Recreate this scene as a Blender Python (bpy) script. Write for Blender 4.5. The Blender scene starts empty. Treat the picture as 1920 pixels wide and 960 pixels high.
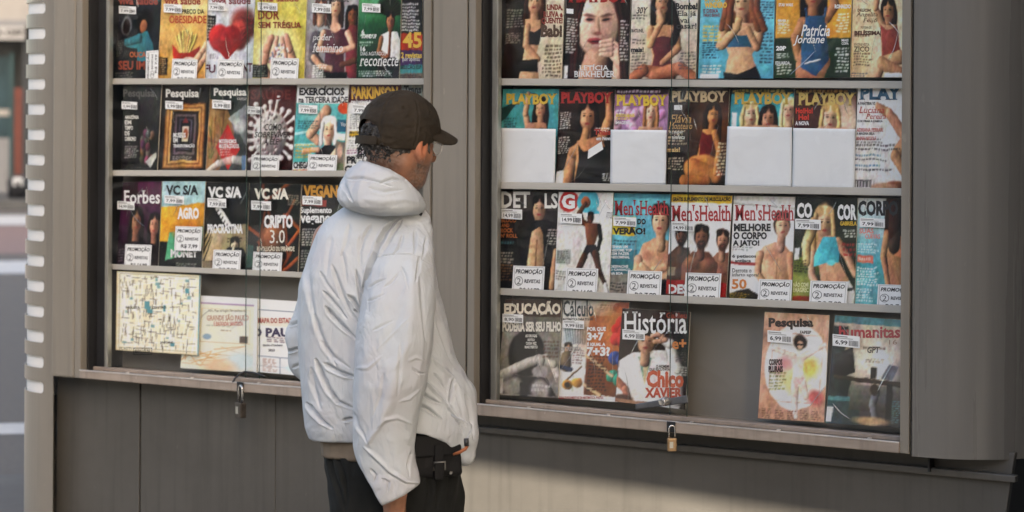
import bpy, math, random
import numpy as np
from mathutils import Vector, Matrix, noise as mnoise

S = bpy.context.scene
COL = S.collection
rad = math.radians
random.seed(7)

# ------------------------------------------------------------ camera, light
FPX = 4533.0                       # focal length in photo pixels (1920 wide)
YAW, ROLL, HY = rad(33.0), rad(0.30), 200.0
CAMZ = 1.70
cy_, sy_ = math.cos(YAW), math.sin(YAW)
RGT, FWD, UP = Vector((cy_, sy_, 0)), Vector((-sy_, cy_, 0)), Vector((0, 0, 1))
CAM = Vector((0, 0, CAMZ))
cam_d = bpy.data.cameras.new('camera')
cam = bpy.data.objects.new('camera', cam_d)
COL.objects.link(cam)
S.camera = cam
_m = Matrix((RGT, UP, -FWD)).transposed() @ Matrix.Rotation(ROLL, 3, 'Z')
cam.matrix_world = Matrix.Translation(CAM) @ _m.to_4x4()
cam_d.sensor_width = 36.0
cam_d.lens = FPX / 1920 * 36
cam_d.shift_y = -(480 - HY) / 1920
cam_d.clip_end = 1000
cam_d.dof.use_dof = True
cam_d.dof.focus_distance = 6.3
cam_d.dof.aperture_fstop = 4.0

SUN_EL, SUN_AZ = rad(32), rad(50)       # azimuth: turned to the right of straight behind the camera side
w = bpy.data.worlds.new('World')
S.world = w
w.use_nodes = True
nt = w.node_tree
bg = nt.nodes['Background']
sky = nt.nodes.new('ShaderNodeTexSky')
sky.sky_type = 'NISHITA'
sky.sun_disc = False
sky.sun_elevation = SUN_EL
TRAVEL = Vector((-math.sin(SUN_AZ) * math.cos(SUN_EL), math.cos(SUN_AZ) * math.cos(SUN_EL), -math.sin(SUN_EL)))
sky.sun_rotation = math.atan2(-TRAVEL.x, -TRAVEL.y)
sky.dust_density = 2.5
sky.air_density = 1.0
nt.links.new(sky.outputs[0], bg.inputs[0])
bg.inputs[1].default_value = 0.11
sun_d = bpy.data.lights.new('sun', 'SUN')
sun_d.energy = 5.0
sun_d.angle = rad(0.27)
sun_d.color = (1.0, 0.95, 0.88)
sun = bpy.data.objects.new('sun', sun_d)
sun.rotation_euler = TRAVEL.to_track_quat('-Z', 'Y').to_euler()
sun.location = (6, -6, 9)
COL.objects.link(sun)
S.view_settings.view_transform = 'Standard'
S.view_settings.look = 'None'
S.view_settings.gamma = 1.0
S.view_settings.use_curve_mapping = False
S.view_settings.exposure = 2.25
try:
    S.view_settings.use_white_balance = True
    S.view_settings.white_balance_temperature = 7400
    S.view_settings.white_balance_tint = 12
except Exception:
    pass
try:
    S.cycles.use_denoising = True
    S.cycles.denoiser = 'OPENIMAGEDENOISE'
    S.cycles.max_bounces = 8
    S.cycles.transparent_max_bounces = 24
    S.cycles.caustics_reflective = False
    S.cycles.caustics_refractive = False
    S.cycles.sample_clamp_indirect = 4.0
except Exception:
    pass

# ------------------------------------------------------------ helpers
def ray(px, py):
    x, y = px - 960.0, py - HY
    X = x * math.cos(ROLL) + y * math.sin(ROLL)
    Y = -x * math.sin(ROLL) + y * math.cos(ROLL)
    return FWD + RGT * (X / FPX) - UP * (Y / FPX)

def P(px, py, Y):
    """the point of the upright plane y = Y that the photo shows at (px, py)"""
    r = ray(px, py)
    return CAM + r * (Y / r.y)

def PD(px, py, D):
    return CAM + ray(px, py) * D

def G(px, py):
    r = ray(px, py)
    return CAM + r * (-CAMZ / r.z)

MATS = {}
def mat(name, col, rough=0.5, metal=0.0, spec=0.5, noise=0.0, nscale=20.0, nstretch=(1, 1, 1), bump=0.0, bscale=200.0, col2=None, coat=0.0, thresh=None, wear=0.0):
    m = bpy.data.materials.new(name)
    m.use_nodes = True
    t = m.node_tree
    b = t.nodes['Principled BSDF']
    b.inputs['Base Color'].default_value = (*col, 1)
    b.inputs['Roughness'].default_value = rough
    b.inputs['Metallic'].default_value = metal
    b.inputs['Specular IOR Level'].default_value = spec
    b.inputs['Coat Weight'].default_value = coat
    tc = t.nodes.new('ShaderNodeTexCoord')
    if noise > 0 or col2:
        mp = t.nodes.new('ShaderNodeMapping')
        mp.inputs['Scale'].default_value = nstretch
        t.links.new(tc.outputs['Object'], mp.inputs[0])
        n = t.nodes.new('ShaderNodeTexNoise')
        n.inputs['Scale'].default_value = nscale
        n.inputs['Detail'].default_value = 6
        n.inputs['Roughness'].default_value = 0.65
        t.links.new(mp.outputs[0], n.inputs['Vector'])
        r = t.nodes.new('ShaderNodeValToRGB')
        c2 = col2 or tuple(c * (1 + noise) for c in col)
        lo, hi = thresh or (0.3, 0.7)
        r.color_ramp.elements[0].position = lo
        r.color_ramp.elements[1].position = hi
        r.color_ramp.elements[0].color = (*(tuple(c * (1 - noise) for c in col) if not col2 else col), 1)
        r.color_ramp.elements[1].color = (*c2, 1)
        t.links.new(n.outputs[0], r.inputs[0])
        t.links.new(r.outputs[0], b.inputs['Base Color'])
        mr = t.nodes.new('ShaderNodeMapRange')
        mr.inputs[3].default_value = max(0.02, rough - 0.08)
        mr.inputs[4].default_value = min(1, rough + 0.1)
        t.links.new(n.outputs[0], mr.inputs[0])
        t.links.new(mr.outputs[0], b.inputs['Roughness'])
    if wear > 0:
        # chips and scuffs, and runs of grime down the sheet
        src = b.inputs['Base Color'].links[0].from_socket
        for sc, st, lo, hi, cc, am in ((38, (1, 1, .5), .70, .73, tuple(min(.8, c * 1.5) for c in col), wear), (7, (6, 6, .22), .52, .78, tuple(c * .45 for c in col), wear * .8), (150, (1, 1, .16), .72, .75, tuple(min(.8, c * 1.5) for c in col), wear * .7)):
            mp2 = t.nodes.new('ShaderNodeMapping'); mp2.inputs['Scale'].default_value = st; mp2.inputs['Location'].default_value = (sc * .13, .7, 1.9)
            t.links.new(tc.outputs['Object'], mp2.inputs[0])
            nn = t.nodes.new('ShaderNodeTexNoise'); nn.inputs['Scale'].default_value = sc; nn.inputs['Detail'].default_value = 5
            t.links.new(mp2.outputs[0], nn.inputs['Vector'])
            rr_ = t.nodes.new('ShaderNodeMapRange'); rr_.inputs[1].default_value = lo; rr_.inputs[2].default_value = hi; rr_.inputs[4].default_value = am
            t.links.new(nn.outputs[0], rr_.inputs[0])
            mx = t.nodes.new('ShaderNodeMix'); mx.data_type = 'RGBA'
            t.links.new(rr_.outputs[0], mx.inputs[0]); t.links.new(src, mx.inputs[6]); mx.inputs[7].default_value = (*cc, 1)
            src = mx.outputs[2]
        t.links.new(src, b.inputs['Base Color'])
    if bump > 0:
        n2 = t.nodes.new('ShaderNodeTexNoise')
        n2.inputs['Scale'].default_value = bscale
        n2.inputs['Detail'].default_value = 3
        t.links.new(tc.outputs['Object'], n2.inputs['Vector'])
        bp = t.nodes.new('ShaderNodeBump')
        bp.inputs['Strength'].default_value = bump
        bp.inputs['Distance'].default_value = 0.002
        t.links.new(n2.outputs[0], bp.inputs['Height'])
        t.links.new(bp.outputs[0], b.inputs['Normal'])
    MATS[name] = m
    return m

def film(name, base_refl, rough, tint=(1, 1, 1), noisy=False):
    """thin clear sheet: see-through, with a Fresnel gloss"""
    m = bpy.data.materials.new(name)
    m.use_nodes = True
    t = m.node_tree
    t.nodes.remove(t.nodes['Principled BSDF'])
    out = t.nodes['Material Output']
    tr = t.nodes.new('ShaderNodeBsdfTransparent')
    tr.inputs[0].default_value = (*tint, 1)
    gl = t.nodes.new('ShaderNodeBsdfGlossy')
    gl.inputs['Roughness'].default_value = rough
    fr = t.nodes.new('ShaderNodeFresnel')
    # the same reflection from either side of the sheet
    ge = t.nodes.new('ShaderNodeNewGeometry')
    io = t.nodes.new('ShaderNodeMapRange')
    io.inputs[3].default_value = 1.45; io.inputs[4].default_value = 1 / 1.45
    t.links.new(ge.outputs['Backfacing'], io.inputs[0]); t.links.new(io.outputs[0], fr.inputs[0])
    ma = t.nodes.new('ShaderNodeMath')
    ma.operation = 'MULTIPLY'
    ma.inputs[1].default_value = base_refl
    t.links.new(fr.outputs[0], ma.inputs[0])
    mx = t.nodes.new('ShaderNodeMixShader')
    t.links.new(ma.outputs[0], mx.inputs[0])
    t.links.new(tr.outputs[0], mx.inputs[1])
    t.links.new(gl.outputs[0], mx.inputs[2])
    last = mx.outputs[0]
    if noisy:
        # dust and wipe marks on the pane
        df = t.nodes.new('ShaderNodeBsdfDiffuse'); df.inputs[0].default_value = (.75, .73, .70, 1)
        tc = t.nodes.new('ShaderNodeTexCoord'); mp = t.nodes.new('ShaderNodeMapping')
        mp.inputs['Scale'].default_value = (1.3, 1, 2.6); mp.inputs['Rotation'].default_value = (0, .6, 0)
        n = t.nodes.new('ShaderNodeTexNoise'); n.inputs['Scale'].default_value = 3.2; n.inputs['Detail'].default_value = 7; n.inputs['Roughness'].default_value = .7; n.inputs['Distortion'].default_value = 1.2
        mr = t.nodes.new('ShaderNodeMapRange'); mr.inputs[1].default_value = .50; mr.inputs[2].default_value = .85; mr.inputs[4].default_value = .09
        m2 = t.nodes.new('ShaderNodeMixShader')
        t.links.new(tc.outputs['Object'], mp.inputs[0]); t.links.new(mp.outputs[0], n.inputs['Vector']); t.links.new(n.outputs[0], mr.inputs[0])
        t.links.new(mr.outputs[0], m2.inputs[0]); t.links.new(last, m2.inputs[1]); t.links.new(df.outputs[0], m2.inputs[2])
        last = m2.outputs[0]
    t.links.new(last, out.inputs[0])
    MATS[name] = m
    return m

def tag(o, label=None, cat=None, group=None, kind=None):
    if label: o['label'] = label
    if cat: o['category'] = cat
    if group: o['group'] = group
    if kind: o['kind'] = kind
    return o

def empty(name, loc):
    o = bpy.data.objects.new(name, None)
    o.location = loc
    o.empty_display_size = 0.05
    COL.objects.link(o)
    return o

def mesh_obj(name, verts, faces, material, parent=None, smooth=False, loc=None, colors=None):
    """verts in world space; loc moves the origin there; parent keeps the world place"""
    me = bpy.data.meshes.new(name)
    V = np.asarray([tuple(v) for v in verts], dtype=np.float64) if not isinstance(verts, np.ndarray) else verts
    off = Vector(loc) if loc is not None else (parent_loc(parent) if parent is not None else Vector((0, 0, 0)))
    V = V - np.array(off)[None, :]
    me.from_pydata(V.tolist() if not isinstance(faces, np.ndarray) else [], [], faces if not isinstance(faces, np.ndarray) else [])
    if isinstance(faces, np.ndarray):
        n, k = faces.shape
        me.vertices.add(len(V)); me.vertices.foreach_set('co', V.ravel())
        me.loops.add(n * k); me.loops.foreach_set('vertex_index', faces.ravel().astype(np.int32))
        me.polygons.add(n); me.polygons.foreach_set('loop_start', np.arange(0, n * k, k, dtype=np.int32))
        me.polygons.foreach_set('loop_total', np.full(n, k, dtype=np.int32))
        me.update(calc_edges=True)
    me.validate()
    if smooth:
        me.polygons.foreach_set('use_smooth', np.ones(len(me.polygons), dtype=bool))
    if colors is not None:
        ca = me.color_attributes.new('print', 'FLOAT_COLOR', 'POINT')
        c4 = np.ones((len(V), 4), dtype=np.float32); c4[:, :3] = colors
        ca.data.foreach_set('color', c4.ravel())
    if material is not None:
        me.materials.append(material)
    o = bpy.data.objects.new(name, me)
    COL.objects.link(o)
    if parent is not None:
        o.parent = parent
        o.location = off - parent_loc(parent)
    else:
        o.location = off
    return o

def parent_loc(p):
    l = Vector(p.location)
    while p.parent is not None:
        p = p.parent
        l = l + Vector(p.location)
    return l

class MB:
    def __init__(s): s.v, s.f = [], []
    def add(s, vs, fs):
        b = len(s.v); s.v += [Vector(v) for v in vs]; s.f += [tuple(i + b for i in f) for f in fs]
        return s
    def box(s, x0, y0, z0, x1, y1, z1):
        return s.hexa([(x0, y0, z0), (x1, y0, z0), (x1, y1, z0), (x0, y1, z0), (x0, y0, z1), (x1, y0, z1), (x1, y1, z1), (x0, y1, z1)])
    def hexa(s, c):
        return s.add(c, [(3, 2, 1, 0), (4, 5, 6, 7), (0, 1, 5, 4), (1, 2, 6, 5), (2, 3, 7, 6), (3, 0, 4, 7)])
    def beam(s, xa, za0, za1, xb, zb0, zb1, y0, y1):
        return s.hexa([(xa, y0, za0), (xb, y0, zb0), (xb, y1, zb0), (xa, y1, za0), (xa, y0, za1), (xb, y0, zb1), (xb, y1, zb1), (xa, y1, za1)])
    def tube(s, pts, r, n=10, cap=True):
        pts = [Vector(p) for p in pts]
        rs = r if isinstance(r, (list, tuple)) else [r] * len(pts)
        rings = []
        up = Vector((0.13, 0.21, 0.97))
        for i, p in enumerate(pts):
            t = (pts[min(i + 1, len(pts) - 1)] - pts[max(i - 1, 0)]).normalized()
            u = t.cross(up)
            if u.length < 1e-3: u = t.cross(Vector((1, 0, 0)))
            u.normalize(); v = t.cross(u)
            rings.append([p + (u * math.cos(2 * math.pi * k / n) + v * math.sin(2 * math.pi * k / n)) * rs[i] for k in range(n)])
        vs = [q for g in rings for q in g]
        fs = [(i * n + k, i * n + (k + 1) % n, (i + 1) * n + (k + 1) % n, (i + 1) * n + k) for i in range(len(pts) - 1) for k in range(n)]
        if cap:
            fs += [tuple(range(n - 1, -1, -1)), tuple((len(pts) - 1) * n + k for k in range(n))]
        return s.add(vs, fs)
    def disc_prism(s, c, axis, r, h, n=20):
        a = Vector(axis).normalized()
        return s.tube([Vector(c), Vector(c) + a * h], r, n)
    def build(s, name, m, parent=None, bevel=0.0, smooth=False, seg=2, loc=None):
        o = mesh_obj(name, s.v, s.f, m, parent, smooth, loc)
        if bevel > 0:
            md = o.modifiers.new('bevel', 'BEVEL')
            md.width = bevel; md.segments = seg; md.limit_method = 'ANGLE'; md.angle_limit = rad(40)
            md.harden_normals = False
        return o

# ------------------------------------------------------------ text
_tc = {}
def glyphs(txt, bold=0.0, shear=0.0, serif=False, res=2):
    key = (txt, bold, shear, serif)
    if key in _tc: return _tc[key]
    cu = bpy.data.curves.new('t', 'FONT')
    cu.body = txt; cu.size = 1.0; cu.resolution_u = res; cu.offset = bold; cu.shear = shear; cu.fill_mode = 'FRONT'
    ob = bpy.data.objects.new('t', cu)
    COL.objects.link(ob)
    dg = bpy.context.evaluated_depsgraph_get()
    dg.update()
    me = bpy.data.meshes.new_from_object(ob.evaluated_get(dg))
    V = np.array([v.co[:2] for v in me.vertices], dtype=np.float64).reshape(-1, 2)
    F = [tuple(p.vertices) for p in me.polygons]
    if serif and len(V):
        cnt = {}
        for p in F:
            for i in range(len(p)):
                e = tuple(sorted((p[i], p[(i + 1) % len(p)])))
                cnt[e] = cnt.get(e, 0) + 1
        ex, Vl = [], V.tolist()
        ymax = V[:, 1].max()
        for (a, b), n in cnt.items():
            if n != 1: continue
            pa, pb = V[a], V[b]
            if abs(pa[1] - pb[1]) > 0.004: continue
            L = abs(pa[0] - pb[0])
            if not 0.05 < L < 0.26: continue
            y = pa[1]; x0, x1 = min(pa[0], pb[0]), max(pa[0], pb[0])
            if abs(y + bold) < 0.03: ya, yb = y, y + 0.055
            elif y > 0.5: ya, yb = y - 0.055, y
            else: continue
            ex.append((x0 - 0.07, x1 + 0.07, ya, yb))
        for x0, x1, ya, yb in ex:
            k = len(Vl)
            Vl += [[x0, ya], [x1, ya], [x1, yb], [x0, yb]]
            F.append((k, k + 1, k + 2, k + 3))
        V = np.array(Vl)
    bpy.data.objects.remove(ob); bpy.data.curves.remove(cu); bpy.data.meshes.remove(me)
    if len(V):
        lo, hi = V.min(0), V.max(0)
        V = (V - lo) / np.maximum(hi - lo, 1e-6)
    _tc[key] = (V, F)
    return _tc[key]

def lin(c):
    c = np.asarray(c, dtype=np.float64)
    return np.where(c <= 0.04045, c / 12.92, ((np.maximum(c, 0) + 0.055) / 1.055) ** 2.4)

def C(r, g, b):
    return np.array([r, g, b], dtype=np.float64) / 255.0
# ------------------------------------------------------------ printed paper
Ym, Yg, Yf, Yw = 5.76, 5.712, 5.64, 5.73
PRINT = mat('printed_paper', (0.8, 0.8, 0.8), rough=0.42, spec=0.35)
_t = PRINT.node_tree
_a = _t.nodes.new('ShaderNodeVertexColor'); _a.layer_name = 'print'
_t.links.new(_a.outputs[0], _t.nodes['Principled BSDF'].inputs['Base Color'])
SLEEVE = film('clear_plastic', .9, 0.12)
CRINK = film('crinkled_plastic', 10.0, 0.12)
GAIN = 1.18

def Pn(px, py, Y):
    x, y = np.asarray(px) - 960.0, np.asarray(py) - HY
    X = (x * math.cos(ROLL) + y * math.sin(ROLL)) / FPX
    Z = -(-x * math.sin(ROLL) + y * math.cos(ROLL)) / FPX
    dx, dy = FWD.x + RGT.x * X, FWD.y + RGT.y * X
    t = np.asarray(Y) / dy
    return np.stack([dx * t, dy * t, CAMZ + Z * t], -1)

NX, NY, SSP = 66, 96, 3
class Art:
    """a small painter for printed pictures: x, y run 0..1 over the sheet"""
    def __init__(s, c0, c1=None, nx=NX, ny=NY, asp=1.35, seed=0):
        s.nx, s.ny = nx, ny
        W, H = nx * SSP, ny * SSP
        s.X, s.Y = np.meshgrid((np.arange(W) + .5) / W, (np.arange(H) + .5) / H)
        s.asp = asp
        c0 = C(*c0); c1 = c0 if c1 is None else C(*c1)
        s.im = c0 + (c1 - c0) * s.Y[..., None]
        s.rng = np.random.RandomState(seed)
    def _mix(s, m, c):
        s.im += (c - s.im) * m[..., None]
    def r(s, x0, y0, x1, y1, c, c1=None, al=1.0):
        m = ((s.X >= x0) & (s.X <= x1) & (s.Y >= y0) & (s.Y <= y1)) * al
        c = C(*c)
        if c1 is not None:
            c = c + (C(*c1) - c) * np.clip((s.Y - y0) / (y1 - y0), 0, 1)[..., None]
        s._mix(m, c); return s
    def e(s, cx, cy, rx, ry, c, soft=.12, rot=0, al=1.0, lit=0.0):
        dx, dy = s.X - cx, (s.Y - cy) * s.asp
        ca, sa = math.cos(rot), math.sin(rot)
        u, v = (dx * ca + dy * sa) / rx, (-dx * sa + dy * ca) / (ry * s.asp)
        q = np.sqrt(u * u + v * v)
        m = np.clip((1 + soft / 2 - q) / max(soft, 1e-3), 0, 1) * al
        col = C(*c)
        if lit:
            col = col * np.clip(1 + lit * (-u * .7 - v * .5), .3, 1.7)[..., None]
        s._mix(m, col); return s
    def p(s, pts, c, al=1.0, lit=0.0):
        ins = np.zeros(s.X.shape, bool)
        n = len(pts)
        for i in range(n):
            (x0, y0), (x1, y1) = pts[i], pts[(i + 1) % n]
            if y0 == y1: continue
            k = (y0 > s.Y) != (y1 > s.Y)
            ins ^= k & (s.X < (x1 - x0) * (s.Y - y0) / (y1 - y0) + x0)
        col = C(*c)
        if lit:
            xs = [q[0] for q in pts]; a, b = min(xs), max(xs)
            col = col * (1 + lit * (0.5 - (s.X - a) / (b - a)))[..., None]
        s._mix(ins * al, col); return s
    def l(s, pts, w0, w1, c, lit=.58, al=1.0):
        """a limb, a strand or a stroke: round, tapering, shaded across"""
        n = len(pts) - 1
        for i in range(n):
            (x0, y0), (x1, y1) = pts[i], pts[i + 1]
            dx, dy = x1 - x0, (y1 - y0) * s.asp
            L2 = dx * dx + dy * dy + 1e-9
            px, py = s.X - x0, (s.Y - y0) * s.asp
            t = np.clip((px * dx + py * dy) / L2, 0, 1)
            wa, wb = w0 + (w1 - w0) * i / n, w0 + (w1 - w0) * (i + 1) / n
            wd = wa + (wb - wa) * t
            ex, ey = px - t * dx, py - t * dy
            q = np.sqrt(ex * ex + ey * ey) / wd
            m = np.clip((1.06 - q) / .12, 0, 1) * al
            col = C(*c) * np.clip(1 + lit * (-ex * .8 - ey * .3) / wd - .24 * q ** 3 * (lit > 0), .25, 1.6)[..., None]
            s._mix(m, col)
        return s
    def tx(s, x0, y0, x1, y1, c, n, seed=1, right=False, dens=.78, ragged=.3):
        """lines of text too small to read"""
        g = np.random.RandomState(seed)
        h = (y1 - y0) / n
        for i in range(n):
            ya = y0 + i * h + h * .22; yb = y0 + (i + 1) * h - h * .22
            L = (x1 - x0) * (1 - ragged * g.rand())
            x = x1 - L if right else x0
            end = x1 if right else x0 + L
            while x < end:
                wd = .02 + .05 * g.rand()
                s.r(x, ya, min(x + wd, end), yb, c, al=dens)
                x += wd + .012 + .012 * g.rand()
        return s
    def grain(s, a=.03, blotch=.06, seed=3, k=1.0):
        s.photo(k * .7)
        g = np.random.RandomState(seed)
        H, W = s.X.shape
        k = g.rand(10, 8)
        yi, xi = s.Y * 8.99, s.X * 6.99
        y0, x0 = yi.astype(int), xi.astype(int)
        fy, fx = yi - y0, xi - x0
        b = (k[y0, x0] * (1 - fx) + k[y0, x0 + 1] * fx) * (1 - fy) + (k[y0 + 1, x0] * (1 - fx) + k[y0 + 1, x0 + 1] * fx) * fy
        s.im *= (1 + blotch * (b - .5) * 2 + a * g.randn(H, W))[..., None]
        return s
    def head(s, x, y, r, skin=(190, 140, 110), hair=(40, 28, 22), long=0, turn=0.0, beard=False, short=True):
        """head of width 2r; long: hair length in heads; turn -1..1"""
        A = s.asp
        ry = r * 1.35 / A
        if long:
            s.e(x - turn * r * .35, y + long * ry * .45, r * 1.35, ry * (1.05 + long * .55), hair, .2, lit=.25)
        s.l([(x, y + ry * .4), (x - turn * r * .2, y + ry * 1.7)], r * .5, r * .58, tuple(v * .85 for v in skin))
        s.e(x - turn * r * .15, y - ry * .14, r * 1.1, ry * 1.02, hair, .12, lit=.3)
        s.e(x + turn * r * .1, y + ry * .1, r * .86, ry * .93, skin, .14, lit=.42)
        s.e(x - turn * r * .2 + r * .52, y + ry * .28, r * .42, ry * .62, tuple(v * .55 for v in skin), .9, al=.65)
        s.e(x + turn * r * .3 - r * .3, y + ry * .26, r * .26, ry * .2, tuple(min(255, v * 1.18) for v in skin), .9, al=.7)
        for q in range(7):
            hx = x - turn * r * .3 + r * (-1 + q / 3)
            s.l([(x - turn * r * .2 + r * (-.4 + q * .13), y - ry * 1.05), (hx, y - ry * .55)], r * .07, r * .05, tuple(min(255, v * (1.5 + .3 * (q % 2)) + 12) for v in hair), lit=0, al=.6)
        for d in (-1, 1):
            s.e(x + turn * r * .05 + d * r * .58, y - ry * .74, r * .5, ry * .34, hair, .4, rot=d * .7)
        if beard:
            s.e(x + turn * r * .15, y + ry * .66, r * .66, ry * .42, tuple(v * .35 for v in skin), .4, al=.8)
        ex = x + turn * r * .3
        for d in (-1, 1):
            s.e(ex + d * r * .36, y - ry * .03, r * .15, ry * .06, (40, 30, 26), .6)
            s.e(ex + d * r * .36, y - ry * .2, r * .2, ry * .03, tuple(v * .45 for v in skin), .8, al=.8)
        s.l([(ex, y), (ex + turn * r * .2, y + ry * .28)], r * .07, r * .12, tuple(v * .8 for v in skin), lit=0, al=.7)
        s.e(ex, y + ry * .54, r * .27, ry * .085, (150, 62, 58) if not beard else (120, 70, 60), .5)
        if long:
            for d in (-1, 1):
                s.l([(x + d * r * .95, y - ry * .5), (x + d * r * 1.12, y + ry * .4), (x + d * r * 1.05, y + ry * (1 + long * .8))], r * .26, r * .3, hair, lit=.6)
        return s
    def photo(s, k=1.0):
        """the unevenness of a printed photograph: organic outlines, texture, contrast"""
        g = s.rng
        H, W = s.X.shape
        def nz(n):
            q = g.randn(n + 2, n + 2)
            yi, xi = s.Y * n, s.X * n
            y0, x0 = yi.astype(int), xi.astype(int)
            fy, fx = yi - y0, xi - x0
            fy, fx = fy * fy * (3 - 2 * fy), fx * fx * (3 - 2 * fx)
            return (q[y0, x0] * (1 - fx) + q[y0, x0 + 1] * fx) * (1 - fy) + (q[y0 + 1, x0] * (1 - fx) + q[y0 + 1, x0 + 1] * fx) * fy
        wx = (nz(6) * .007 + nz(14) * .0045 + nz(34) * .002) * k
        wy = (nz(6) * .006 + nz(14) * .004 + nz(34) * .0018) * k
        xi = np.clip(((s.X + wx) * W).astype(int), 0, W - 1); yi = np.clip(((s.Y + wy) * H).astype(int), 0, H - 1)
        s.im = s.im[yi, xi]
        lum = s.im.mean(-1)
        d = nz(9) * .06 + nz(22) * .05 + nz(48) * .06
        s.im = s.im * (1 + d * (.45 + .8 * np.clip(lum * (1.25 - lum) * 2.2, 0, 1)) * k)[..., None]
        s.im += (np.stack([nz(8), nz(8), nz(8)], -1) * .018 + np.stack([nz(30), nz(30), nz(30)], -1) * .014) * k
        c = np.clip(s.im, 0, 1)
        s.im = c + .55 * k * c * (1 - c) * (2 * c - 1) - .015
        return s
    def out(s):
        return np.clip(s.im.reshape(s.ny, SSP, s.nx, SSP, 3).mean((1, 3)), 0, 1)

def col_lin(c):
    c = np.asarray(c, dtype=np.float64)
    g = c.mean(-1, keepdims=True)
    return lin(np.clip((g + (c - g) * .79) * (GAIN + .03) - .035, 0, 0.93))

class Sheet:
    """geometry of one printed thing, collected in photo coordinates on its own plane"""
    def __init__(s): s.V, s.F, s.K, s.n = [], [], [], 0
    def addg(s, v, f, c):
        s.V.append(v); s.F += [tuple(i + s.n for i in q) for q in f]
        s.K.append(np.broadcast_to(c, v.shape)); s.n += len(v)
    def quad(s, q, Y, c, raw=False):
        v = Pn([p[0] for p in q], [p[1] for p in q], Y)
        s.addg(v, [(3, 2, 1, 0)], c if raw else col_lin(C(*c)))
    def rect(s, x0, y0, x1, y1, Y, c, sl=0.0):
        d = (x1 - x0) * sl
        s.quad([(x0, y0), (x1, y0 + d), (x1, y1 + d), (x0, y1)], Y, c)
    def text(s, t, x0, y0, x1, y1, Y, c, bold=0.0, shear=0.0, serif=False, sl=0.0, quad=None):
        v, f = glyphs(t, bold, shear, serif)
        if not len(v): return
        if quad is None:
            d = (x1 - x0) * sl
            quad = ((x0, y0), (x1, y0 + d), (x0, y1), (x1, y1 + d))
        q = np.array(quad, float)
        u, w_ = v[:, :1], 1 - v[:, 1:]
        p = (q[0] * (1 - u) + q[1] * u) * (1 - w_) + (q[2] * (1 - u) + q[3] * u) * w_
        s.addg(Pn(p[:, 0], p[:, 1], Y), f, col_lin(C(*c)))
    def build(s, name, parent=None, loc=None, m=None):
        return mesh_obj(name, np.concatenate(s.V), s.F, m or PRINT, parent, False, loc, np.concatenate(s.K))

def bil(q, u, v):
    q = np.array(q, float)
    u, v = np.asarray(u)[..., None], np.asarray(v)[..., None]
    return (q[0] * (1 - u) + q[1] * u) * (1 - v) + (q[2] * (1 - u) + q[3] * u) * v

def sticker(parent, box, Y, price, tilt=0.05):
    s = Sheet()
    x0, y0, x1, y1 = box
    sl = tilt
    s.rect(x0, y0, x1, y1, Y, (222, 220, 214), sl)
    s.rect(x0 + .04 * (x1 - x0), y0 + .12 * (y1 - y0), x0 + .55 * (x1 - x0), y0 + .2 * (y1 - y0), Y - .0004, (120, 118, 115), sl)
    s.rect(x0 + .04 * (x1 - x0), y0 + .27 * (y1 - y0), x0 + .75 * (x1 - x0), y0 + .34 * (y1 - y0), Y - .0004, (150, 148, 145), sl)
    w_, h = x1 - x0, y1 - y0
    s.text(price, x0 + .10 * w_, y0 + .46 * h + .1 * w_ * sl, x0 + .55 * w_, y0 + .88 * h + .1 * w_ * sl, Y - .0004, (25, 25, 28), bold=.02, sl=sl)
    g = np.random.RandomState(int(x0 * 7 + y0))
    x = x0 + .60 * w_
    while x < x0 + .94 * w_:
        b = w_ * (.012 + .022 * g.rand())
        dy = (x - x0) * sl
        s.rect(x, y0 + .42 * h + dy, x + b, y0 + .88 * h + dy, Y - .0004, (50, 48, 50))
        x += b + w_ * (.012 + .012 * g.rand())
    s.build('price_sticker', parent)

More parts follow.
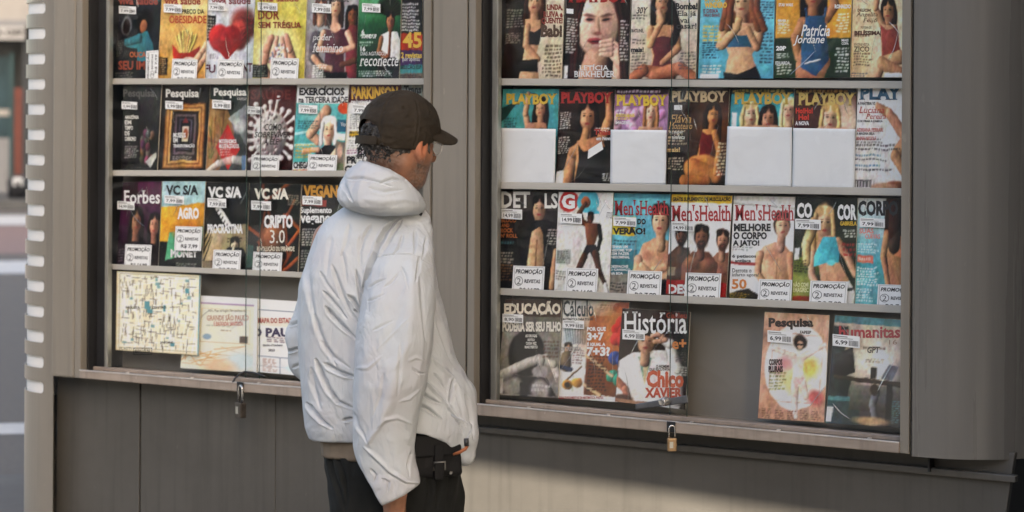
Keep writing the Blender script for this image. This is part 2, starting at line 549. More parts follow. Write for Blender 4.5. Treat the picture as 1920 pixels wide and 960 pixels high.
def sleeve(parent, q, Y, seed, ridges=5):
    nx, ny = 40, 54
    u, v = np.meshgrid(np.linspace(-.015, 1.015, nx), np.linspace(-.02, 1.0, ny))
    p = bil(q, u, v)
    g = np.random.RandomState(seed)
    h = np.zeros_like(u)
    for k in range(ridges + 3):
        cx, cy, a = g.rand(), g.rand(), rad(g.choice([35, 55, 70, 115, 130, 20]) + g.randn() * 8)
        L, wd, amp = .15 + .3 * g.rand(), .012 + .02 * g.rand(), .0006 + .0013 * g.rand()
        dx, dy = u - cx, (v - cy) * 1.35
        s_, n_ = dx * math.cos(a) + dy * math.sin(a), -dx * math.sin(a) + dy * math.cos(a)
        h += amp * np.exp(-(n_ / wd) ** 2) * np.exp(-(s_ / L) ** 4)
    for k in range(4):
        fx, fy, ph = g.randn() * 9, g.randn() * 7, g.rand() * 6.28
        h += .00045 * np.sin(fx * u + fy * v + ph)
    V = Pn(p[..., 0].ravel(), p[..., 1].ravel(), (Y - .0028 - h).ravel())
    i = np.arange((nx - 1) * (ny - 1)); r_, c_ = i // (nx - 1), i % (nx - 1)
    a = r_ * nx + c_
    F = np.stack([a + nx, a + nx + 1, a + 1, a], 1)
    # sharp crinkles: narrow raised folds of film
    VV, FF, n = [V], [F], len(V)
    ncr = g.randint(2, 6) if ridges > 3 else 0
    for k in range(ncr):
        top = g.rand() < .45
        cx, cy = g.uniform(.1, .9), (g.uniform(.02, .16) if top else g.uniform(.2, .95))
        a = rad(g.choice([50, 62, 75, 118, 128, 100, 40]) + g.randn() * 7)
        L = g.uniform(.07, .16) if top else g.uniform(.08, .30)
        wd = g.uniform(.004, .011); hgt = g.uniform(.0007, .0017); cv = g.randn() * .10
        m, c5 = 15, 5
        t = np.linspace(-1, 1, m)
        x = cx + L * t * math.cos(a) - cv * L * t * t * math.sin(a); y = cy + (L * t * math.sin(a) + cv * L * t * t * math.cos(a)) / 1.35
        pr = np.linspace(-1, 1, c5)
        tap = (1 - t ** 2) ** .5
        U = x[:, None] + wd * tap[:, None] * pr[None] * -math.sin(a); W_ = y[:, None] + wd * tap[:, None] * pr[None] * math.cos(a) / 1.35
        hh = hgt * tap[:, None] * (np.cos(pr * math.pi / 2)[None] + .25 * g.randn(m, 1) * np.cos(pr * math.pi / 2)[None])
        ok = (U > .0).all() and (U < 1).all() and (W_ > -.01).all() and (W_ < .99).all()
        if not ok: continue
        pp = bil(q, U, W_)
        VV.append(Pn(pp[..., 0].ravel(), pp[..., 1].ravel(), (Y - .0042 - np.maximum(hh, 0)).ravel()))
        ii = np.arange((m - 1) * (c5 - 1)); b = n + (ii // (c5 - 1)) * c5 + ii % (c5 - 1)
        FF.append(np.stack([b, b + c5, b + c5 + 1, b + 1], 1)); n += m * c5
    nf = len(F)
    o = mesh_obj('plastic_sleeve', np.concatenate(VV), np.concatenate(FF), SLEEVE, parent, True)
    o.data.materials.append(CRINK)
    mi = np.zeros(len(o.data.polygons), dtype=np.int32); mi[nf:] = 1
    o.data.polygons.foreach_set('material_index', mi)
    return o

MAGN = [0]
def magazine(q, art, texts, label, stick=(), price='7,99', rects=(), name='magazine', cat='magazine', group=None, wrap=True, thick=.004, dY=None, order=None):
    """q: TL, TR, BL, BR of the cover as the photo shows it"""
    i = MAGN[0]; MAGN[0] += 1
    Y = Ym - (i % 2) * .006 if dY is None else Ym + dY
    s = Sheet()
    im = art.out()
    ny, nx = im.shape[:2]
    u, v = np.meshgrid(np.linspace(0, 1, nx), np.linspace(0, 1, ny))
    p = bil(q, u, v)
    V = Pn(p[..., 0].ravel(), p[..., 1].ravel(), Y)
    k = np.arange((nx - 1) * (ny - 1)); a = (k // (nx - 1)) * nx + k % (nx - 1)
    F = np.stack([a + nx, a + nx + 1, a + 1, a], 1)
    s.addg(V, F.tolist(), col_lin(im.reshape(-1, 3)))
    # pages behind the cover
    bx = [q[0], q[1], q[3], q[2]]
    f = Pn([b[0] for b in bx], [b[1] for b in bx], Y + .0004)
    r_ = f + np.array([0, thick, 0])
    s.addg(np.concatenate([f, r_]), [(0, 1, 5, 4), (1, 2, 6, 5), (2, 3, 7, 6), (3, 0, 4, 7), (4, 5, 6, 7)], lin(C(196, 188, 172)))
    for rc in rects:
        s.quad(rc[0], Y - .0006, rc[1])
    for t in texts:
        o = dict(t[6]) if len(t) > 6 else {}
        s.text(t[0], t[1], t[2], t[3], t[4], Y - .0010, t[5], **o)
    base = (Vector(Pn(q[2][0], q[2][1], Y)) + Vector(Pn(q[3][0], q[3][1], Y))) / 2
    o = s.build(name, None, base)
    tag(o, label, cat, group)
    if wrap: sleeve(o, q, Y, i * 13 + 5)
    for b in stick:
        sticker(o, b[:4], Y - .0078, b[4] if len(b) > 4 else price, b[5] if len(b) > 5 else .05)
    return o

def promo(q, label, price='R$ 7,99', Yo=-.0205, circ=True):
    """q: TL, TR, BL, BR"""
    Y = Ym + Yo
    s = Sheet()
    def bq(u0, v0, u1, v1):
        c = bil(q, [u0, u1, u0, u1], [v0, v0, v1, v1])
        return [tuple(z) for z in c]
    a = bq(0, 0, 1, 1)
    s.quad([a[0], a[1], a[3], a[2]], Y, (222, 221, 216))
    for r_ in ((.04, .03, .96, .045), (.04, .03, .055, .97), (.945, .03, .96, .97)):
        b = bq(*r_)
        s.quad([b[0], b[1], b[3], b[2]], Y - .0004, (150, 150, 150))
    s.text('PROMOÇÃO', 0, 0, 0, 0, Y - .0005, (38, 38, 42), bold=.03, shear=.18, quad=bq(.08, .08, .93, .30))
    if circ:
        cc = bil(q, .2, .52)
        ax = (bil(q, .33, .52) - cc); ay = (bil(q, .2, .68) - cc)
        n = 28
        ang = np.linspace(0, 2 * math.pi, n, endpoint=False)
        ring = []
        for k in (1.0, .87):
            for t in ang: ring.append(cc + ax * math.cos(t) * k + ay * math.sin(t) * k)
        ring = np.array(ring)
        s.addg(Pn(ring[:, 0], ring[:, 1], Y - .0005), [(k, (k + 1) % n, n + (k + 1) % n, n + k) for k in range(n)], col_lin(C(70, 72, 76)))
        s.text('2', 0, 0, 0, 0, Y - .0005, (60, 62, 66), quad=bq(.14, .42, .26, .63))
    s.text('REVISTAS', 0, 0, 0, 0, Y - .0005, (45, 45, 50), bold=.03, quad=bq(.38, .45, .88, .58))
    s.text(price, 0, 0, 0, 0, Y - .0005, (38, 38, 42), bold=.03, quad=bq(.24, .74, .86, .92))
    base = (Vector(Pn(q[2][0], q[2][1], Y)) + Vector(Pn(q[3][0], q[3][1], Y))) / 2
    b4 = [a[0], a[1], a[3], a[2]]
    f = Pn([z[0] for z in b4], [z[1] for z in b4], Y + .0003)
    r_ = f + np.array([0, .0006, 0])
    s.addg(np.concatenate([f, r_]), [(0, 1, 5, 4), (1, 2, 6, 5), (2, 3, 7, 6), (3, 0, 4, 7), (4, 5, 6, 7)], lin(C(215, 213, 208)))
    o = s.build('promotion_card', None, base)
    tag(o, label, 'promotion card', 'white two-magazine promotion cards')
    return o
# ------------------------------------------------------------ magazines, upper left window, first row
B = dict(bold=.03); BB = dict(bold=.05); SF = dict(serif=True, bold=.015); IT = dict(shear=.25, bold=.01); SI = dict(serif=True, shear=.25)
GL1, GL2, GL3 = 'magazines on the first shelf of the left window', 'magazines on the second shelf of the left window', 'magazines on the third shelf of the left window'
GR1, GR2, GR3, GR4 = ('magazines on the %s shelf of the right window' % k for k in ('first', 'second', 'third', 'bottom'))
SK, SKT, SKD = (196, 146, 116), (178, 118, 80), (120, 74, 50)

k = Art((50, 54, 58), (30, 32, 36), seed=1)
k.e(.2, .42, .12, .1, (120, 125, 125), .3).e(.2, .43, .09, .08, (40, 30, 28), .3)
k.e(.62, .38, .22, .14, (30, 26, 26), .3).e(.6, .42, .08, .075, (150, 92, 66), .2, lit=.4)
k.p([(.5, .5), (.7, .48), (.86, .62), (.9, .8), (.52, .8), (.5, .66), (.22, .64), (.16, .58)], (44, 120, 132), lit=.3)
k.l([(.2, .6), (.34, .58), (.52, .55)], .05, .07, (44, 120, 132)).e(.82, .1, .14, .06, (60, 130, 140), .8)
k.r(.02, .55, .18, .76, (22, 22, 24)).tx(.03, .57, .16, .75, (120, 118, 110), 8).tx(.05, .92, .5, .99, (130, 128, 122), 3).grain()
magazine(((229, -22), (305, -22), (212, 148), (294, 148)), k, [
    ('viva saúde', 222, -6, 296, 9, (150, 70, 58), B), ('OUÇA', 243, 97, 274, 110, (176, 86, 44), B), ('SEU IM', 222, 114, 272, 131, (150, 66, 46), B)],
    'dark magazine with a woman in a teal blouse, at its shelf end', [(223, 11, 255, 25)], group=GL1)

k = Art((214, 168, 100), (196, 142, 70), seed=2)
k.e(.62, .2, .34, .09, (228, 196, 140), .9)
for i in range(26):
    a = k.rng.rand() * .8 - .4; x = .55 + a * .42
    k.l([(x - a * .18, .74), (x + a * .2, .46 + .1 * abs(a) + .07 * k.rng.rand())], .017, .019, (226 - 40 * k.rng.rand(), 178 - 34 * k.rng.rand(), 92), lit=.6)
k.p([(.28, .62), (.42, .7), (.64, .72), (.86, .62), (.82, .98), (.36, .98)], (172, 44, 34), lit=.35)
k.l([(1.0, .62), (.86, .74), (.68, .9)], .06, .07, (206, 150, 120)).l([(1.0, .74), (.9, .84), (.76, .95)], .05, .05, (198, 140, 112)).e(.62, .84, .2, .08, (214, 206, 196), .15).e(.62, .84, .17, .066, (196, 150, 126), .2)
k.r(0, .76, .2, .95, (48, 34, 22)).tx(.01, .77, .18, .94, (200, 170, 120), 8).grain()
magazine(((304, -22), (390, -22), (296, 148), (384, 148)), k, [
    ('viva saúde', 308, -6, 376, 9, (150, 42, 36), B), ('O PREÇO DA', 331, 17, 383, 28, (48, 36, 30), B), ('OBESIDADE', 317, 29, 387, 44, (186, 70, 38), B)],
    'orange magazine showing fries in a red box', [(307, 7, 341, 23)], group=GL1)

k = Art((192, 196, 202), (176, 180, 190), seed=3)
k.r(.0, .3, .2, .57, (34, 34, 36)).tx(.02, .32, .18, .55, (170, 168, 160), 7)
k.e(.78, .4, .26, .18, (110, 50, 40), .5, lit=.5).e(.68, .52, .2, .16, (160, 62, 52), .3, lit=.5)
for i in range(30): k.l([(.7 + .3 * k.rng.rand(), .3 + .3 * k.rng.rand()), (.78 + .2 * k.rng.rand(), .32 + .2 * k.rng.rand())], .015, .005, (92 + 60 * k.rng.rand(), 44, 36), al=.7)
k.e(.3, .55, .23, .15, (164, 40, 40), .2, rot=.4, lit=.45).e(.52, .55, .2, .14, (156, 36, 38), .2, rot=-.4, lit=.3).p([(.1, .58), (.78, .58), (.46, .8)], (150, 34, 36), lit=.3)
k.tx(.1, .72, .3, .78, (90, 90, 100), 3).grain(.03, .1)
magazine(((388, -22), (479, -22), (383, 148), (473, 148)), k, [
    ('viva saúde', 396, -6, 470, 8, (130, 40, 50), B), ('FU', 383, 121, 404, 137, (92, 40, 60), B), ('NT', 455, 118, 473, 135, (92, 40, 60), B)],
    'pale grey magazine with a big red heart-shaped face', [(391, 4, 422, 19)], group=GL1)

k = Art((196, 182, 86), (176, 160, 66), seed=4)
k.e(.42, .75, .42, .34, (214, 206, 150), .8)
k.l([(.3, 1.0), (.2, .85), (.26, .66), (.34, .55)], .1, .06, (196, 140, 116)).l([(.72, 1.0), (.78, .84), (.7, .66), (.62, .54)], .1, .06, (190, 132, 110))
k.l([(.42, .96), (.38, .74), (.44, .56)], .07, .045, (206, 152, 128)).l([(.6, .96), (.62, .74), (.54, .56)], .07, .045, (200, 146, 122))
for i in range(40): k.e(.49 + .15 * k.rng.randn() * .7, .74 + .05 * k.rng.randn(), .03, .014, [(220, 214, 206), (170, 120, 120), (120, 130, 150), (205, 190, 170)][i % 4], .3, rot=k.rng.rand() * 3, lit=.6)
k.r(.0, .84, .3, .98, (26, 26, 26)).tx(.02, .85, .28, .97, (150, 150, 140), 5).tx(.55, .38, .95, .45, (96, 90, 50), 2, seed=4).grain()
magazine(((480, -22), (576, -22), (473, 148), (570, 148)), k, [
    ('viva saúde', 484, -6, 560, 3, (150, 40, 40), B), ('DOR', 484, 19, 524, 37, (140, 50, 32), B), ('SEM TRÉGUA', 484, 38, 565, 53, (140, 50, 32), B)],
    'yellow-green magazine with two hands cupping pills', [(483, 4, 520, 19)], group=GL1)

k = Art((150, 150, 152), (128, 124, 124), seed=5)
k.head(.27, .22, .1, SK, (92, 48, 34), 1.0).head(.88, .3, .1, SKD, (26, 20, 20), .6)
k.l([(.2, .55), (.15, .75), (.3, .86)], .11, .08, (84, 78, 84)).l([(.9, .5), (.95, .9)], .13, .16, (110, 44, 52))
k.p([(.34, .45), (.78, .45), (.86, .62), (.74, .72), (.78, 1), (.36, 1), (.38, .7), (.28, .62)], (88, 44, 56), lit=.35)
k.head(.56, .19, .115, (206, 154, 126), (52, 32, 28), 1.2)
k.e(.56, .43, .1, .05, (204, 150, 122), .3).l([(.8, .5), (.92, .64), (.62, .7)], .055, .042, (204, 150, 122)).l([(.34, .5), (.26, .66), (.54, .69)], .055, .042, (200, 146, 118))
k.l([(.16, .76), (.3, .86), (.5, .88)], .05, .04, (192, 140, 114)).l([(.96, .8), (.7, .84)], .05, .04, (96, 62, 48)).p([(.36, .92), (.82, .92), (.8, 1), (.36, 1)], (32, 30, 34))
k.tx(.14, .84, .42, .98, (228, 226, 222), 6, seed=9).grain()
magazine(((577, -22), (673, -22), (572, 148), (668, 148)), k, [
    ('poder', 586, 64, 622, 79, (236, 232, 226), SI), ('feminino', 586, 81, 643, 98, (236, 232, 226), SI), ('VIVA SAÚDE', 596, -8, 655, 4, (60, 60, 62), B)],
    'grey magazine with three women in dark red sports tops', [(585, 6, 621, 23)], group=GL1)

k = Art((40, 112, 70), (26, 62, 46), seed=6)
k.e(.2, .12, .5, .2, (74, 150, 96), .9).e(.9, .8, .5, .3, (22, 48, 38), .9)
for i in range(34):
    a = -2.9 + i * .085
    k.l([(.72, .3), (.72 + .34 * math.cos(a), .3 + .22 * math.sin(a))], .02, .008, (20 + 30 * (i % 2), 22 + 18 * (i % 3), 26), lit=.3)
k.head(.76, .36, .1, (150, 98, 70), (30, 22, 20))
k.p([(.54, .52), (.7, .48), (.92, .48), (1, .58), (1, .8), (.6, .8), (.52, .64)], (206, 204, 198), lit=.3).l([(.76, .48), (.74, .75)], .03, .03, (110, 60, 40))
k.l([(.56, .56), (.5, .7), (.7, .76)], .05, .04, (146, 94, 66)).l([(.56, .96), (.6, .84), (.86, .82)], .09, .09, (40, 38, 42)).l([(.94, 1), (.96, .85)], .09, .09, (34, 34, 38))
k.tx(.06, .5, .42, .54, (190, 205, 190), 1).tx(.06, .58, .4, .64, (180, 196, 180), 2).tx(.06, .9, .9, .97, (206, 214, 204), 3, seed=2).grain()
magazine(((674, -22), (753, -22), (668, 148), (748, 148)), k, [
    ('STAND UP', 678, 64, 706, 72, (206, 220, 204), B), ('16', 676, 87, 685, 96, (206, 220, 204), B), ('6', 678, 55, 683, 64, (206, 220, 204), B),
    ('DIAS AGITADOS', 676, 97, 723, 104, (206, 220, 204)), ('reconecte', 674, 107, 747, 124, (232, 234, 228), SI)],
    'green magazine with a seated man in a feather headdress', [(679, 6, 713, 22)], group=GL1)

k = Art((44, 42, 44), (36, 34, 36), seed=7)
k.r(0, .5, 1, .68, (176, 58, 34)).r(0, .68, 1, .84, (76, 50, 92)).r(0, .84, 1, .93, (58, 138, 138)).r(0, .93, 1, 1, (120, 104, 92)).tx(.05, .16, .9, .48, (220, 218, 212), 9).tx(.05, .94, .95, .99, (60, 50, 44), 2).grain()
magazine(((754, -22), (792, -22), (748, 148), (792, 148)), k, [
    ('45', 755, 60, 791, 90, (226, 168, 52), B), ('2 revistas', 752, 98, 791, 109, (226, 178, 66), B), ('por apenas', 755, 109, 787, 117, (222, 220, 216)), ('SELEÇÃO ESP', 751, 121, 790, 131, (26, 60, 64), B)],
    'dark magazine with 45 in yellow on a red band', group=GL1)

# ------------------------------------------------------------ second row
k = Art((62, 62, 62), (34, 32, 32), seed=8)
for i in range(26): k.e(.55 + .3 * k.rng.rand(), .5 + .35 * k.rng.rand(), .06, .05, (60 + 60 * k.rng.rand(), 52 + 40 * k.rng.rand(), 48 + 36 * k.rng.rand()), .5, lit=.6)
k.p([(.66, .86), (.94, .76), (.96, .82), (.8, .94)], (176, 172, 164)).tx(.1, .68, .5, .82, (160, 158, 152), 6).tx(.02, .93, .95, .99, (110, 106, 100), 3).grain(.04, .15)
magazine(((232, 160), (303, 158), (226, 325), (294, 325)), k, [('Pesquisa', 231, 167, 290, 186, (92, 90, 88), B)] +
    [(t, 234, 215 + i * 10.3, 234 + w_, 223 + i * 10.3, (202, 200, 192), B) for i, (t, w_) in enumerate((('AMAZÔNIA', 26), ('EM', 12), ('TEMPO', 15), ('DE', 9), ('CARBONO', 21)))],
    'murky dark magazine with five white words stacked down its left side', [(228, 190, 257, 204)], '5,99', group=GL2)

k = Art((46, 36, 32), (30, 24, 22), seed=9)
k.r(.1, .2, .93, .94, (120, 78, 40)).r(.13, .22, .9, .92, (176, 122, 66)).r(.17, .245, .86, .895, (128, 84, 44)).r(.2, .265, .83, .875, (196, 146, 84)).r(.235, .29, .8, .85, (52, 38, 32)).r(.31, .33, .74, .78, (104, 88, 92)).r(.35, .355, .7, .755, (40, 34, 38)).r(.4, .38, .66, .73, (84, 76, 88)).r(.43, .4, .63, .71, (24, 22, 26)).r(.47, .47, .6, .64, (186, 172, 150)).e(.54, .55, .05, .06, (150, 84, 50), .3).p([(.46, .43), (.53, .36), (.6, .43)], (120, 50, 50))
k.tx(.3, .8, .75, .85, (170, 166, 160), 3).tx(.02, .95, .97, .995, (120, 110, 100), 2).grain(.04, .12)
magazine(((305, 160), (394, 160), (295, 325), (385, 325)), k, [('Pesquisa', 311, 167, 373, 187, (200, 196, 190), B), ('MUSEUS', 325, 249, 348, 258, (226, 222, 214), B), ('EM', 325, 259, 333, 267, (226, 222, 214), B), ('TRANSFORMAÇÃO', 325, 269, 365, 278, (226, 222, 214), B)],
    'magazine with a gilded picture frame inside more frames', [(310, 189, 343, 204)], '5,99', group=GL2)

k = Art((46, 54, 50), (70, 74, 76), seed=10)
k.p([(0, .16), (.42, .18), (.68, .54), (.3, 1), (0, 1)], (140, 104, 66), lit=.3).p([(.5, .38), (1, .2), (1, .7), (.8, .52)], (120, 124, 126), lit=.4)
for i in range(14): k.l([(k.rng.rand() * .5, .3 + k.rng.rand() * .6), (k.rng.rand() * .5, .3 + k.rng.rand() * .6)], .03, .01, (60 + 90 * k.rng.rand(), 50 + 60 * k.rng.rand(), 40), al=.5)
k.e(.8, .46, .16, .08, (170, 170, 168), .6).p([(.22, .7), (.5, .44), (.84, .72), (.56, .96)], (178, 40, 38)).l([(0, 1), (.3, .88), (.7, .84), (1, .86)], .05, .07, (190, 186, 182), al=.7).r(.9, .8, 1, 1, (90, 120, 150))
k.tx(.34, .68, .7, .8, (226, 180, 170), 4).grain(.03, .1)
magazine(((395, 160), (465, 160), (386, 325), (460, 325)), k, [('Pesquisa', 401, 165, 462, 184, (206, 202, 196), B), ('MODERNISMOS', 411, 261, 443, 269, (232, 222, 214), B), ('MULTIFACETADOS', 411, 270, 448, 278, (232, 222, 214), B), ('FAPESP', 445, 183, 463, 188, (180, 176, 170))],
    'dark magazine with a red diamond over a collage', [(398, 187, 433, 203)], '5,99', group=GL2)

k = Art((92, 32, 28), (60, 22, 22), seed=11)
for i in range(22):
    a = i * 2 * math.pi / 22 + .1
    q = .33 + .06 * (i % 3)
    k.l([(.5 + .3 * math.cos(a), .56 + .22 * math.sin(a)), (.5 + (q + .1) * math.cos(a), .56 + (q + .09) * .74 * math.sin(a))], .02, .03, (196, 190, 186)).e(.5 + (q + .11) * math.cos(a), .56 + (q + .1) * .74 * math.sin(a), .05, .03, (214, 208, 204), .3, lit=.5)
k.e(.5, .56, .36, .27, (158, 150, 148), .12, lit=.5)
for i in range(60):
    a, q = k.rng.rand() * 6.28, k.rng.rand() ** .5 * .33
    k.e(.5 + q * math.cos(a), .56 + q * .74 * math.sin(a), .025, .02, (196, 188, 184) if i % 2 else (124, 104, 104), .5, lit=.7)
k.e(.2, .95, .3, .12, (60, 44, 50), .8).grain(.03, .1)
magazine(((466, 159), (556, 159), (460, 326), (547, 326)), k, [('SAÚDE', 470, 163, 545, 187, (104, 40, 36), B), ('COMO', 496, 232, 528, 245, (34, 30, 32), dict(shear=.2, bold=.02)), ('SOBREVIVER', 477, 247, 544, 258, (34, 30, 32), dict(shear=.2, bold=.02)), ('A ELE', 494, 260, 523, 271, (34, 30, 32), dict(shear=.2, bold=.02))],
    'dark red magazine with a huge white virus ball', [(462, 199, 491, 213)], group=GL2)

k = Art((70, 160, 160), (64, 150, 150), seed=12)
k.e(.4, .3, .3, .12, (110, 180, 176), .8).e(.75, .5, .3, .1, (90, 172, 170), .8).l([(0, .55), (.5, .5)], .02, .02, (150, 200, 196), lit=0).l([(0, .68), (.4, .66)], .02, .012, (140, 196, 190), lit=0)
k.l([(.45, .62), (.3, .55), (.6, .3)], .07, .09, (192, 140, 112)).r(0, 0, 1, .215, (226, 226, 222)).e(.93, .27, .12, .07, (196, 74, 34), .15)
k.head(.66, .5, .13, (208, 158, 130), (206, 204, 200), .25).p([(.44, .74), (.6, .68), (.8, .68), (.9, .78), (.86, .9), (.44, .9)], (34, 36, 44)).l([(.86, .74), (.7, .86), (.4, .86)], .06, .05, (206, 150, 122)).l([(.48, .72), (.2, .74)], .045, .04, (200, 146, 118))
k.r(.82, .4, 1, .53, (40, 100, 120)).r(.82, .55, .99, .62, (214, 212, 204)).r(.82, .64, 1, .88, (120, 110, 104)).e(.9, .74, .05, .08, (190, 150, 128), .4)
k.tx(.05, .4, .5, .5, (40, 70, 74), 4).tx(.04, .66, .45, .82, (206, 150, 40), 5).r(0, .86, .45, .945, (232, 230, 226)).r(0, .945, .34, 1, (186, 88, 34)).r(.45, .87, 1, 1, (104, 116, 92)).grain()
magazine(((558, 158), (654, 158), (548, 326), (643, 326)), k, [('EXERCÍCIOS', 561, 161, 646, 179, (44, 42, 44), BB), ('na TERCEIRA IDADE', 560, 181, 652, 193, (44, 42, 44), B), ('CHEGA', 550, 303, 580, 316, (40, 38, 40), BB), ('14', 552, 317, 564, 325, (232, 196, 60), B), ('Você', 639, 229, 653, 237, (222, 230, 232))],
    'teal magazine with a smiling grey-haired woman in a pool', [(560, 196, 595, 212)], group=GL2)

k = Art((214, 212, 204), (206, 204, 196), seed=13)
k.r(0, 0, 1, .2, (92, 50, 62)).tx(.06, .33, .6, .5, (90, 88, 86), 7).r(.06, .52, .5, .58, (214, 166, 44)).tx(.06, .52, .48, .6, (60, 50, 30), 2).tx(.05, .62, .6, .72, (120, 118, 114), 4).tx(.03, .72, .6, .78, (110, 50, 90), 2).tx(.05, .79, .6, .88, (110, 108, 104), 4).e(.85, .6, .3, .25, (170, 140, 120), .5).grain()
magazine(((655, 158), (752, 158), (645, 326), (742, 326)), k, [('PARKINSON', 659, 162, 746, 186, (212, 160, 50), BB), ('PREVENÇÃO · CEREBRO', 658, 188, 742, 194, (224, 214, 208), B), ('PR', 650, 293, 669, 307, (44, 42, 44), BB), ('CUIDE', 646, 310, 690, 325, (44, 42, 44), BB)],
    'white magazine with gold letters on a purple band, half hidden by the cap', [(660, 196, 700, 212)], group=GL2)

k = Art((112, 118, 116), (70, 76, 78), seed=14)
k.r(0, .0, 1, .16, (128, 134, 130)).tx(.1, .2, .9, .5, (40, 40, 40), 10).e(.6, .7, .4, .2, (130, 100, 80), .6).grain()
magazine(((754, 158), (792, 158), (744, 326), (792, 326)), k, [('Trans', 757, 160, 790, 176, (34, 36, 38), BB)], 'narrow grey-green magazine half hidden behind the cap, next to gold letters', group=GL2)

# ------------------------------------------------------------ third row
k = Art((96, 44, 78), (44, 30, 42), seed=15)
k.r(0, 0, .4, .2, (60, 30, 44)).head(.42, .46, .14, (156, 104, 80), (34, 24, 24), 1.3).head(.86, .5, .12, (170, 116, 92), (30, 22, 22), 1.2).p([(.2, .7), (.66, .7), (.74, 1), (.16, 1)], (38, 28, 36), lit=.3).p([(.7, .72), (1, .72), (1, 1), (.72, 1)], (46, 34, 40)).tx(.05, .78, .5, .98, (130, 110, 120), 6).grain(.03, .1)
magazine(((231, 342), (303, 340), (217, 499), (296, 502)), k, [('Forbes', 231, 357, 300, 382, (222, 212, 212), SF)], 'purple magazine with two dark-haired women', [(220, 377, 252, 392)], '14,99', group=GL3)

k = Art((150, 186, 190), (150, 186, 190), seed=16)
k.p([(0, .3), (1, .24), (1, .64), (.5, .66), (0, .7)], (212, 146, 42), lit=.2).r(0, .68, 1, 1, (26, 30, 28)).p([(.22, .58), (1, .5), (1, .74), (.14, .9)], (70, 150, 110), lit=.3).e(.6, .55, .3, .12, (190, 120, 30), .6).tx(.4, .92, .95, .99, (150, 150, 140), 3).grain()
magazine(((305, 340), (385, 340), (297, 505), (378, 506)), k, [('VC S/A', 311, 347, 372, 366, (40, 50, 54), BB), ('AGRO', 333, 389, 373, 411, (232, 228, 218), BB), ('MONEY', 320, 467, 371, 483, (232, 230, 222), BB)], 'light blue and mustard magazine with a green banknote, lowered by a card', [(308, 366, 345, 381)], group=GL3)

k = Art((34, 34, 34), (30, 30, 30), seed=17)
k.p([(.05, .55), (1, .46), (1, .86), (0, .9)], (158, 140, 106), lit=.3).p([(.02, .2), (.28, .15), (.75, .48), (.55, .56)], (22, 22, 24)).p([(.1, .2), (.22, .18), (.62, .47), (.52, .52)], (214, 210, 204))
for i in range(7): k.l([(.2 + i * .055, .235 + i * .04), (.17 + i * .055, .27 + i * .04)], .012, .012, (30, 30, 32), lit=0)
for i in range(5): k.l([(.02, .9 - i * .1), (.12, .78 - i * .1), (.2, .62 - i * .07)], .02, .006, (40, 44, 40))
k.head(.72, .72, .1, (190, 160, 130), (30, 26, 26)).l([(.5, .9), (.62, .8), (.86, .82), (.98, .92)], .1, .11, (34, 34, 38)).l([(.66, .88), (.7, .74)], .04, .03, (196, 166, 138)).r(0, .9, .6, 1, (130, 118, 96)).tx(.55, .62, .95, .68, (60, 50, 40), 2).grain()
magazine(((386, 341), (467, 343), (379, 506), (461, 509)), k, [('VC S/A', 390, 350, 453, 371, (224, 222, 214), BB), ('PROCRASTINA', 389, 420, 455, 438, (236, 232, 222), BB)], 'black and sand magazine with piano keys and a man holding his head', [(389, 371, 424, 388)], group=GL3)

k = Art((36, 38, 34), (40, 40, 36), seed=18)
for i in range(8): k.l([(k.rng.rand(), k.rng.rand()), (k.rng.rand(), k.rng.rand())], .03, .02, (146, 76, 40), lit=.3, al=.8)
k.l([(.75, .35), (1, .52), (.8, .68)], .03, .03, (160, 84, 44)).l([(0, .5), (.25, .6)], .03, .03, (150, 78, 40)).l([(.72, .98), (1, .82)], .03, .03, (150, 78, 40)).e(.5, .6, .24, .17, (112, 68, 44), .1, lit=.5).e(.5, .6, .18, .13, (140, 88, 58), .2, lit=.5).r(0, .7, .12, .95, (60, 90, 84)).tx(.75, .12, .98, .24, (150, 140, 120), 5).grain(.03, .1)
magazine(((469, 343), (565, 346), (462, 509), (558, 513)), k, [('VC S/A', 477, 353, 541, 374, (206, 200, 186), BB), ('CRIPTO', 495, 403, 549, 428, (232, 226, 212), BB), ('3.0', 506, 431, 534, 456, (226, 214, 190)), ('REVOLUÇÃO DU PIRÂMIDE', 482, 460, 552, 473, (212, 196, 170), B)], 'black magazine with orange lines and a bronze coin', [(471, 376, 508, 393)], group=GL3)

k = Art((38, 36, 34), (30, 34, 36), seed=19)
k.r(0, .18, .5, .25, (150, 60, 50)).tx(.04, .5, .5, .7, (200, 196, 186), 7).tx(.04, .74, .5, .95, (150, 150, 146), 7).e(.8, .6, .3, .3, (70, 100, 60), .6).grain()
magazine(((567, 345), (660, 348), (560, 511), (652, 515)), k, [('VEGANO', 569, 347, 650, 371, (190, 130, 40), BB), ('Suplemento', 563, 388, 622, 403, (228, 226, 220), B), ('vegano', 563, 404, 620, 424, (228, 226, 220), B)], 'dark magazine with an ochre title, half hidden by the white shoulder', [(567, 367, 604, 383)], group=GL3)

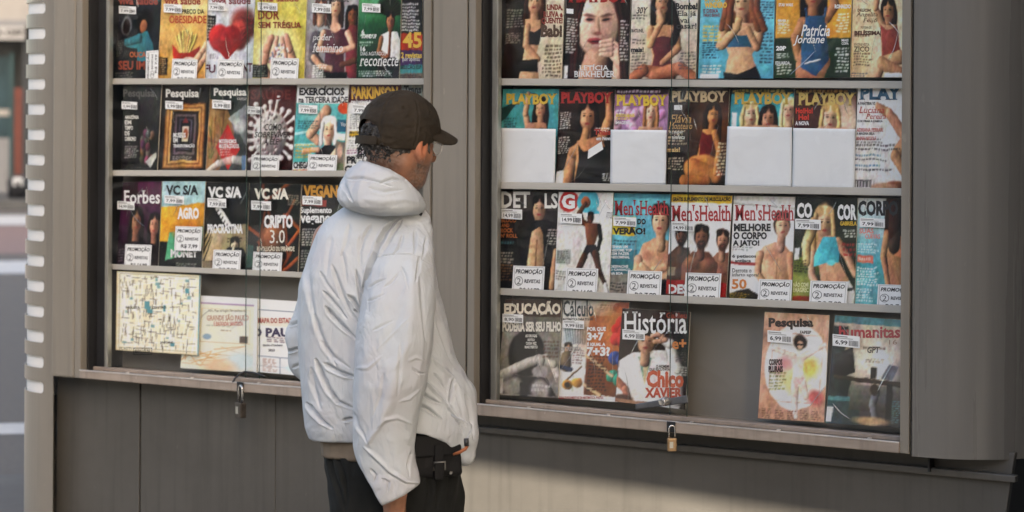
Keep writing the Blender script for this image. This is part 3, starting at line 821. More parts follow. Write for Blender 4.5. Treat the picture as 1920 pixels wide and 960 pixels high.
# ------------------------------------------------------------ right window, first row
k = Art((206, 192, 168), (190, 172, 146), seed=20)
k.p([(0, 0), (.6, 0), (.5, .5), (.56, 1), (0, 1)], (40, 34, 30), lit=.3).head(.5, .16, .13, (206, 150, 116), (70, 40, 28), 1.6, -.4)
k.p([(.36, .36), (.6, .36), (.64, .5), (.56, .72), (.62, 1), (.3, 1), (.36, .7)], (204, 150, 112), lit=.5).p([(.35, .43), (.40, .47), (.52, .49), (.60, .46), (.645, .43), (.635, .52), (.6, .63), (.36, .63)], (34, 28, 28), lit=.4).l([(.4, .44), (.38, .64), (.6, .78)], .055, .045, (196, 140, 104)).p([(.3, .8), (.6, .78), (.6, .92), (.28, .92)], (34, 28, 28)).l([(.2, .5), (.16, .8), (.1, 1)], .12, .16, (48, 30, 24))
k.tx(.04, .24, .34, .45, (150, 144, 134), 7).tx(.04, .5, .3, .62, (150, 144, 134), 5, seed=5).tx(.66, .62, .98, .98, (80, 66, 54), 9, seed=3, right=True).grain()
magazine(((951, -25), (1058, -25), (939, 148), (1053, 148)), k, [('LINDA,', 1026, 8, 1055, 21, (134, 48, 40), BB), ('RUIVA e', 1019, 21, 1055, 33, (134, 48, 40), BB), ('QUENTE!', 1015, 33, 1055, 46, (134, 48, 40), BB), ('Babi', 1014, 46, 1054, 70, (84, 62, 48), BB)],
    'beige magazine with a woman in dark swimwear along its left half', group=GR1)

k = Art((50, 36, 32), (30, 24, 24), seed=21)
k.e(.5, .38, .5, .5, (58, 38, 32), .4, lit=.3).e(.5, .42, .32, .34, (206, 160, 138), .12, lit=.45).l([(.5, .8), (.46, 1)], .2, .24, (176, 126, 104)).e(.37, .31, .10, .016, (92, 62, 52), .9, rot=.12, al=.8).e(.64, .31, .10, .016, (92, 62, 52), .9, rot=-.12, al=.8)
k.e(.38, .355, .08, .03, (150, 104, 88), .9).e(.64, .355, .08, .03, (150, 104, 88), .9).e(.38, .355, .055, .013, (46, 36, 36), .6).e(.64, .355, .055, .013, (46, 36, 36), .6).l([(.5, .34), (.5, .49)], .03, .05, (188, 138, 116), al=.7).e(.5, .5, .07, .018, (140, 90, 76), .7).e(.47, .585, .12, .035, (150, 62, 62), .3, lit=.4).e(.47, .59, .1, .008, (70, 26, 30), .6)
for d in range(4): k.l([(.84, .66 + d * .055), (.72, .58 + d * .05), (.56, .6 + d * .045)], .05, .03, (212, 164, 140))
k.l([(.84, 1), (.86, .72)], .1, .09, (196, 146, 122))
for i in range(16):
    x = .12 + .08 * k.rng.rand(); k.l([(x + .12, .05), (x, .4), (x + .02, .98)], .02, .03, (44 + 30 * k.rng.rand(), 30, 26), lit=.7)
    x = .84 + .1 * k.rng.rand(); k.l([(x - .12, .05), (x, .4), (x + .04, .98)], .02, .03, (50 + 34 * k.rng.rand(), 34, 28), lit=.7)
k.tx(.03, .34, .2, .72, (200, 196, 190), 13).tx(.86, .36, .99, .8, (196, 190, 184), 13, seed=8).r(.02, .85, .08, .99, (210, 206, 200)).grain(.03, .05)
magazine(((1064, -25), (1183, -25), (1055, 148), (1178, 148)), k, [('LETÍCIA', 1086, 120, 1142, 132, (228, 222, 216), SF), ('BIRKHEUER', 1076, 133, 1154, 145, (228, 222, 216), SF), ('PLAYBOY', 1066, -18, 1180, 5, (170, 36, 32), dict(serif=True, bold=.05))],
    'dark magazine filled by a woman in close-up touching her lips', group=GR1, rects=[(((1062, 16), (1075, 17), (1075, 26), (1062, 25)), (226, 224, 220))])

k = Art((206, 196, 180), (176, 156, 136), seed=22)
k.head(.46, .17, .12, (190, 136, 102), (38, 26, 24), 1.3, .3)
k.p([(.3, .42), (.62, .42), (.7, .56), (.62, .8), (.66, .92), (.3, .92), (.34, .74), (.26, .56)], (190, 134, 98), lit=.5).p([(.31, .5), (.4, .55), (.5, .54), (.6, .55), (.68, .5), (.66, .6), (.6, .76), (.66, .9), (.32, .9), (.36, .74), (.3, .6)], (96, 44, 50), lit=.5)
k.l([(.3, .46), (.3, .62), (.46, .38), (.42, .28)], .06, .04, (194, 138, 104)).l([(.66, .46), (.72, .66), (.5, .82)], .06, .045, (182, 126, 92)).l([(.6, .95), (.2, .9), (.04, 1)], .1, .08, (168, 100, 70)).l([(.4, .96), (.76, .88), (.98, .99)], .1, .08, (176, 108, 76)).l([(.6, .2), (.7, .44), (.64, .6)], .07, .05, (42, 28, 26))
k.tx(.03, .3, .28, .36, (70, 64, 60), 2).tx(.03, .56, .26, .62, (70, 64, 60), 2).tx(.03, .7, .26, .9, (90, 84, 80), 6).tx(.72, .7, .98, .9, (90, 84, 80), 6, right=True).grain()
magazine(((1186, -25), (1309, -25), (1180, 148), (1304, 148)), k, [('Bomba!', 1267, 5, 1308, 18, (50, 48, 50), BB), ('Ela já', 1271, 20, 1305, 33, (60, 58, 60), SF), ('vai', 1275, 33, 1293, 43, (60, 58, 60), SF), ('casar!', 1268, 43, 1306, 54, (60, 58, 60), SF), ('30Y', 1193, 13, 1215, 26, (60, 56, 56), dict(shear=.3, bold=.03)), ('mais!', 1183, 88, 1207, 98, (50, 48, 50), BB), ('BATLINE,', 1184, 54, 1207, 62, (70, 66, 66), B)],
    'beige magazine with a kneeling long-haired brunette', group=GR1)

k = Art((92, 176, 196), (80, 160, 184), seed=23)
k.head(.55, .17, .14, (206, 156, 122), (110, 66, 44), 1.6)
k.p([(.34, .4), (.76, .4), (.84, .54), (.7, .74), (.78, .9), (.82, 1), (.34, 1), (.4, .74), (.3, .54)], (204, 152, 116), lit=.5).p([(.34, .48), (.44, .52), (.56, .54), (.68, .52), (.78, .47), (.8, .56), (.72, .66), (.38, .66), (.32, .56)], (40, 96, 120), lit=.5).p([(.34, .92), (.52, .95), (.76, .86), (.84, 1), (.34, 1)], (36, 34, 38))
k.l([(.32, .46), (.3, .64), (.5, .46), (.52, .36)], .07, .045, (198, 146, 110)).l([(.8, .46), (.76, .66), (.64, .46)], .07, .045, (190, 136, 100))
for i in range(8): k.l([(.4 + .05 * i, .06), (.34 + .06 * i, .26), (.3 + .08 * i, .46)] if i in (0, 1, 6, 7) else [(.5, .05), (.52, .06)], .04, .05, (120, 72, 48))
k.tx(.05, .42, .3, .6, (230, 180, 60), 5).tx(.05, .6, .28, .78, (40, 60, 76), 7).tx(.05, .84, .34, .94, (230, 220, 200), 3).tx(.78, .16, .98, .36, (40, 64, 84), 7, right=True).tx(.8, .5, .98, .84, (44, 66, 84), 9, right=True).r(.03, .94, .28, 1, (226, 226, 222)).grain()
magazine(((1315, -25), (1453, -25), (1309, 147), (1450, 147)), k, [('STAR', 1321, -8, 1352, 3, (222, 170, 50), BB), ('WINDERO', 1321, 4, 1363, 15, (222, 170, 50), BB), ('E DEIXA', 1319, 17, 1347, 24, (130, 50, 60), B), ('PARA O BANHO', 1319, 25, 1350, 32, (130, 50, 60), B)],
    'sky blue magazine with a wavy-haired blonde woman', group=GR1)

k = Art((214, 148, 52), (206, 140, 46), seed=24)
k.r(0, .56, 1, 1, (44, 66, 44)).head(.5, .1, .13, (168, 110, 76), (34, 24, 22), 1.4)
k.l([(.66, .36), (.78, .2), (.72, .02)], .065, .05, (170, 112, 78)).l([(.36, .38), (.27, .56), (.32, .78), (.42, .9)], .065, .05, (170, 112, 78)).p([(.36, .34), (.68, .34), (.66, .6), (.74, .82), (.66, 1), (.3, 1), (.28, .84), (.38, .6)], (172, 114, 80), lit=.45)
k.p([(.4, .32), (.64, .32), (.68, .56), (.72, .8), (.56, .98), (.34, .88), (.36, .6)], (44, 84, 118), lit=.5).l([(.42, .33), (.4, .24)], .015, .015, (44, 84, 118)).l([(.64, .33), (.66, .24)], .015, .015, (44, 84, 118)).l([(.4, .84), (.6, .8)], .012, .012, (220, 216, 208))
k.tx(.04, .36, .22, .52, (240, 226, 196), 6).tx(.8, .28, .97, .5, (240, 226, 196), 7, right=True).tx(.04, .72, .2, .78, (220, 220, 210), 3).tx(.04, .84, .26, .96, (220, 220, 210), 4).tx(.78, .66, .97, .94, (220, 220, 210), 8, right=True).grain()
magazine(((1457, -25), (1597, -25), (1451, 146), (1594, 146)), k, [('Patrícia', 1502, 46, 1556, 68, (244, 240, 232), dict(shear=.35, bold=.015)), ('Jordane', 1487, 66, 1546, 86, (244, 240, 232), dict(shear=.35, bold=.015)), ('20P', 1455, 86, 1474, 95, (238, 236, 228), BB), ('RONALDO', 1565, 8, 1595, 16, (238, 236, 228), BB), ('MAIS', 1578, 73, 1591, 78, (238, 236, 228), B), ('COPA', 1578, 79, 1591, 84, (238, 236, 228), B), ('EDUARDA', 1454, 115, 1481, 121, (238, 236, 228), B), ('STAR WARS', 1460, 6, 1487, 12, (238, 236, 228), B), ('MANIA', 1459, 36, 1474, 41, (238, 236, 228), B), ('ÁFRICA', 1459, 42, 1475, 47, (238, 236, 228), B)],
    'orange and green magazine with a woman in a blue swimsuit', group=GR1)

k = Art((222, 190, 148), (204, 164, 120), seed=25)
k.e(.7, .5, .5, .5, (226, 196, 158), .9).head(.72, .26, .12, (176, 120, 84), (44, 28, 24), 1.6, -.3)
k.l([(.6, .42), (.46, .24), (.52, .06)], .065, .05, (188, 134, 96)).p([(.56, .42), (.9, .42), (.94, .6), (.98, .76), (.6, .76), (.58, .6)], (190, 136, 98), lit=.4).p([(.56, .42), (.66, .47), (.8, .47), (.9, .42), (.93, .58), (.97, .74), (.98, .82), (.6, .82), (.6, .62)], (150, 66, 56), lit=.4)
k.l([(.94, .78), (.6, .84), (.5, 1)], .11, .08, (194, 140, 102)).l([(.6, .84), (.95, .94)], .1, .08, (186, 130, 92)).l([(.7, .98), (1, .99)], .05, .05, (236, 220, 204))
k.tx(.05, .52, .4, .56, (100, 80, 60), 1).tx(.05, .72, .44, .88, (90, 70, 54), 5).tx(.02, .94, .38, .99, (70, 84, 100), 2).grain()
magazine(((1600, -25), (1692, -25), (1595, 145), (1691, 145)), k, [('DELÍCIA!', 1608, 15, 1633, 22, (90, 50, 40), B), ('Angelita', 1605, 23, 1646, 33, (110, 70, 56), dict(serif=True, shear=.2)), ('Feijó', 1618, 34, 1645, 44, (110, 70, 56), dict(serif=True, shear=.2)), ('MORENA DE', 1614, 49, 1634, 54, (90, 60, 50)), ('BELÍSSIMA', 1602, 56, 1651, 66, (90, 48, 38), BB), ('ENTREVISTA', 1602, 81, 1630, 86, (90, 60, 50)), ('ZICO', 1601, 87, 1630, 97, (90, 54, 44), SF)],
    'tan magazine with a seated woman raising one arm, above the blue title', group=GR1)

# ------------------------------------------------------------ second row
PB = dict(serif=True, bold=.045)
k = Art((64, 150, 152), (54, 130, 136), seed=26)
k.head(.68, .2, .1, (190, 136, 104), (44, 28, 24), 1.7, -.5).l([(.5, .42), (.42, .26), (.46, .06)], .055, .04, (190, 136, 104)).p([(.44, .36), (.78, .36), (.84, .5), (.4, .5)], (186, 130, 98), lit=.4).p([(.44, .42), (.8, .42), (.8, .5), (.44, .5)], (40, 70, 80)).r(0, .5, 1, 1, (60, 120, 126)).tx(.05, .3, .3, .44, (40, 70, 74), 5).p([(0, .2), (.3, .12), (.1, .3), (0, .34)], (40, 70, 70)).grain()
magazine(((943, 167), (1048, 167), (935, 345), (1043, 345)), k, [('PLAYBOY', 948, 175, 1045, 196, (206, 166, 50), PB)], 'teal magazine with a yellow title, its lower half behind the leftmost blank sheet', group=GR2, dY=.003)

k = Art((60, 38, 28), (38, 26, 20), seed=27)
k.head(.52, .28, .15, (186, 130, 94), (38, 24, 20), 1.6).l([(.8, .5), (.92, .3), (.88, .08)], .08, .06, (176, 118, 80)).l([(.2, .98), (.3, .66), (.46, .58), (.5, .44)], .1, .06, (184, 124, 84))
k.p([(.36, .54), (.76, .5), (.9, .64), (.84, 1), (.34, 1)], (180, 120, 82), lit=.5).p([(.38, .58), (.48, .65), (.62, .64), (.76, .64), (.89, .58), (.9, .72), (.86, 1), (.34, 1), (.4, .76)], (34, 28, 30), lit=.5).tx(.04, .24, .26, .42, (222, 216, 206), 8).tx(.03, .5, .24, .68, (222, 216, 206), 8, seed=3).tx(.8, .88, .98, .97, (222, 216, 206), 4, right=True).tx(.66, .4, .98, .45, (222, 216, 206), 2).r(.02, .86, .14, .99, (214, 210, 200)).grain()
magazine(((1050, 168), (1153, 168), (1041, 345), (1147, 345)), k, [('PLAYBOY', 1051, 172, 1149, 194, (176, 40, 36), PB), ('Thaís', 1114, 242, 1145, 253, (176, 44, 38), B), ('em Nova', 1118, 256, 1146, 263, (228, 222, 214), B)],
    'dark brown magazine with a red title and a white tag across its model', group=GR2, rects=[(((1103, 281), (1128, 265), (1131, 280), (1102, 298)), (232, 228, 222))])

k = Art((150, 104, 144), (160, 120, 150), seed=28)
for i in range(40): k.e(k.rng.rand(), .2 + .4 * k.rng.rand(), .07, .05, (170 + 30 * k.rng.rand(), 120 + 30 * k.rng.rand(), 164), .5, lit=.6)
k.head(.68, .24, .11, (206, 158, 128), (150, 104, 64), 1.3).p([(.46, .4), (.9, .4), (.94, .52), (.4, .52)], (200, 148, 118), lit=.4).r(0, .52, 1, 1, (150, 104, 140)).r(0, 0, 1, .06, (60, 36, 50)).tx(.04, .01, .95, .05, (220, 200, 214), 1).tx(.04, .22, .2, .28, (236, 230, 236), 2).tx(.04, .28, .4, .33, (226, 190, 60), 2).grain()
magazine(((1154, 167), (1254, 167), (1145, 345), (1248, 345)), k, [('PLAYBOY', 1155, 177, 1252, 199, (222, 180, 50), PB), ('IMAGENS', 1154, 227, 1181, 233, (236, 232, 232), B), ('FOTOGRAFE', 1155, 213, 1190, 219, (226, 190, 60), B)], 'purple flowered magazine with a blonde woman above a blank sheet', group=GR2, dY=.003)

k = Art((40, 28, 22), (30, 22, 18), seed=29)
k.e(.8, .4, .5, .4, (92, 56, 30), .9).head(.74, .27, .11, (190, 124, 74), (52, 32, 22), 1.6, .5)
k.p([(.58, .42), (.82, .42), (.84, .54), (.7, .7), (.66, .8), (.5, .74), (.54, .56)], (196, 126, 72), lit=.6).p([(.57, .44), (.66, .48), (.78, .47), (.83, .43), (.84, .54), (.71, .69), (.74, .74), (.7, .86), (.4, .85), (.44, .74), (.54, .68), (.54, .56)], (122, 40, 36), lit=.5).e(.6, .8, .3, .12, (190, 116, 62), .2, lit=.5).l([(.44, .82), (.84, .9)], .14, .1, (186, 112, 58)).l([(.3, .94), (.7, .95)], .08, .06, (172, 100, 50)).l([(.78, .46), (.86, .64), (.82, .86)], .05, .04, (190, 120, 66))
k.tx(.0, .42, .34, .58, (216, 196, 160), 5).tx(.02, .7, .3, .84, (216, 200, 170), 5, seed=5).tx(.82, .55, .99, .9, (216, 196, 160), 10, right=True).grain()
magazine(((1256, 167), (1368, 167), (1249, 348), (1359, 348)), k, [('PLAYBOY', 1257, 170, 1364, 192, (190, 162, 120), PB), ('Flávia', 1256, 215, 1296, 230, (196, 146, 80), dict(serif=True, shear=.25)), ('Monteiro', 1254, 230, 1298, 242, (196, 146, 80), dict(serif=True, shear=.25)), ('A super', 1255, 244, 1282, 252, (226, 214, 190), IT), ('ninfeta', 1258, 253, 1284, 261, (226, 214, 190), IT), ('mais!', 1250, 276, 1275, 285, (206, 166, 100), B)],
    'black magazine with a golden-lit kneeling woman', group=GR2, rects=[(((1264, 197), (1279, 197), (1279, 206), (1264, 206)), (226, 224, 220))])

k = Art((50, 150, 158), (44, 134, 146), seed=30)
k.head(.32, .26, .11, (206, 158, 128), (206, 170, 110), 1.5, .4).head(.6, .3, .11, (180, 124, 94), (38, 26, 24), 1.2).head(.92, .22, .11, (206, 158, 128), (220, 190, 130), 1.3, -.4)
k.l([(.28, .46), (.7, .46)], .12, .12, (194, 142, 110)).r(0, .43, 1, 1, (44, 110, 120)).r(0, 0, 1, .06, (40, 60, 60)).tx(.02, .01, .98, .05, (190, 160, 90), 1).r(.03, .25, .11, .44, (220, 218, 210)).grain()
magazine(((1372, 166), (1489, 166), (1362, 350), (1484, 350)), k, [('PLAYBOY', 1376, 172, 1486, 196, (196, 158, 62), PB)], 'teal magazine with three women side by side', group=GR2, dY=.003)

k = Art((96, 62, 52), (80, 54, 46), seed=31)
k.e(.8, .3, .3, .2, (190, 160, 140), .7).head(.58, .29, .13, (214, 164, 132), (206, 160, 96), 1.3).l([(.3, .5), (.44, .44), (.9, .46)], .09, .08, (206, 154, 124)).e(.6, .5, .4, .05, (226, 214, 204), .4).r(0, .53, 1, 1, (110, 72, 60)).r(0, 0, 1, .07, (40, 30, 30)).tx(.02, .01, .98, .06, (190, 140, 70), 1).grain()
magazine(((1491, 166), (1606, 166), (1485, 353), (1602, 353)), k, [('PLAYBOY', 1496, 173, 1605, 198, (204, 172, 90), PB), ('Ho!Ho!', 1492, 202, 1524, 213, (206, 56, 44), BB), ('Ho!', 1497, 214, 1517, 225, (206, 56, 44), BB), ('A NOVA', 1491, 227, 1517, 235, (236, 230, 224), BB)], 'reddish brown magazine with a blonde woman and red words', group=GR2, dY=.003)

k = Art((212, 206, 198), (204, 196, 188), seed=32)
k.l([(.44, .2), (.7, .28), (1, .46)], .05, .1, (186, 130, 96)).l([(1, .58), (.84, .68), (1, .8)], .1, .09, (176, 120, 86)).e(.85, .99, .3, .07, (120, 70, 50), .3, lit=.5).e(.6, 1.0, .3, .06, (190, 140, 110), .4)
k.tx(.02, .66, .6, .69, (60, 110, 140), 1).tx(.02, .7, .75, .73, (60, 60, 64), 1).tx(.02, .76, .6, .79, (60, 110, 140), 1).tx(.02, .8, .9, .83, (60, 60, 64), 1).tx(.02, .51, .6, .56, (70, 66, 70), 2).tx(.02, .56, .95, .63, (70, 66, 70), 2).r(.03, .91, .36, .99, (90, 86, 86)).r(.05, .92, .34, .985, (220, 216, 210))
for i in range(14): k.r(.06 + i * .02, .92, .07 + i * .02, .98, (40, 40, 40))
k.grain()
magazine(((1609, 160), (1693, 160), (1601, 354), (1692, 354)), k, [('PLAY', 1611, 162, 1692, 187, (52, 92, 122), PB), ('A PANTERA VS', 1608, 191, 1641, 197, (60, 60, 64), B), ('Luciana', 1611, 200, 1658, 212, (184, 50, 46), dict(serif=True, shear=.3)), ('Pereira', 1623, 213, 1661, 223, (184, 50, 46), dict(serif=True, shear=.3)), ('É DE VIRAR A CABEÇA', 1608, 224, 1655, 230, (60, 60, 64), B), ('ADRIANA FERRARI', 1606, 240, 1656, 247, (184, 60, 54), SF), ('A MAGINA BELA', 1606, 248, 1640, 253, (70, 66, 70), B), ('ANNA NICOLE', 1605, 256, 1643, 263, (184, 60, 54), SF)],
    'pale magazine with a blue title and a bare leg, at its shelf end', group=GR2)

# ------------------------------------------------------------ third row
k = Art((50, 46, 44), (30, 30, 32), seed=33)
k.r(0, 0, 1, .2, (70, 62, 58)).head(.68, .18, .12, (176, 136, 106), (30, 24, 22), 0, -.1)
k.p([(.4, .44), (.62, .3), (.78, .3), (1, .42), (1, .9), (.4, .9)], (28, 30, 34), lit=.3).p([(.56, .42), (.7, .36), (.76, .44), (.8, .8), (.5, .82), (.54, .56)], (190, 146, 108), lit=.7).l([(.66, .5), (.64, .8)], .012, .012, (120, 84, 60), lit=0).e(.66, .64, .12, .02, (150, 110, 80), .8, al=.5).e(.66, .56, .13, .02, (150, 110, 80), .8, al=.5).p([(.48, .82), (.82, .8), (.86, 1), (.46, 1)], (26, 26, 28))
k.l([(.98, .6), (.94, .95)], .04, .05, (180, 136, 100)).tx(.02, .62, .3, .74, (170, 160, 150), 4).tx(.02, .74, .3, .92, (150, 110, 70), 6).tx(.82, .38, .99, .54, (190, 180, 170), 6, right=True).tx(.04, .5, .3, .55, (60, 110, 120), 1).grain()
magazine(((939, 358), (1047, 359), (931, 541), (1040, 545)), k, [('DET', 940, 359, 994, 390, (206, 202, 196), B), ('LS', 1021, 362, 1046, 391, (206, 202, 196), B), ('BLOOD', 940, 409, 968, 417, (172, 92, 46), B), ('AND', 940, 419, 955, 426, (172, 92, 46), B), ('ROCK', 939, 428, 962, 436, (172, 92, 46), B), ("N' ROLL", 939, 438, 970, 446, (172, 92, 46), B)],
    'dark magazine with a man in an open black jacket', [(940, 391, 979, 410)], '14,99', group=GR3)

k = Art((206, 202, 194), (196, 192, 184), seed=34)
k.e(.2, .1, .17, .11, (186, 44, 40), .05).e(.54, .1, .2, .115, (60, 162, 182), .05).p([(.6, .14), (.76, .2), (.76, .22), (.6, .22)], (60, 162, 182)).e(.5, .105, .085, .06, (150, 84, 50), .1, lit=.5)
k.l([(.38, .22), (.44, .17), (.5, .12)], .035, .03, (96, 58, 40)).l([(.4, .22), (.46, .3), (.56, .32)], .04, .04, (96, 58, 40)).head(.6, .26, .055, (84, 52, 38), (24, 20, 20))
k.p([(.5, .31), (.74, .31), (.78, .36), (.7, .52), (.55, .52)], (116, 70, 48), lit=.6).l([(.76, .34), (.8, .46), (.76, .56)], .035, .028, (30, 30, 34)).p([(.54, .52), (.72, .52), (.8, .62), (.68, .66), (.62, .6), (.5, .68), (.46, .64)], (40, 42, 50)).l([(.52, .64), (.42, .78), (.36, .92)], .06, .035, (86, 52, 38)).l([(.72, .62), (.8, .78), (.92, .92)], .06, .03, (86, 52, 38)).l([(.92, .92), (.95, .99)], .035, .03, (214, 212, 206))
k.r(.02, .58, .28, .72, (142, 146, 142)).tx(.03, .59, .26, .71, (80, 84, 82), 6).tx(.02, .78, .22, .88, (90, 88, 86), 4).grain(.02, .03)
magazine(((1048, 360), (1150, 361), (1039, 546), (1142, 549)), k, [('G', 1053, 364, 1078, 392, (232, 228, 222), BB), ("ATTITUDE", 1137, 398, 1148, 410, (90, 90, 92))],
    'light grey magazine with a leaping basketball player', [(1050, 399, 1091, 418)], '14,99', group=GR3)

k = Art((96, 178, 196), (70, 140, 156), seed=35)
k.r(0, .34, .4, .42, (226, 184, 40)).r(0, .24, .4, .34, (226, 184, 40)).r(0, .56, .46, .8, (50, 112, 124)).r(0, .8, .55, 1, (130, 122, 110))
k.p([(.44, .66), (.56, .5), (.74, .44), (1, .46), (1, .86), (.5, .86)], (212, 156, 122), lit=.4).e(.66, .62, .12, .05, (190, 130, 100), .8).e(.9, .62, .12, .05, (186, 126, 96), .8).l([(.48, .66), (.46, .8), (.76, .76), (.95, .72)], .075, .06, (206, 148, 114)).l([(1, .84), (.7, .8), (.54, .72)], .07, .055, (214, 158, 124)).p([(.6, .87), (1, .84), (1, 1), (.6, 1)], (40, 46, 54)).head(.84, .26, .15, (208, 154, 120), (48, 34, 28), 0, -.4)
k.tx(.04, .46, .5, .52, (40, 70, 80), 2).tx(.02, .88, .35, .98, (50, 46, 44), 3).r(0, 0, 1, .05, (70, 140, 160)).grain()
magazine(((1152, 362), (1257, 364), (1141, 549), (1250, 553)), k, [("Men'sHealth", 1152, 375, 1254, 404, (176, 44, 50), SF), ('DO', 1195, 410, 1211, 421, (40, 40, 40), BB), ('VERÃO!', 1149, 424, 1210, 440, (40, 40, 40), BB)] +
    [(t, 1145, 460 + i * 6.5, 1145 + w_, 465.2 + i * 6.5, (232, 236, 234), B) for i, (t, w_) in enumerate((('TENHA UM', 32), ('ABDOME TOP', 40), ('SEM FAZER', 35), ('ABDOMINAL', 36)))] +
    [(t, 1144, 497 + i * 6.5, 1144 + w_, 502.2 + i * 6.5, (232, 236, 234), B) for i, (t, w_) in enumerate((('DESPACHE', 34), ('O CANSAÇO', 38), ('NA BOA', 24)))],
    'turquoise magazine with one bare-chested man, arms crossed', [(1150, 406, 1193, 423)], group=GR3)

k = Art((222, 220, 214), (206, 200, 194), seed=36)
k.r(0, 0, 1, .08, (206, 160, 40))
k.p([(0, .6), (.14, .52), (.34, .52), (.4, .7), (.36, 1), (0, 1)], (84, 54, 40), lit=.4).head(.2, .42, .09, (110, 72, 54), (26, 22, 20), 0, 0, True)
k.p([(.72, .62), (.8, .56), (1, .56), (1, 1), (.7, 1)], (150, 100, 76), lit=.4).head(.88, .44, .1, (178, 128, 102), (50, 34, 28), 0, 0, True)
k.p([(.24, .68), (.4, .56), (.66, .56), (.82, .66), (.82, 1), (.24, 1)], (116, 74, 54), lit=.5).e(.42, .68, .13, .06, (136, 88, 64), .6, lit=.5).e(.66, .68, .12, .06, (128, 82, 60), .6, lit=.5).head(.53, .42, .11, (140, 92, 68), (28, 22, 20), 0, 0, True)
k.r(.02, .72, .14, .8, (150, 130, 110)).r(0, .84, .3, .98, (170, 36, 34)).r(.7, .86, 1, 1, (170, 36, 34)).grain()
magazine(((1260, 364), (1373, 367), (1248, 553), (1361, 557)), k, [('GRÁTIS SUPLEMENTO DE MUSCULAÇÃO', 1261, 368, 1370, 379, (70, 54, 26), BB), ("Men'sHealth", 1259, 384, 1371, 415, (176, 40, 40), SF), ('DESS', 1254, 533, 1300, 551, (236, 232, 226), BB)],
    'white magazine with a yellow strip and three bare-chested men', [(1259, 416, 1301, 432)], '14,99', group=GR3)

k = Art((224, 222, 216), (218, 216, 210), seed=37)
k.p([(.4, .58), (.5, .48), (.68, .44), (.84, .44), (.95, .52), (.98, 1), (.56, 1)], (206, 150, 116), lit=.5).l([(.46, .56), (.44, .74), (.62, .9)], .065, .045, (200, 144, 110)).l([(.95, .56), (.99, .8)], .06, .05, (180, 122, 90)).e(.66, .56, .12, .05, (190, 132, 100), .8).l([(.74, .6), (.74, .86)], .01, .01, (150, 100, 76), lit=0).p([(.58, .88), (.98, .88), (.98, 1), (.58, 1)], (50, 46, 48)).head(.8, .28, .12, (208, 154, 122), (56, 38, 30), 0, .3)
k.r(0, 0, 1, .09, (190, 186, 180)).l([(0, .06), (1, .1)], .03, .03, (206, 204, 200), lit=.6).r(0, .635, .4, .66, (170, 50, 46)).tx(.02, .48, .4, .53, (120, 118, 118), 2).p([(0, .94), (.3, .88), (.46, .94), (.44, 1), (0, 1)], (54, 46, 34)).tx(.02, .93, .36, .99, (214, 170, 60), 3).grain(.02, .03)
magazine(((1376, 367), (1491, 369), (1367, 561), (1484, 566)), k, [("Men'sHealth", 1378, 383, 1489, 414, (176, 56, 58), SF), ('MELHORE', 1376, 419, 1445, 434, (44, 44, 46), BB), ('O CORPO', 1375, 435, 1438, 449, (44, 44, 46), BB), ('A JATO!', 1374, 450, 1424, 464, (44, 44, 46), BB), ('6 petiscos', 1373, 477, 1418, 485, (60, 60, 62), B), ('antijaca', 1378, 486, 1408, 494, (60, 60, 62), B), ('Derrote o', 1373, 503, 1409, 511, (90, 90, 92), SF), ('infarto agora!', 1372, 512, 1423, 520, (90, 90, 92), SF), ('50', 1372, 523, 1400, 542, (206, 120, 50), B)],
    'white magazine with big black words and one bare-chested man', [], group=GR3)

k = Art((46, 50, 42), (60, 64, 50), seed=38)
k.r(0, .58, .3, 1, (140, 150, 70)).e(.2, .66, .25, .08, (104, 120, 60), .7).e(.8, .95, .3, .1, (70, 84, 50), .8).head(.47, .24, .14, (206, 154, 122), (190, 150, 100), 1.9, .2)
k.p([(.42, .38), (.6, .36), (.74, .5), (.72, .6), (.9, .78), (.98, .92), (.6, 1), (.46, .84), (.4, .6), (.36, .52)], (196, 142, 108), lit=.4).l([(.7, .42), (.86, .56), (.99, .72)], .06, .05, (194, 140, 106)).l([(.3, .56), (.3, .74), (.42, .88)], .065, .05, (206, 154, 122))
k.p([(.46, .38), (.66, .37), (.74, .52), (.72, .62), (.54, .62), (.34, .66), (.34, .56)], (62, 176, 192), lit=.5).e(.6, .62, .07, .03, (90, 196, 206), .4).p([(.46, .88), (.9, .78), (1, .9), (.98, 1), (.5, 1)], (222, 220, 212), lit=.3).l([(.48, .92), (.94, .86)], .02, .02, (70, 74, 80)).l([(.3, .26), (.2, .46), (.22, .62)], .09, .06, (206, 166, 112), lit=.6)
k.r(.02, .48, .09, .6, (222, 220, 214)).tx(.02, .6, .26, .72, (40, 44, 40), 5).tx(.74, .3, .98, .38, (220, 216, 206), 3, right=True).tx(.74, .42, .98, .56, (170, 44, 40), 3, right=True).r(.02, .94, .3, .99, (150, 60, 40)).grain()
magazine(((1493, 369), (1608, 371), (1485, 565), (1602, 570)), k, [('CO', 1494, 380, 1523, 409, (232, 228, 222), BB), ('COR', 1570, 383, 1606, 413, (226, 222, 216), BB), ('GABRIELA', 1575, 415, 1606, 423, (214, 170, 50), B), ('NÃO COMI', 1487, 528, 1516, 538, (226, 214, 150), B), ('EMAGREC', 1487, 539, 1516, 548, (226, 214, 150), B)],
    'dark and green magazine with a blonde in a turquoise crop top', [(1491, 410, 1539, 429)], group=GR3)

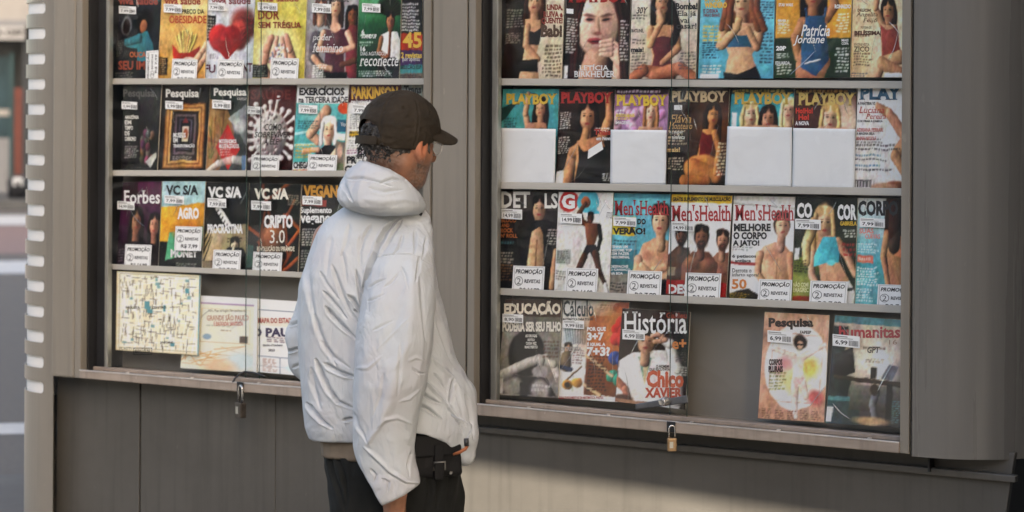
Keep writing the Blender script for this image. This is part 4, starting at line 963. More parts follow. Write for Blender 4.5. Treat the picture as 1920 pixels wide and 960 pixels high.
k = Art((196, 204, 208), (64, 150, 158), seed=39)
k.r(0, .36, 1, .6, (120, 180, 190), (70, 158, 168)).r(0, .6, 1, 1, (64, 152, 162), (84, 166, 172)).l([(.8, .08), (.82, .5)], .2, .24, (56, 36, 28), lit=.5).p([(.62, .36), (.98, .34), (1, 1), (.8, 1), (.7, .7)], (176, 116, 80), lit=.4).p([(.84, .46), (1, .46), (1, .53), (.82, .53)], (220, 120, 84)).l([(.64, .34), (.58, .54), (.7, .84)], .07, .05, (180, 120, 84)).l([(.82, .1), (.8, .42)], .15, .12, (66, 42, 32), lit=.7)
k.r(.04, .535, .38, .6, (226, 110, 90)).tx(.06, .545, .36, .59, (240, 190, 176), 1).tx(.04, .64, .5, .82, (226, 236, 236), 7).tx(.04, .84, .4, .97, (226, 236, 236), 5).tx(.04, .42, .5, .52, (210, 236, 238), 4).grain()
magazine(((1609, 371), (1694, 373), (1602, 570), (1692, 576)), k, [('CORPO', 1609, 376, 1684, 405, (50, 52, 56), BB), ('SUAS', 1611, 428, 1638, 438, (220, 120, 110), B), ('CURVAS', 1622, 439, 1650, 448, (220, 120, 110), B)],
    'pale blue magazine with a long-haired woman in an orange bikini, at its shelf end', [(1612, 408, 1659, 425)], group=GR3)

# ------------------------------------------------------------ bottom row
k = Art((120, 114, 106), (130, 124, 116), seed=40)
k.r(0, 0, 1, .18, (70, 44, 34)).r(0, .18, 1, .34, (100, 94, 88)).e(.44, .56, .3, .24, (26, 24, 24), .12, lit=.4).p([(.1, .98), (.16, .76), (.4, .8), (.8, .8), (.96, .98)], (34, 32, 32), lit=.3)
k.l([(.06, .8), (.3, .7), (.62, .62), (.78, .6)], .085, .06, (160, 154, 146)).l([(.98, .76), (.9, .66), (.66, .62)], .06, .05, (170, 164, 156)).l([(.7, .62), (.66, .78)], .05, .04, (150, 144, 138)).e(.68, .74, .14, .06, (150, 146, 140), .3).e(.25, .9, .16, .1, (140, 134, 126), .5).e(.7, .92, .16, .1, (150, 144, 136), .5).p([(.36, .86), (.52, .84), (.5, 1), (.38, 1)], (40, 38, 38))
k.tx(.68, .42, .98, .6, (96, 70, 56), 5, right=True).r(0, .82, .1, .98, (190, 186, 180)).tx(.56, .86, .9, .95, (190, 186, 180), 2).grain()
magazine(((948, 561), (1053, 561), (931, 740), (1046, 746)), k, [('EDUCAÇÃO', 945, 564, 1051, 594, (206, 194, 172), BB), ('PODERIA SER SEU FILHO', 942, 603, 1052, 622, (206, 198, 184), BB)] +
    [(t, 996 - w_ / 2, 627 + i * 7, 996 + w_ / 2, 632.5 + i * 7, (206, 200, 190), B) for i, (t, w_) in enumerate((('AS DROGAS', 22), ('ESTÃO', 13), ('CADA VEZ', 20), ('MAIS PERTO', 24)))],
    'black and white magazine with a girl hiding her face in her arms', [(942, 588, 981, 604)], '8,90', group=GR4)

k = Art((216, 212, 204), (220, 216, 208), seed=41)
k.r(0, 0, .5, .12, (206, 202, 196)).e(.9, .06, .14, .06, (150, 40, 36), .1).tx(.56, .03, .85, .1, (110, 104, 100), 3).r(.03, .27, .42, .45, (176, 184, 188))
for i in range(9): k.l([(.06 + i * .04, .28), (.1 + i * .035, .44)], .01, .01, (110, 124, 130), lit=0)
k.r(.42, .15, 1, .94, (150, 84, 40), (120, 66, 32)).e(.9, .3, .5, .3, (186, 110, 60), .9)
for x, y, c in ((.92, .21, (176, 44, 36)), (.86, .28, (170, 40, 36)), (.97, .3, (150, 34, 32)), (.86, .38, (176, 44, 40)), (.97, .4, (150, 34, 34)), (.86, .56, (40, 70, 130)), (.98, .58, (36, 60, 120)), (.86, .74, (32, 130, 104)), (.98, .77, (30, 120, 96))): k.e(x, y, .1, .065, c, .12, lit=.7)
k.l([(.42, .55), (.86, .74)], .025, .025, (206, 172, 130)).l([(.42, .84), (.7, .94)], .025, .025, (206, 172, 130)).tx(.46, .54, .8, .9, (60, 34, 20), 11)
k.head(.12, .5, .06, (170, 120, 96), (44, 32, 28)).l([(.1, .58), (.1, .66)], .08, .09, (110, 92, 70)).l([(.02, .68), (.2, .7)], .03, .03, (40, 60, 90)).tx(.2, .5, .4, .64, (120, 90, 80), 6).l([(.1, .83), (.36, .66)], .012, .012, (110, 80, 50)).e(.14, .86, .09, .05, (170, 110, 44), .2, lit=.6).e(.3, .83, .09, .05, (190, 130, 56), .2, lit=.6).e(.14, .86, .05, .03, (60, 44, 30), .3).grain()
magazine(((1056, 562), (1180, 567), (1047, 746), (1157, 754)), k, [('Cálculo', 1056, 563, 1113, 594, (56, 66, 68), dict(bold=.02)), ('MATEMÁTICA PARA TODOS', 1055, 595, 1112, 601, (60, 60, 60), B), ('POR QUE', 1101, 613, 1136, 622, (236, 222, 200), BB), ('3+7', 1101, 623, 1132, 639, (244, 236, 220), BB), ('É IGUAL A', 1101, 641, 1135, 649, (236, 222, 200), BB), ('7+3?', 1100, 650, 1144, 668, (244, 236, 220), BB), ('ENTREVISTA', 1051, 650, 1090, 658, (150, 146, 142), B), ('IDEIAS FUNDAMENTAIS DA MATEMÁTICA, PARTE II', 1048, 742, 1131, 749, (170, 44, 40), B)],
    'white and brown magazine with red, blue and green abacus beads', [(1056, 600, 1095, 615)], '9,99', group=GR4, dY=.003)

k = Art((62, 42, 36), (44, 34, 32), seed=42)
k.r(0, 0, 1, .1, (60, 26, 22)).r(.76, .2, 1, .8, (46, 40, 40)).p([(.02, .56), (.22, .46), (.7, .4), (.82, .56), (.94, .9), (.9, 1), (.02, 1)], (214, 202, 196), lit=.25).l([(.86, .9), (.84, .58), (.72, .34), (.56, .28)], .1, .05, (206, 196, 190)).p([(.28, .5), (.48, .5), (.4, .76)], (110, 150, 130)).p([(.36, .56), (.44, .56), (.4, .8)], (196, 176, 130)).head(.38, .33, .13, (198, 142, 114), (40, 30, 28)).p([(.2, .3), (.26, .14), (.46, .11), (.6, .2), (.58, .3), (.4, .27)], (44, 34, 34), lit=.4).l([(.62, .28), (.56, .25), (.46, .27)], .045, .03, (202, 146, 118)).l([(.66, .3), (.58, .32), (.5, .33)], .04, .03, (196, 140, 112))
k.l([(.02, .78), (.14, .86), (.18, .94)], .06, .05, (176, 112, 84)).e(.12, .96, .14, .05, (90, 60, 46), .4).tx(.82, .42, .98, .52, (110, 104, 100), 5).tx(.82, .56, .98, .66, (200, 196, 190), 4, right=True).r(.0, .96, .6, 1, (150, 110, 84)).tx(.5, .93, .8, .98, (226, 214, 204), 2).grain()
magazine(((1167, 578), (1294, 585), (1153, 753), (1285, 768)), k, [('História', 1168, 584, 1288, 626, (232, 226, 218), dict(serif=True, bold=.01)), ('Galileu', 1249, 586, 1288, 597, (150, 60, 40), B), ('e+', 1260, 636, 1287, 655, (206, 120, 60), B), ('O HOMEM', 1230, 684, 1254, 690, (70, 56, 54), B), ('QUE ESCUTAVA', 1217, 690, 1256, 696, (70, 56, 54), B), ('Chico', 1212, 694, 1282, 727, (196, 78, 44), BB), ('XAVIER', 1209, 727, 1279, 746, (186, 66, 40), BB)],
    'brown magazine with an old man in a white coat shading his eyes', [(1167, 617, 1209, 636)], '6,99', group=GR4, dY=-.006)

k = Art((206, 156, 128), (190, 140, 114), seed=43)
k.e(.54, .5, .48, .4, (236, 224, 212), .04).e(.36, .5, .14, .1, (226, 150, 150), .9).e(.74, .5, .14, .1, (234, 190, 90), .9).e(.84, .78, .12, .07, (206, 90, 90), .7).e(.5, .64, .2, .1, (226, 196, 130), .9)
for q in ([(.17, .2), (.92, .2)], [(.17, .2), (.14, .82)], [(.14, .82), (.9, .84)], [(.92, .2), (.9, .84)]): k.l(q, .006, .006, (176, 120, 100), lit=0, al=.6)
k.p([(.46, .38), (.66, .38), (.64, .52), (.68, .66), (.48, .66), (.5, .52)], (238, 208, 194), lit=.15).l([(.48, .4), (.32, .36), (.16, .34)], .04, .028, (236, 202, 188), lit=.2).l([(.64, .4), (.8, .33), (.96, .28)], .04, .028, (236, 202, 188), lit=.2).l([(.53, .64), (.54, .8), (.56, .95)], .06, .035, (236, 204, 190), lit=.2).l([(.63, .64), (.7, .78)], .06, .04, (232, 198, 182), lit=.2)
k.p([(.47, .4), (.65, .4), (.64, .5), (.48, .5)], (230, 190, 180)).p([(.48, .6), (.68, .6), (.64, .68), (.52, .68)], (230, 190, 180)).e(.57, .27, .1, .07, (52, 40, 40), .3).e(.57, .295, .045, .04, (206, 160, 136), .2).r(.525, .282, .615, .298, (34, 30, 32)).tx(.14, .55, .42, .72, (120, 130, 70), 6)
for x in (.06, .26, .44, .62, .8): k.tx(x, .9, x + .14, .985, (120, 84, 70), 5, seed=int(x * 99))
k.grain(.02, .04)
magazine(((1434, 585), (1555, 591), (1421, 784), (1545, 792)), k, [('Pesquisa', 1441, 596, 1525, 618, (60, 48, 44), BB), ('FAPESP', 1500, 620, 1521, 626, (70, 58, 54), B), ('CORPOS', 1442, 673, 1467, 685, (70, 44, 44), BB), ('PLURAIS', 1441, 686, 1468, 698, (70, 44, 44), BB)],
    'salmon magazine with a figure spreading its arms before a pale disc', [(1439, 619, 1486, 641, '6,99', .08)], group=GR4)

k = Art((196, 176, 156), (56, 56, 56), seed=44)
k.e(.6, .4, .3, .22, (232, 214, 190), .9).r(0, 0, 1, .07, (70, 130, 140)).p([(0, .1), (.22, .1), (.16, .5), (.3, .6), (.2, 1), (0, 1)], (40, 52, 56), lit=.3).p([(.05, .36), (.3, .28), (.34, .5), (.2, .56), (.06, .56)], (34, 34, 38), lit=.4).l([(.08, .56), (.96, .6)], .025, .03, (66, 54, 46)).p([(.7, .55), (.82, .42), (.95, .44), (.86, .57)], (110, 112, 116)).r(.56, .46, .64, .56, (36, 34, 36)).p([(0, .76), (.42, .76), (.44, 1), (0, 1)], (48, 72, 78), lit=.3).r(.0, .74, .4, .78, (70, 120, 124)).r(.3, .62, .8, .86, (120, 120, 110), (70, 64, 58)).r(.78, .6, .86, 1, (30, 32, 36))
k.l([(.64, .68), (.6, .8), (.66, .96)], .055, .04, (104, 106, 112)).e(.62, .66, .06, .05, (56, 40, 34), .3).e(.6, .95, .24, .04, (190, 150, 106), .6).tx(.86, .74, .98, .96, (90, 140, 150), 10).r(0, .84, .08, .98, (216, 214, 208)).tx(.44, .26, .8, .3, (110, 96, 84), 1).tx(.48, .38, .8, .42, (120, 106, 94), 2).grain(.03, .08)
magazine(((1566, 591), (1692, 600), (1548, 793), (1690, 803)), k, [('humanitas', 1573, 611, 1688, 634, (170, 50, 56), B), ('GPT', 1626, 650, 1650, 662, (80, 70, 64), dict(shear=.2, bold=.03)), ('16', 1667, 637, 1682, 646, (150, 110, 90))],
    'magazine with a dim room, desk and laptop under a red title', [(1561, 626, 1612, 648, '6,99', .1)], group=GR4)

# ------------------------------------------------------------ maps on the floor of the left window
k = Art((222, 208, 176), (214, 200, 168), nx=110, ny=110, asp=1.0, seed=45)
g = k.rng
for i in range(44):
    x = g.rand(); a = g.randn() * .08
    k.l([(x - a, .03), (x + a, .97)], .0035, .0035, (246, 236, 210), lit=0)
for i in range(24):
    y = g.rand(); a = g.randn() * .1
    k.l([(.02, y - a), (.98, y + a)], .0035, .0035, (246, 236, 210), lit=0)
for i in range(230):
    x, y = .05 + .88 * g.rand(), .04 + .88 * g.rand()
    v = g.rand() < .7; L = .03 + .07 * g.rand()
    dx, dy = (g.randn() * .006, L) if v else (L, g.randn() * .006)
    k.l([(x, y), (x + dx, y + dy)], .0036, .0036, (60, 54, 46), lit=0, al=.8)
for i in range(15):
    x, y = .06 + .84 * g.rand(), .05 + .85 * g.rand()
    k.r(x, y, x + .02 + .035 * g.rand(), y + .02 + .03 * g.rand(), (84, 140, 146), al=.8)
for x, y, w_, h in ((.34, .36, .06, .1), (.37, .46, .07, .05), (.56, .4, .03, .08), (.82, .18, .05, .06), (.66, .86, .05, .05)): k.r(x, y, x + w_, y + h, (70, 140, 150))
for a, b in ((0, .012), (.988, 1)): k.r(a, 0, b, 1, (196, 176, 130)); k.r(0, a, 1, b, (196, 176, 130))
k.r(.04, .03, .045, .97, (150, 140, 110)).r(.04, .03, .96, .037, (150, 140, 110)).r(.04, .955, .96, .962, (150, 140, 110)).r(.985, 0, 1, 1, (40, 130, 150)).grain(.02, .05, k=.2)
poster = magazine(((219, 508), (376, 516), (217, 656), (372, 666)), k, [('CENTRO', 285, 574, 312, 579, (60, 54, 46), B), ('PAULISTA', 236, 574, 262, 579, (60, 54, 46), B), ('JARDINS', 300, 640, 325, 645, (60, 54, 46), B)], 'cream street map with teal blocks, propped on the window floor', name='street_map', cat='street map', wrap=False, dY=-.018)
sl = Sheet()
for q in ((250, 652, 285, 653.2), (250, 664, 285, 665.2), (250, 652, 251.2, 665), (284, 652, 285, 665), (266, 652, 267, 665)): sl.rect(*q, Ym - .05, (30, 30, 30))
sl.text('PLASTI', 224, 651, 246, 656, Ym - .05, (60, 58, 54)); sl.text('MAPA', 253, 655, 265, 662, Ym - .05, (40, 40, 40), bold=.03); sl.text('GUIA', 269, 655, 282, 662, Ym - .05, (40, 40, 40), bold=.03)
GLASSMARK = sl

k = Art((226, 226, 224), (226, 226, 224), nx=90, ny=96, asp=1.05, seed=46)
k.r(.0, .09, .96, .11, (150, 120, 160)).r(.0, .11, .95, 1, (232, 214, 186)).r(.22, .17, .9, .62, (236, 222, 186)).r(.22, .17, .9, .175, (190, 160, 110)).r(.22, .615, .9, .62, (190, 160, 110)).r(.22, .17, .225, .62, (190, 160, 110)).r(.895, .17, .9, .62, (190, 160, 110))
k.tx(.3, .38, .7, .42, (150, 160, 150), 1).tx(.5, .44, .66, .47, (110, 90, 70), 1).e(.32, .55, .06, .04, (120, 150, 170), .4).r(.76, .52, .87, .61, (90, 74, 66))
for i in range(12): k.l([(k.rng.rand(), .65 + .3 * k.rng.rand()), (k.rng.rand(), .65 + .3 * k.rng.rand()), (k.rng.rand(), .65 + .3 * k.rng.rand())], .007, .004, (200, 150, 90), lit=0, al=.8)
k.e(.8, .85, .25, .14, (190, 205, 206), .9).e(.5, .95, .2, .1, (226, 180, 140), .9).r(.95, .0, 1, 1, (230, 230, 230)).grain(.02, .03, k=.2)
magazine(((352, 553), (483, 560), (338, 690), (481, 699)), k, [('Novo Mapa da Região Metropolitana de', 391, 580, 460, 586, (110, 90, 60)), ('GRANDE SÃO PAULO', 388, 589, 466, 601, (176, 112, 84), SF), ('E BAIXADA SANTISTA', 401, 603, 456, 611, (190, 80, 60), SF)], 'cream folded map with a purple border line, beside the street map', name='folded_map', cat='folded map', wrap=True, dY=-.006)

k = Art((222, 222, 220), (222, 218, 214), nx=80, ny=90, asp=1.0, seed=47)
k.r(0, .08, 1, .15, (206, 220, 222)).r(0, .145, 1, .155, (90, 104, 130)).r(0, .155, 1, .24, (226, 224, 220)).r(0, .25, 1, .36, (232, 200, 184)).r(0, .36, 1, .76, (232, 214, 204)).tx(.35, .5, .95, .58, (70, 60, 80), 3).r(0, .77, 1, .78, (90, 104, 130)).r(.5, .78, .51, 1, (90, 104, 130)).r(0, .9, 1, .905, (90, 104, 130)).e(.75, .9, .2, .08, (180, 210, 216), .8).tx(.3, .8, .48, .98, (150, 110, 100), 8).grain(.02, .03, k=.2)
magazine(((446, 558), (602, 568), (446, 694), (602, 708)), k, [('MAPA DO ESTADO DE', 484, 596, 566, 606, (170, 60, 56), B), ('SÃO PAULO', 444, 611, 574, 632, (60, 52, 84), BB), ('EDIÇÃO ATUALIZADA', 493, 645, 530, 650, (70, 60, 80), B), ('2023', 503, 654, 515, 659, (70, 60, 80), B)], 'pale pink and blue folded map behind the white sleeve', name='folded_map', cat='folded map', wrap=False, dY=.002)

# ------------------------------------------------------------ blank sheets and promotion cards
def blank(q, label, seed):
    Y = Ym - .0125
    nx, ny = 20, 20
    u, v = np.meshgrid(np.linspace(0, 1, nx), np.linspace(0, 1, ny))
    p = bil(q, u, v)
    g = np.random.RandomState(seed)
    h = .0012 * np.sin(g.rand() * 6 + 4 * u + 3 * v) + .0012 * (1 - v) ** 2 * g.rand() * 2
    V = Pn(p[..., 0].ravel(), p[..., 1].ravel(), (Y - h).ravel())
    i = np.arange((nx - 1) * (ny - 1)); a = (i // (nx - 1)) * nx + i % (nx - 1)
    F = np.stack([a + nx, a + nx + 1, a + 1, a], 1)
    o = mesh_obj('blank_sheet', V, F, PAPER, None, True, Vector(Pn((q[2][0] + q[3][0]) / 2, q[2][1], Y)))
    md = o.modifiers.new('t', 'SOLIDIFY'); md.thickness = .0004
    tag(o, label, 'paper sheet', 'blank sheets covering magazines')
    sleeve(o, q, Y + .0005, seed, 3)
PAPER = mat('blank_paper', (.80, .81, .82), rough=.6, noise=.03, nscale=6)
blank(((936, 240), (1042, 242), (935, 346), (1040, 346)), 'blank white sheet over the teal magazine at the left end of its shelf', 3)
blank(((1145, 243), (1250, 244), (1144, 346), (1248, 347)), 'blank white sheet over the purple flowered magazine', 4)
blank(((1364, 237), (1485, 239), (1359, 350), (1484, 352)), 'blank white sheet over the magazine with three women', 5)
blank(((1487, 240), (1604, 242), (1485, 353), (1602, 355)), 'blank white sheet over the reddish brown magazine with red words', 6)

def pq(x0, y0, x1, y1, sl=.03, lean=.03):
    d = (x1 - x0) * sl; e = (y1 - y0) * lean
    return ((x0 + e, y0), (x1 + e, y0 + d), (x0 - e, y1), (x1 - e, y1 + d))
for b, lb, pr in (
    (((273, 152), (274, 96), (296, 150), (297, 94)), 'promotion card turned on its side beside the teal blouse', 'R$ 7,99'),
    (pq(322, 110, 369, 156), 'promotion card in front of the box of fries', 'R$ 7,99'),
    (pq(407, 111, 456, 158), 'promotion card under the red heart-shaped face', 'R$ 7,99'),
    (pq(507, 108, 559, 158), 'promotion card under the hands with pills', 'R$ 7,99'),
    (pq(471, 290, 523, 330), 'promotion card in front of the white virus ball', 'R$ 7,99'),
    (pq(577, 289, 631, 329), 'promotion card in front of the swimmer with grey hair', 'R$ 7,99'),
    (pq(234, 458, 283, 505), 'promotion card in front of the purple magazine with two women', 'R$ 14,99'),
    (pq(328, 424, 378, 469), 'promotion card standing highest, on the green banknote', 'R$ 7,99'),
    (pq(399, 468, 451, 513), 'promotion card under the man holding his head', 'R$ 7,99'),
    (pq(474, 472, 528, 516), 'promotion card under the bronze coin', 'R$ 7,99'),
    (pq(961, 498, 1020, 553), 'promotion card in front of the man in the open black jacket', 'R$ 14,99'),
    (pq(1060, 502, 1120, 557), 'promotion card at the feet of the basketball player', 'R$ 14,99'),
    (pq(1176, 507, 1240, 562), 'promotion card below the crossed arms on turquoise', 'R$ 7,99'),
    (pq(1284, 511, 1351, 567), 'promotion card in front of the three bare-chested men', 'R$ 14,99'),
    (pq(1422, 523, 1484, 573), 'promotion card below the black words and bare-chested man', 'R$ 7,99'),
    (pq(1518, 526, 1588, 577), 'promotion card in front of the white shorts', 'R$ 7,99'),
    (pq(1645, 533, 1712, 582), 'promotion card cut off by the frame, under the orange bikini', 'R$ 7,99')):
    promo(b, lb, pr)
# ------------------------------------------------------------ the newsstand
PAINT = mat('kiosk_paint', (.205, .184, .152), rough=.34, wear=.45, spec=.5, noise=.10, nscale=3.0, nstretch=(1, 1, .35), bump=.05, bscale=350)
PAINTC = mat('kiosk_paint_worn', (.150, .142, .127), rough=.28, wear=.25, spec=.55, noise=.14, nscale=5.0, nstretch=(3.2, 3.2, .10), bump=.05, bscale=300)
PAINTL = mat('kiosk_paint_lower', (.080, .075, .066), rough=.42, wear=.5, spec=.4, noise=.16, nscale=2.2, nstretch=(1, 1, 1.3), bump=.12, bscale=260)
RAILM = mat('worn_rail', (.30, .245, .20), rough=.40, spec=.5, noise=.22, nscale=9.0, nstretch=(.5, 1, 2), bump=.15, bscale=160, wear=.7)
EDGEM = mat('bare_metal_edge', (.62, .57, .52), rough=.32, metal=.6, noise=.2, nscale=14, bump=.1)
DARK = mat('black_gasket', (.012, .012, .013), rough=.55, noise=.3, nscale=6)
BACKM = mat('case_back', (.20, .185, .165), rough=.6, noise=.12, nscale=2.5, bump=.05)
SHELFM = mat('shelf_paint', (.46, .43, .385), rough=.42, noise=.12, nscale=7, nstretch=(.4, 1, 1.5), bump=.08)
ALU = mat('aluminium', (.42, .42, .38), rough=.35, metal=.7, noise=.3, nscale=10, nstretch=(2, 2, .6), bump=.2, bscale=60)
WHITEP = mat('white_liner', (.88, .87, .84), rough=.5, noise=.03, nscale=9)
_t = WHITEP.node_tree; _p = _t.nodes['Principled BSDF']
_tl = _t.nodes.new('ShaderNodeBsdfTranslucent'); _tl.inputs[0].default_value = (.9, .88, .84, 1)
_mx = _t.nodes.new('ShaderNodeMixShader'); _mx.inputs[0].default_value = .25
_t.links.new(_p.outputs[0], _mx.inputs[1]); _t.links.new(_tl.outputs[0], _mx.inputs[2]); _t.links.new(_mx.outputs[0], _t.nodes['Material Output'].inputs[0])
GLASS = film('pane_glass', 1.0, .02, (.985, .995, .99), True)
GEDGE = mat('glass_edge', (.03, .06, .05), rough=.15, spec=.6)
GREEN = mat('green_glass_edge', (.16, .22, .19), rough=.12, spec=.7)
BRASS = mat('old_brass', (.34, .22, .12), rough=.42, metal=.8, noise=.3, nscale=60)
STEEL = mat('steel', (.55, .54, .52), rough=.25, metal=.9, noise=.15, nscale=50)
BLACKP = mat('black_plastic', (.02, .02, .022), rough=.4, noise=.2, nscale=60)

def XF(px, Y=None): return P(px, 450, Yf if Y is None else Y).x
ZTOP = 2.72
Yb = 5.83
kiosk = empty('newsstand', (XF(800), Yf + .5, 0))
tag(kiosk, 'grey metal newsstand with two glazed display windows and a slotted rounded corner', 'newsstand')

def zrail(px, py): return P(px, py, Yf).z

# lower wall panels
seams = [101, 262, 517, 1903]
ZLOW = min(zrail(150, 709), zrail(1690, 850)) + .012
for i in range(len(seams) - 1):
    a, b = P(seams[i], 830, Yw).x, P(seams[i + 1], 830, Yw).x
    m = MB()
    if i == len(seams) - 2:
        b2 = P(1880, 960, Yw).x
        dz = P(1905, 885, Yw).z - P(1880, 960, Yw).z
        bb = b - (b - b2) * (P(1905, 885, Yw).z) / dz * .5
        m.hexa([(a, Yw, .03), (bb, Yw, .03), (bb, Yw + .02, .03), (a, Yw + .02, .03), (a, Yw, ZLOW), (b, Yw, ZLOW), (b, Yw + .02, ZLOW), (a, Yw + .02, ZLOW)])
        m.build('lower_panel', PAINTL, kiosk, .002)
    else:
        m.box(a + (.004 if i else .012), Yw, .03, b - (.002 if i != 3 else -.002), Yw + .02, ZLOW)
        m.build('lower_panel', PAINTL, kiosk, .0025)
xl, xr = P(101, 830, Yw).x, P(1903, 830, Yw).x
MB().box(xl + .01, Yw + .024, 0, xr - .05, Yw + .8, ZLOW - .03).build('core', DARK, kiosk)
# dark ledge trim under the right window
za, zb = P(1000, 806, Yw).z, P(1700, 880, Yw).z
zc = (za + zb) / 2
MB().box(P(893, 800, Yw).x, Yw - .022, zc - .012, xr + .01, Yw - .001, zc + .006).build('ledge', PAINTL, kiosk, .003)

# left rounded corner with slots
LP = mat('corner_paint', (.185, .167, .14), rough=.34, wear=.4, noise=.10, nscale=3, nstretch=(1, 1, .3), bump=.05)
Yc0 = Yf + .03
xc = XF(86, Yc0)
x_in = XF(101, Yc0)
R = .215
zs = [P(60, 15 + 47.35 * i, Yc0).z for i in range(16)]
def corner_pt(th, z, r=R): return Vector((xc - r * math.sin(th), Yc0 + R - r * math.cos(th), z))
V, F = [], []
def strip(z0, z1, t0a, t0b, t1=rad(105), n=22):
    b = len(V)
    for k in range(n + 1):
        V.append(corner_pt(t0a + (t1 - t0a) * k / n, z0)); V.append(corner_pt(t0b + (t1 - t0b) * k / n, z1))
    for k in range(n): F.append((b + 2 * k, b + 2 * k + 1, b + 2 * k + 3, b + 2 * k + 2))
def flat(z0, z1, t0a, t0b):
    # from the inner straight edge to the angle where the slot ends
    b = len(V)
    for z, t in ((z0, t0a), (z1, t0b)):
        V.append(Vector((x_in, Yc0, z)))
        for k in range(7): V.append(corner_pt(t * k / 6, z))
    for k in range(7): F.append((b + k, b + 8 + k, b + 9 + k, b + k + 1))
hs = .0185; rr = .013
th_end = .035
edges = [.03]
slot_rows = []
for z in sorted(zs):
    slot_rows.append((z - hs, z + hs))
prev = .03
for z0, z1 in slot_rows:
    strip(prev, z0, 0, 0); flat(prev, z0, 0, 0)
    n = 8
    def tend(z):
        d = min(z - z0, z1 - z)
        x = 0 if d >= rr else rr - math.sqrt(max(0, rr * rr - (rr - d) ** 2))
        return th_end + x / R
    def tfar(z):
        d = min(z - z0, z1 - z)
        x = 0 if d >= rr else rr - math.sqrt(max(0, rr * rr - (rr - d) ** 2))
        return rad(64) - x / R
    zz = [z0 + rr * (1 - math.cos(math.pi / 2 * k / 6)) for k in range(7)] + [z1 - rr * (1 - math.cos(math.pi / 2 * k / 6)) for k in range(6, -1, -1)]
    for a, b in zip(zz[:-1], zz[1:]):
        if b - a < 1e-6: continue
        flat(a, b, tend(a), tend(b))
        strip(a, b, tfar(a), tfar(b), n=8)
    prev = z1
strip(prev, ZTOP, 0, 0); flat(prev, ZTOP, 0, 0)
co = mesh_obj('rounded_corner', V, F, LP, kiosk, False)
sm = co.modifiers.new('t', 'SOLIDIFY'); sm.thickness = .003; sm.offset = -1
V, F = [], []
strip(zs[-1] - .06, ZTOP - .02, -.05, -.05)
V = [Vector((xc + (v.x - xc) * .965, Yc0 + R + (v.y - Yc0 - R) * .965, v.z)) for v in V]
mesh_obj('slot_liner', V, F, WHITEP, co, True)

# outer left post of the left window
m = MB(); zb_ = zrail(120, 708)
m.box(XF(97), Yf + .0, zb_, XF(139), Yf + .12, ZTOP); m.build('corner_post', PAINT, kiosk, .008, seg=3)
MB().box(XF(138), Yf + .012, zb_ + .002, XF(143), Yf + .12, ZTOP).build('gap', DARK, kiosk)

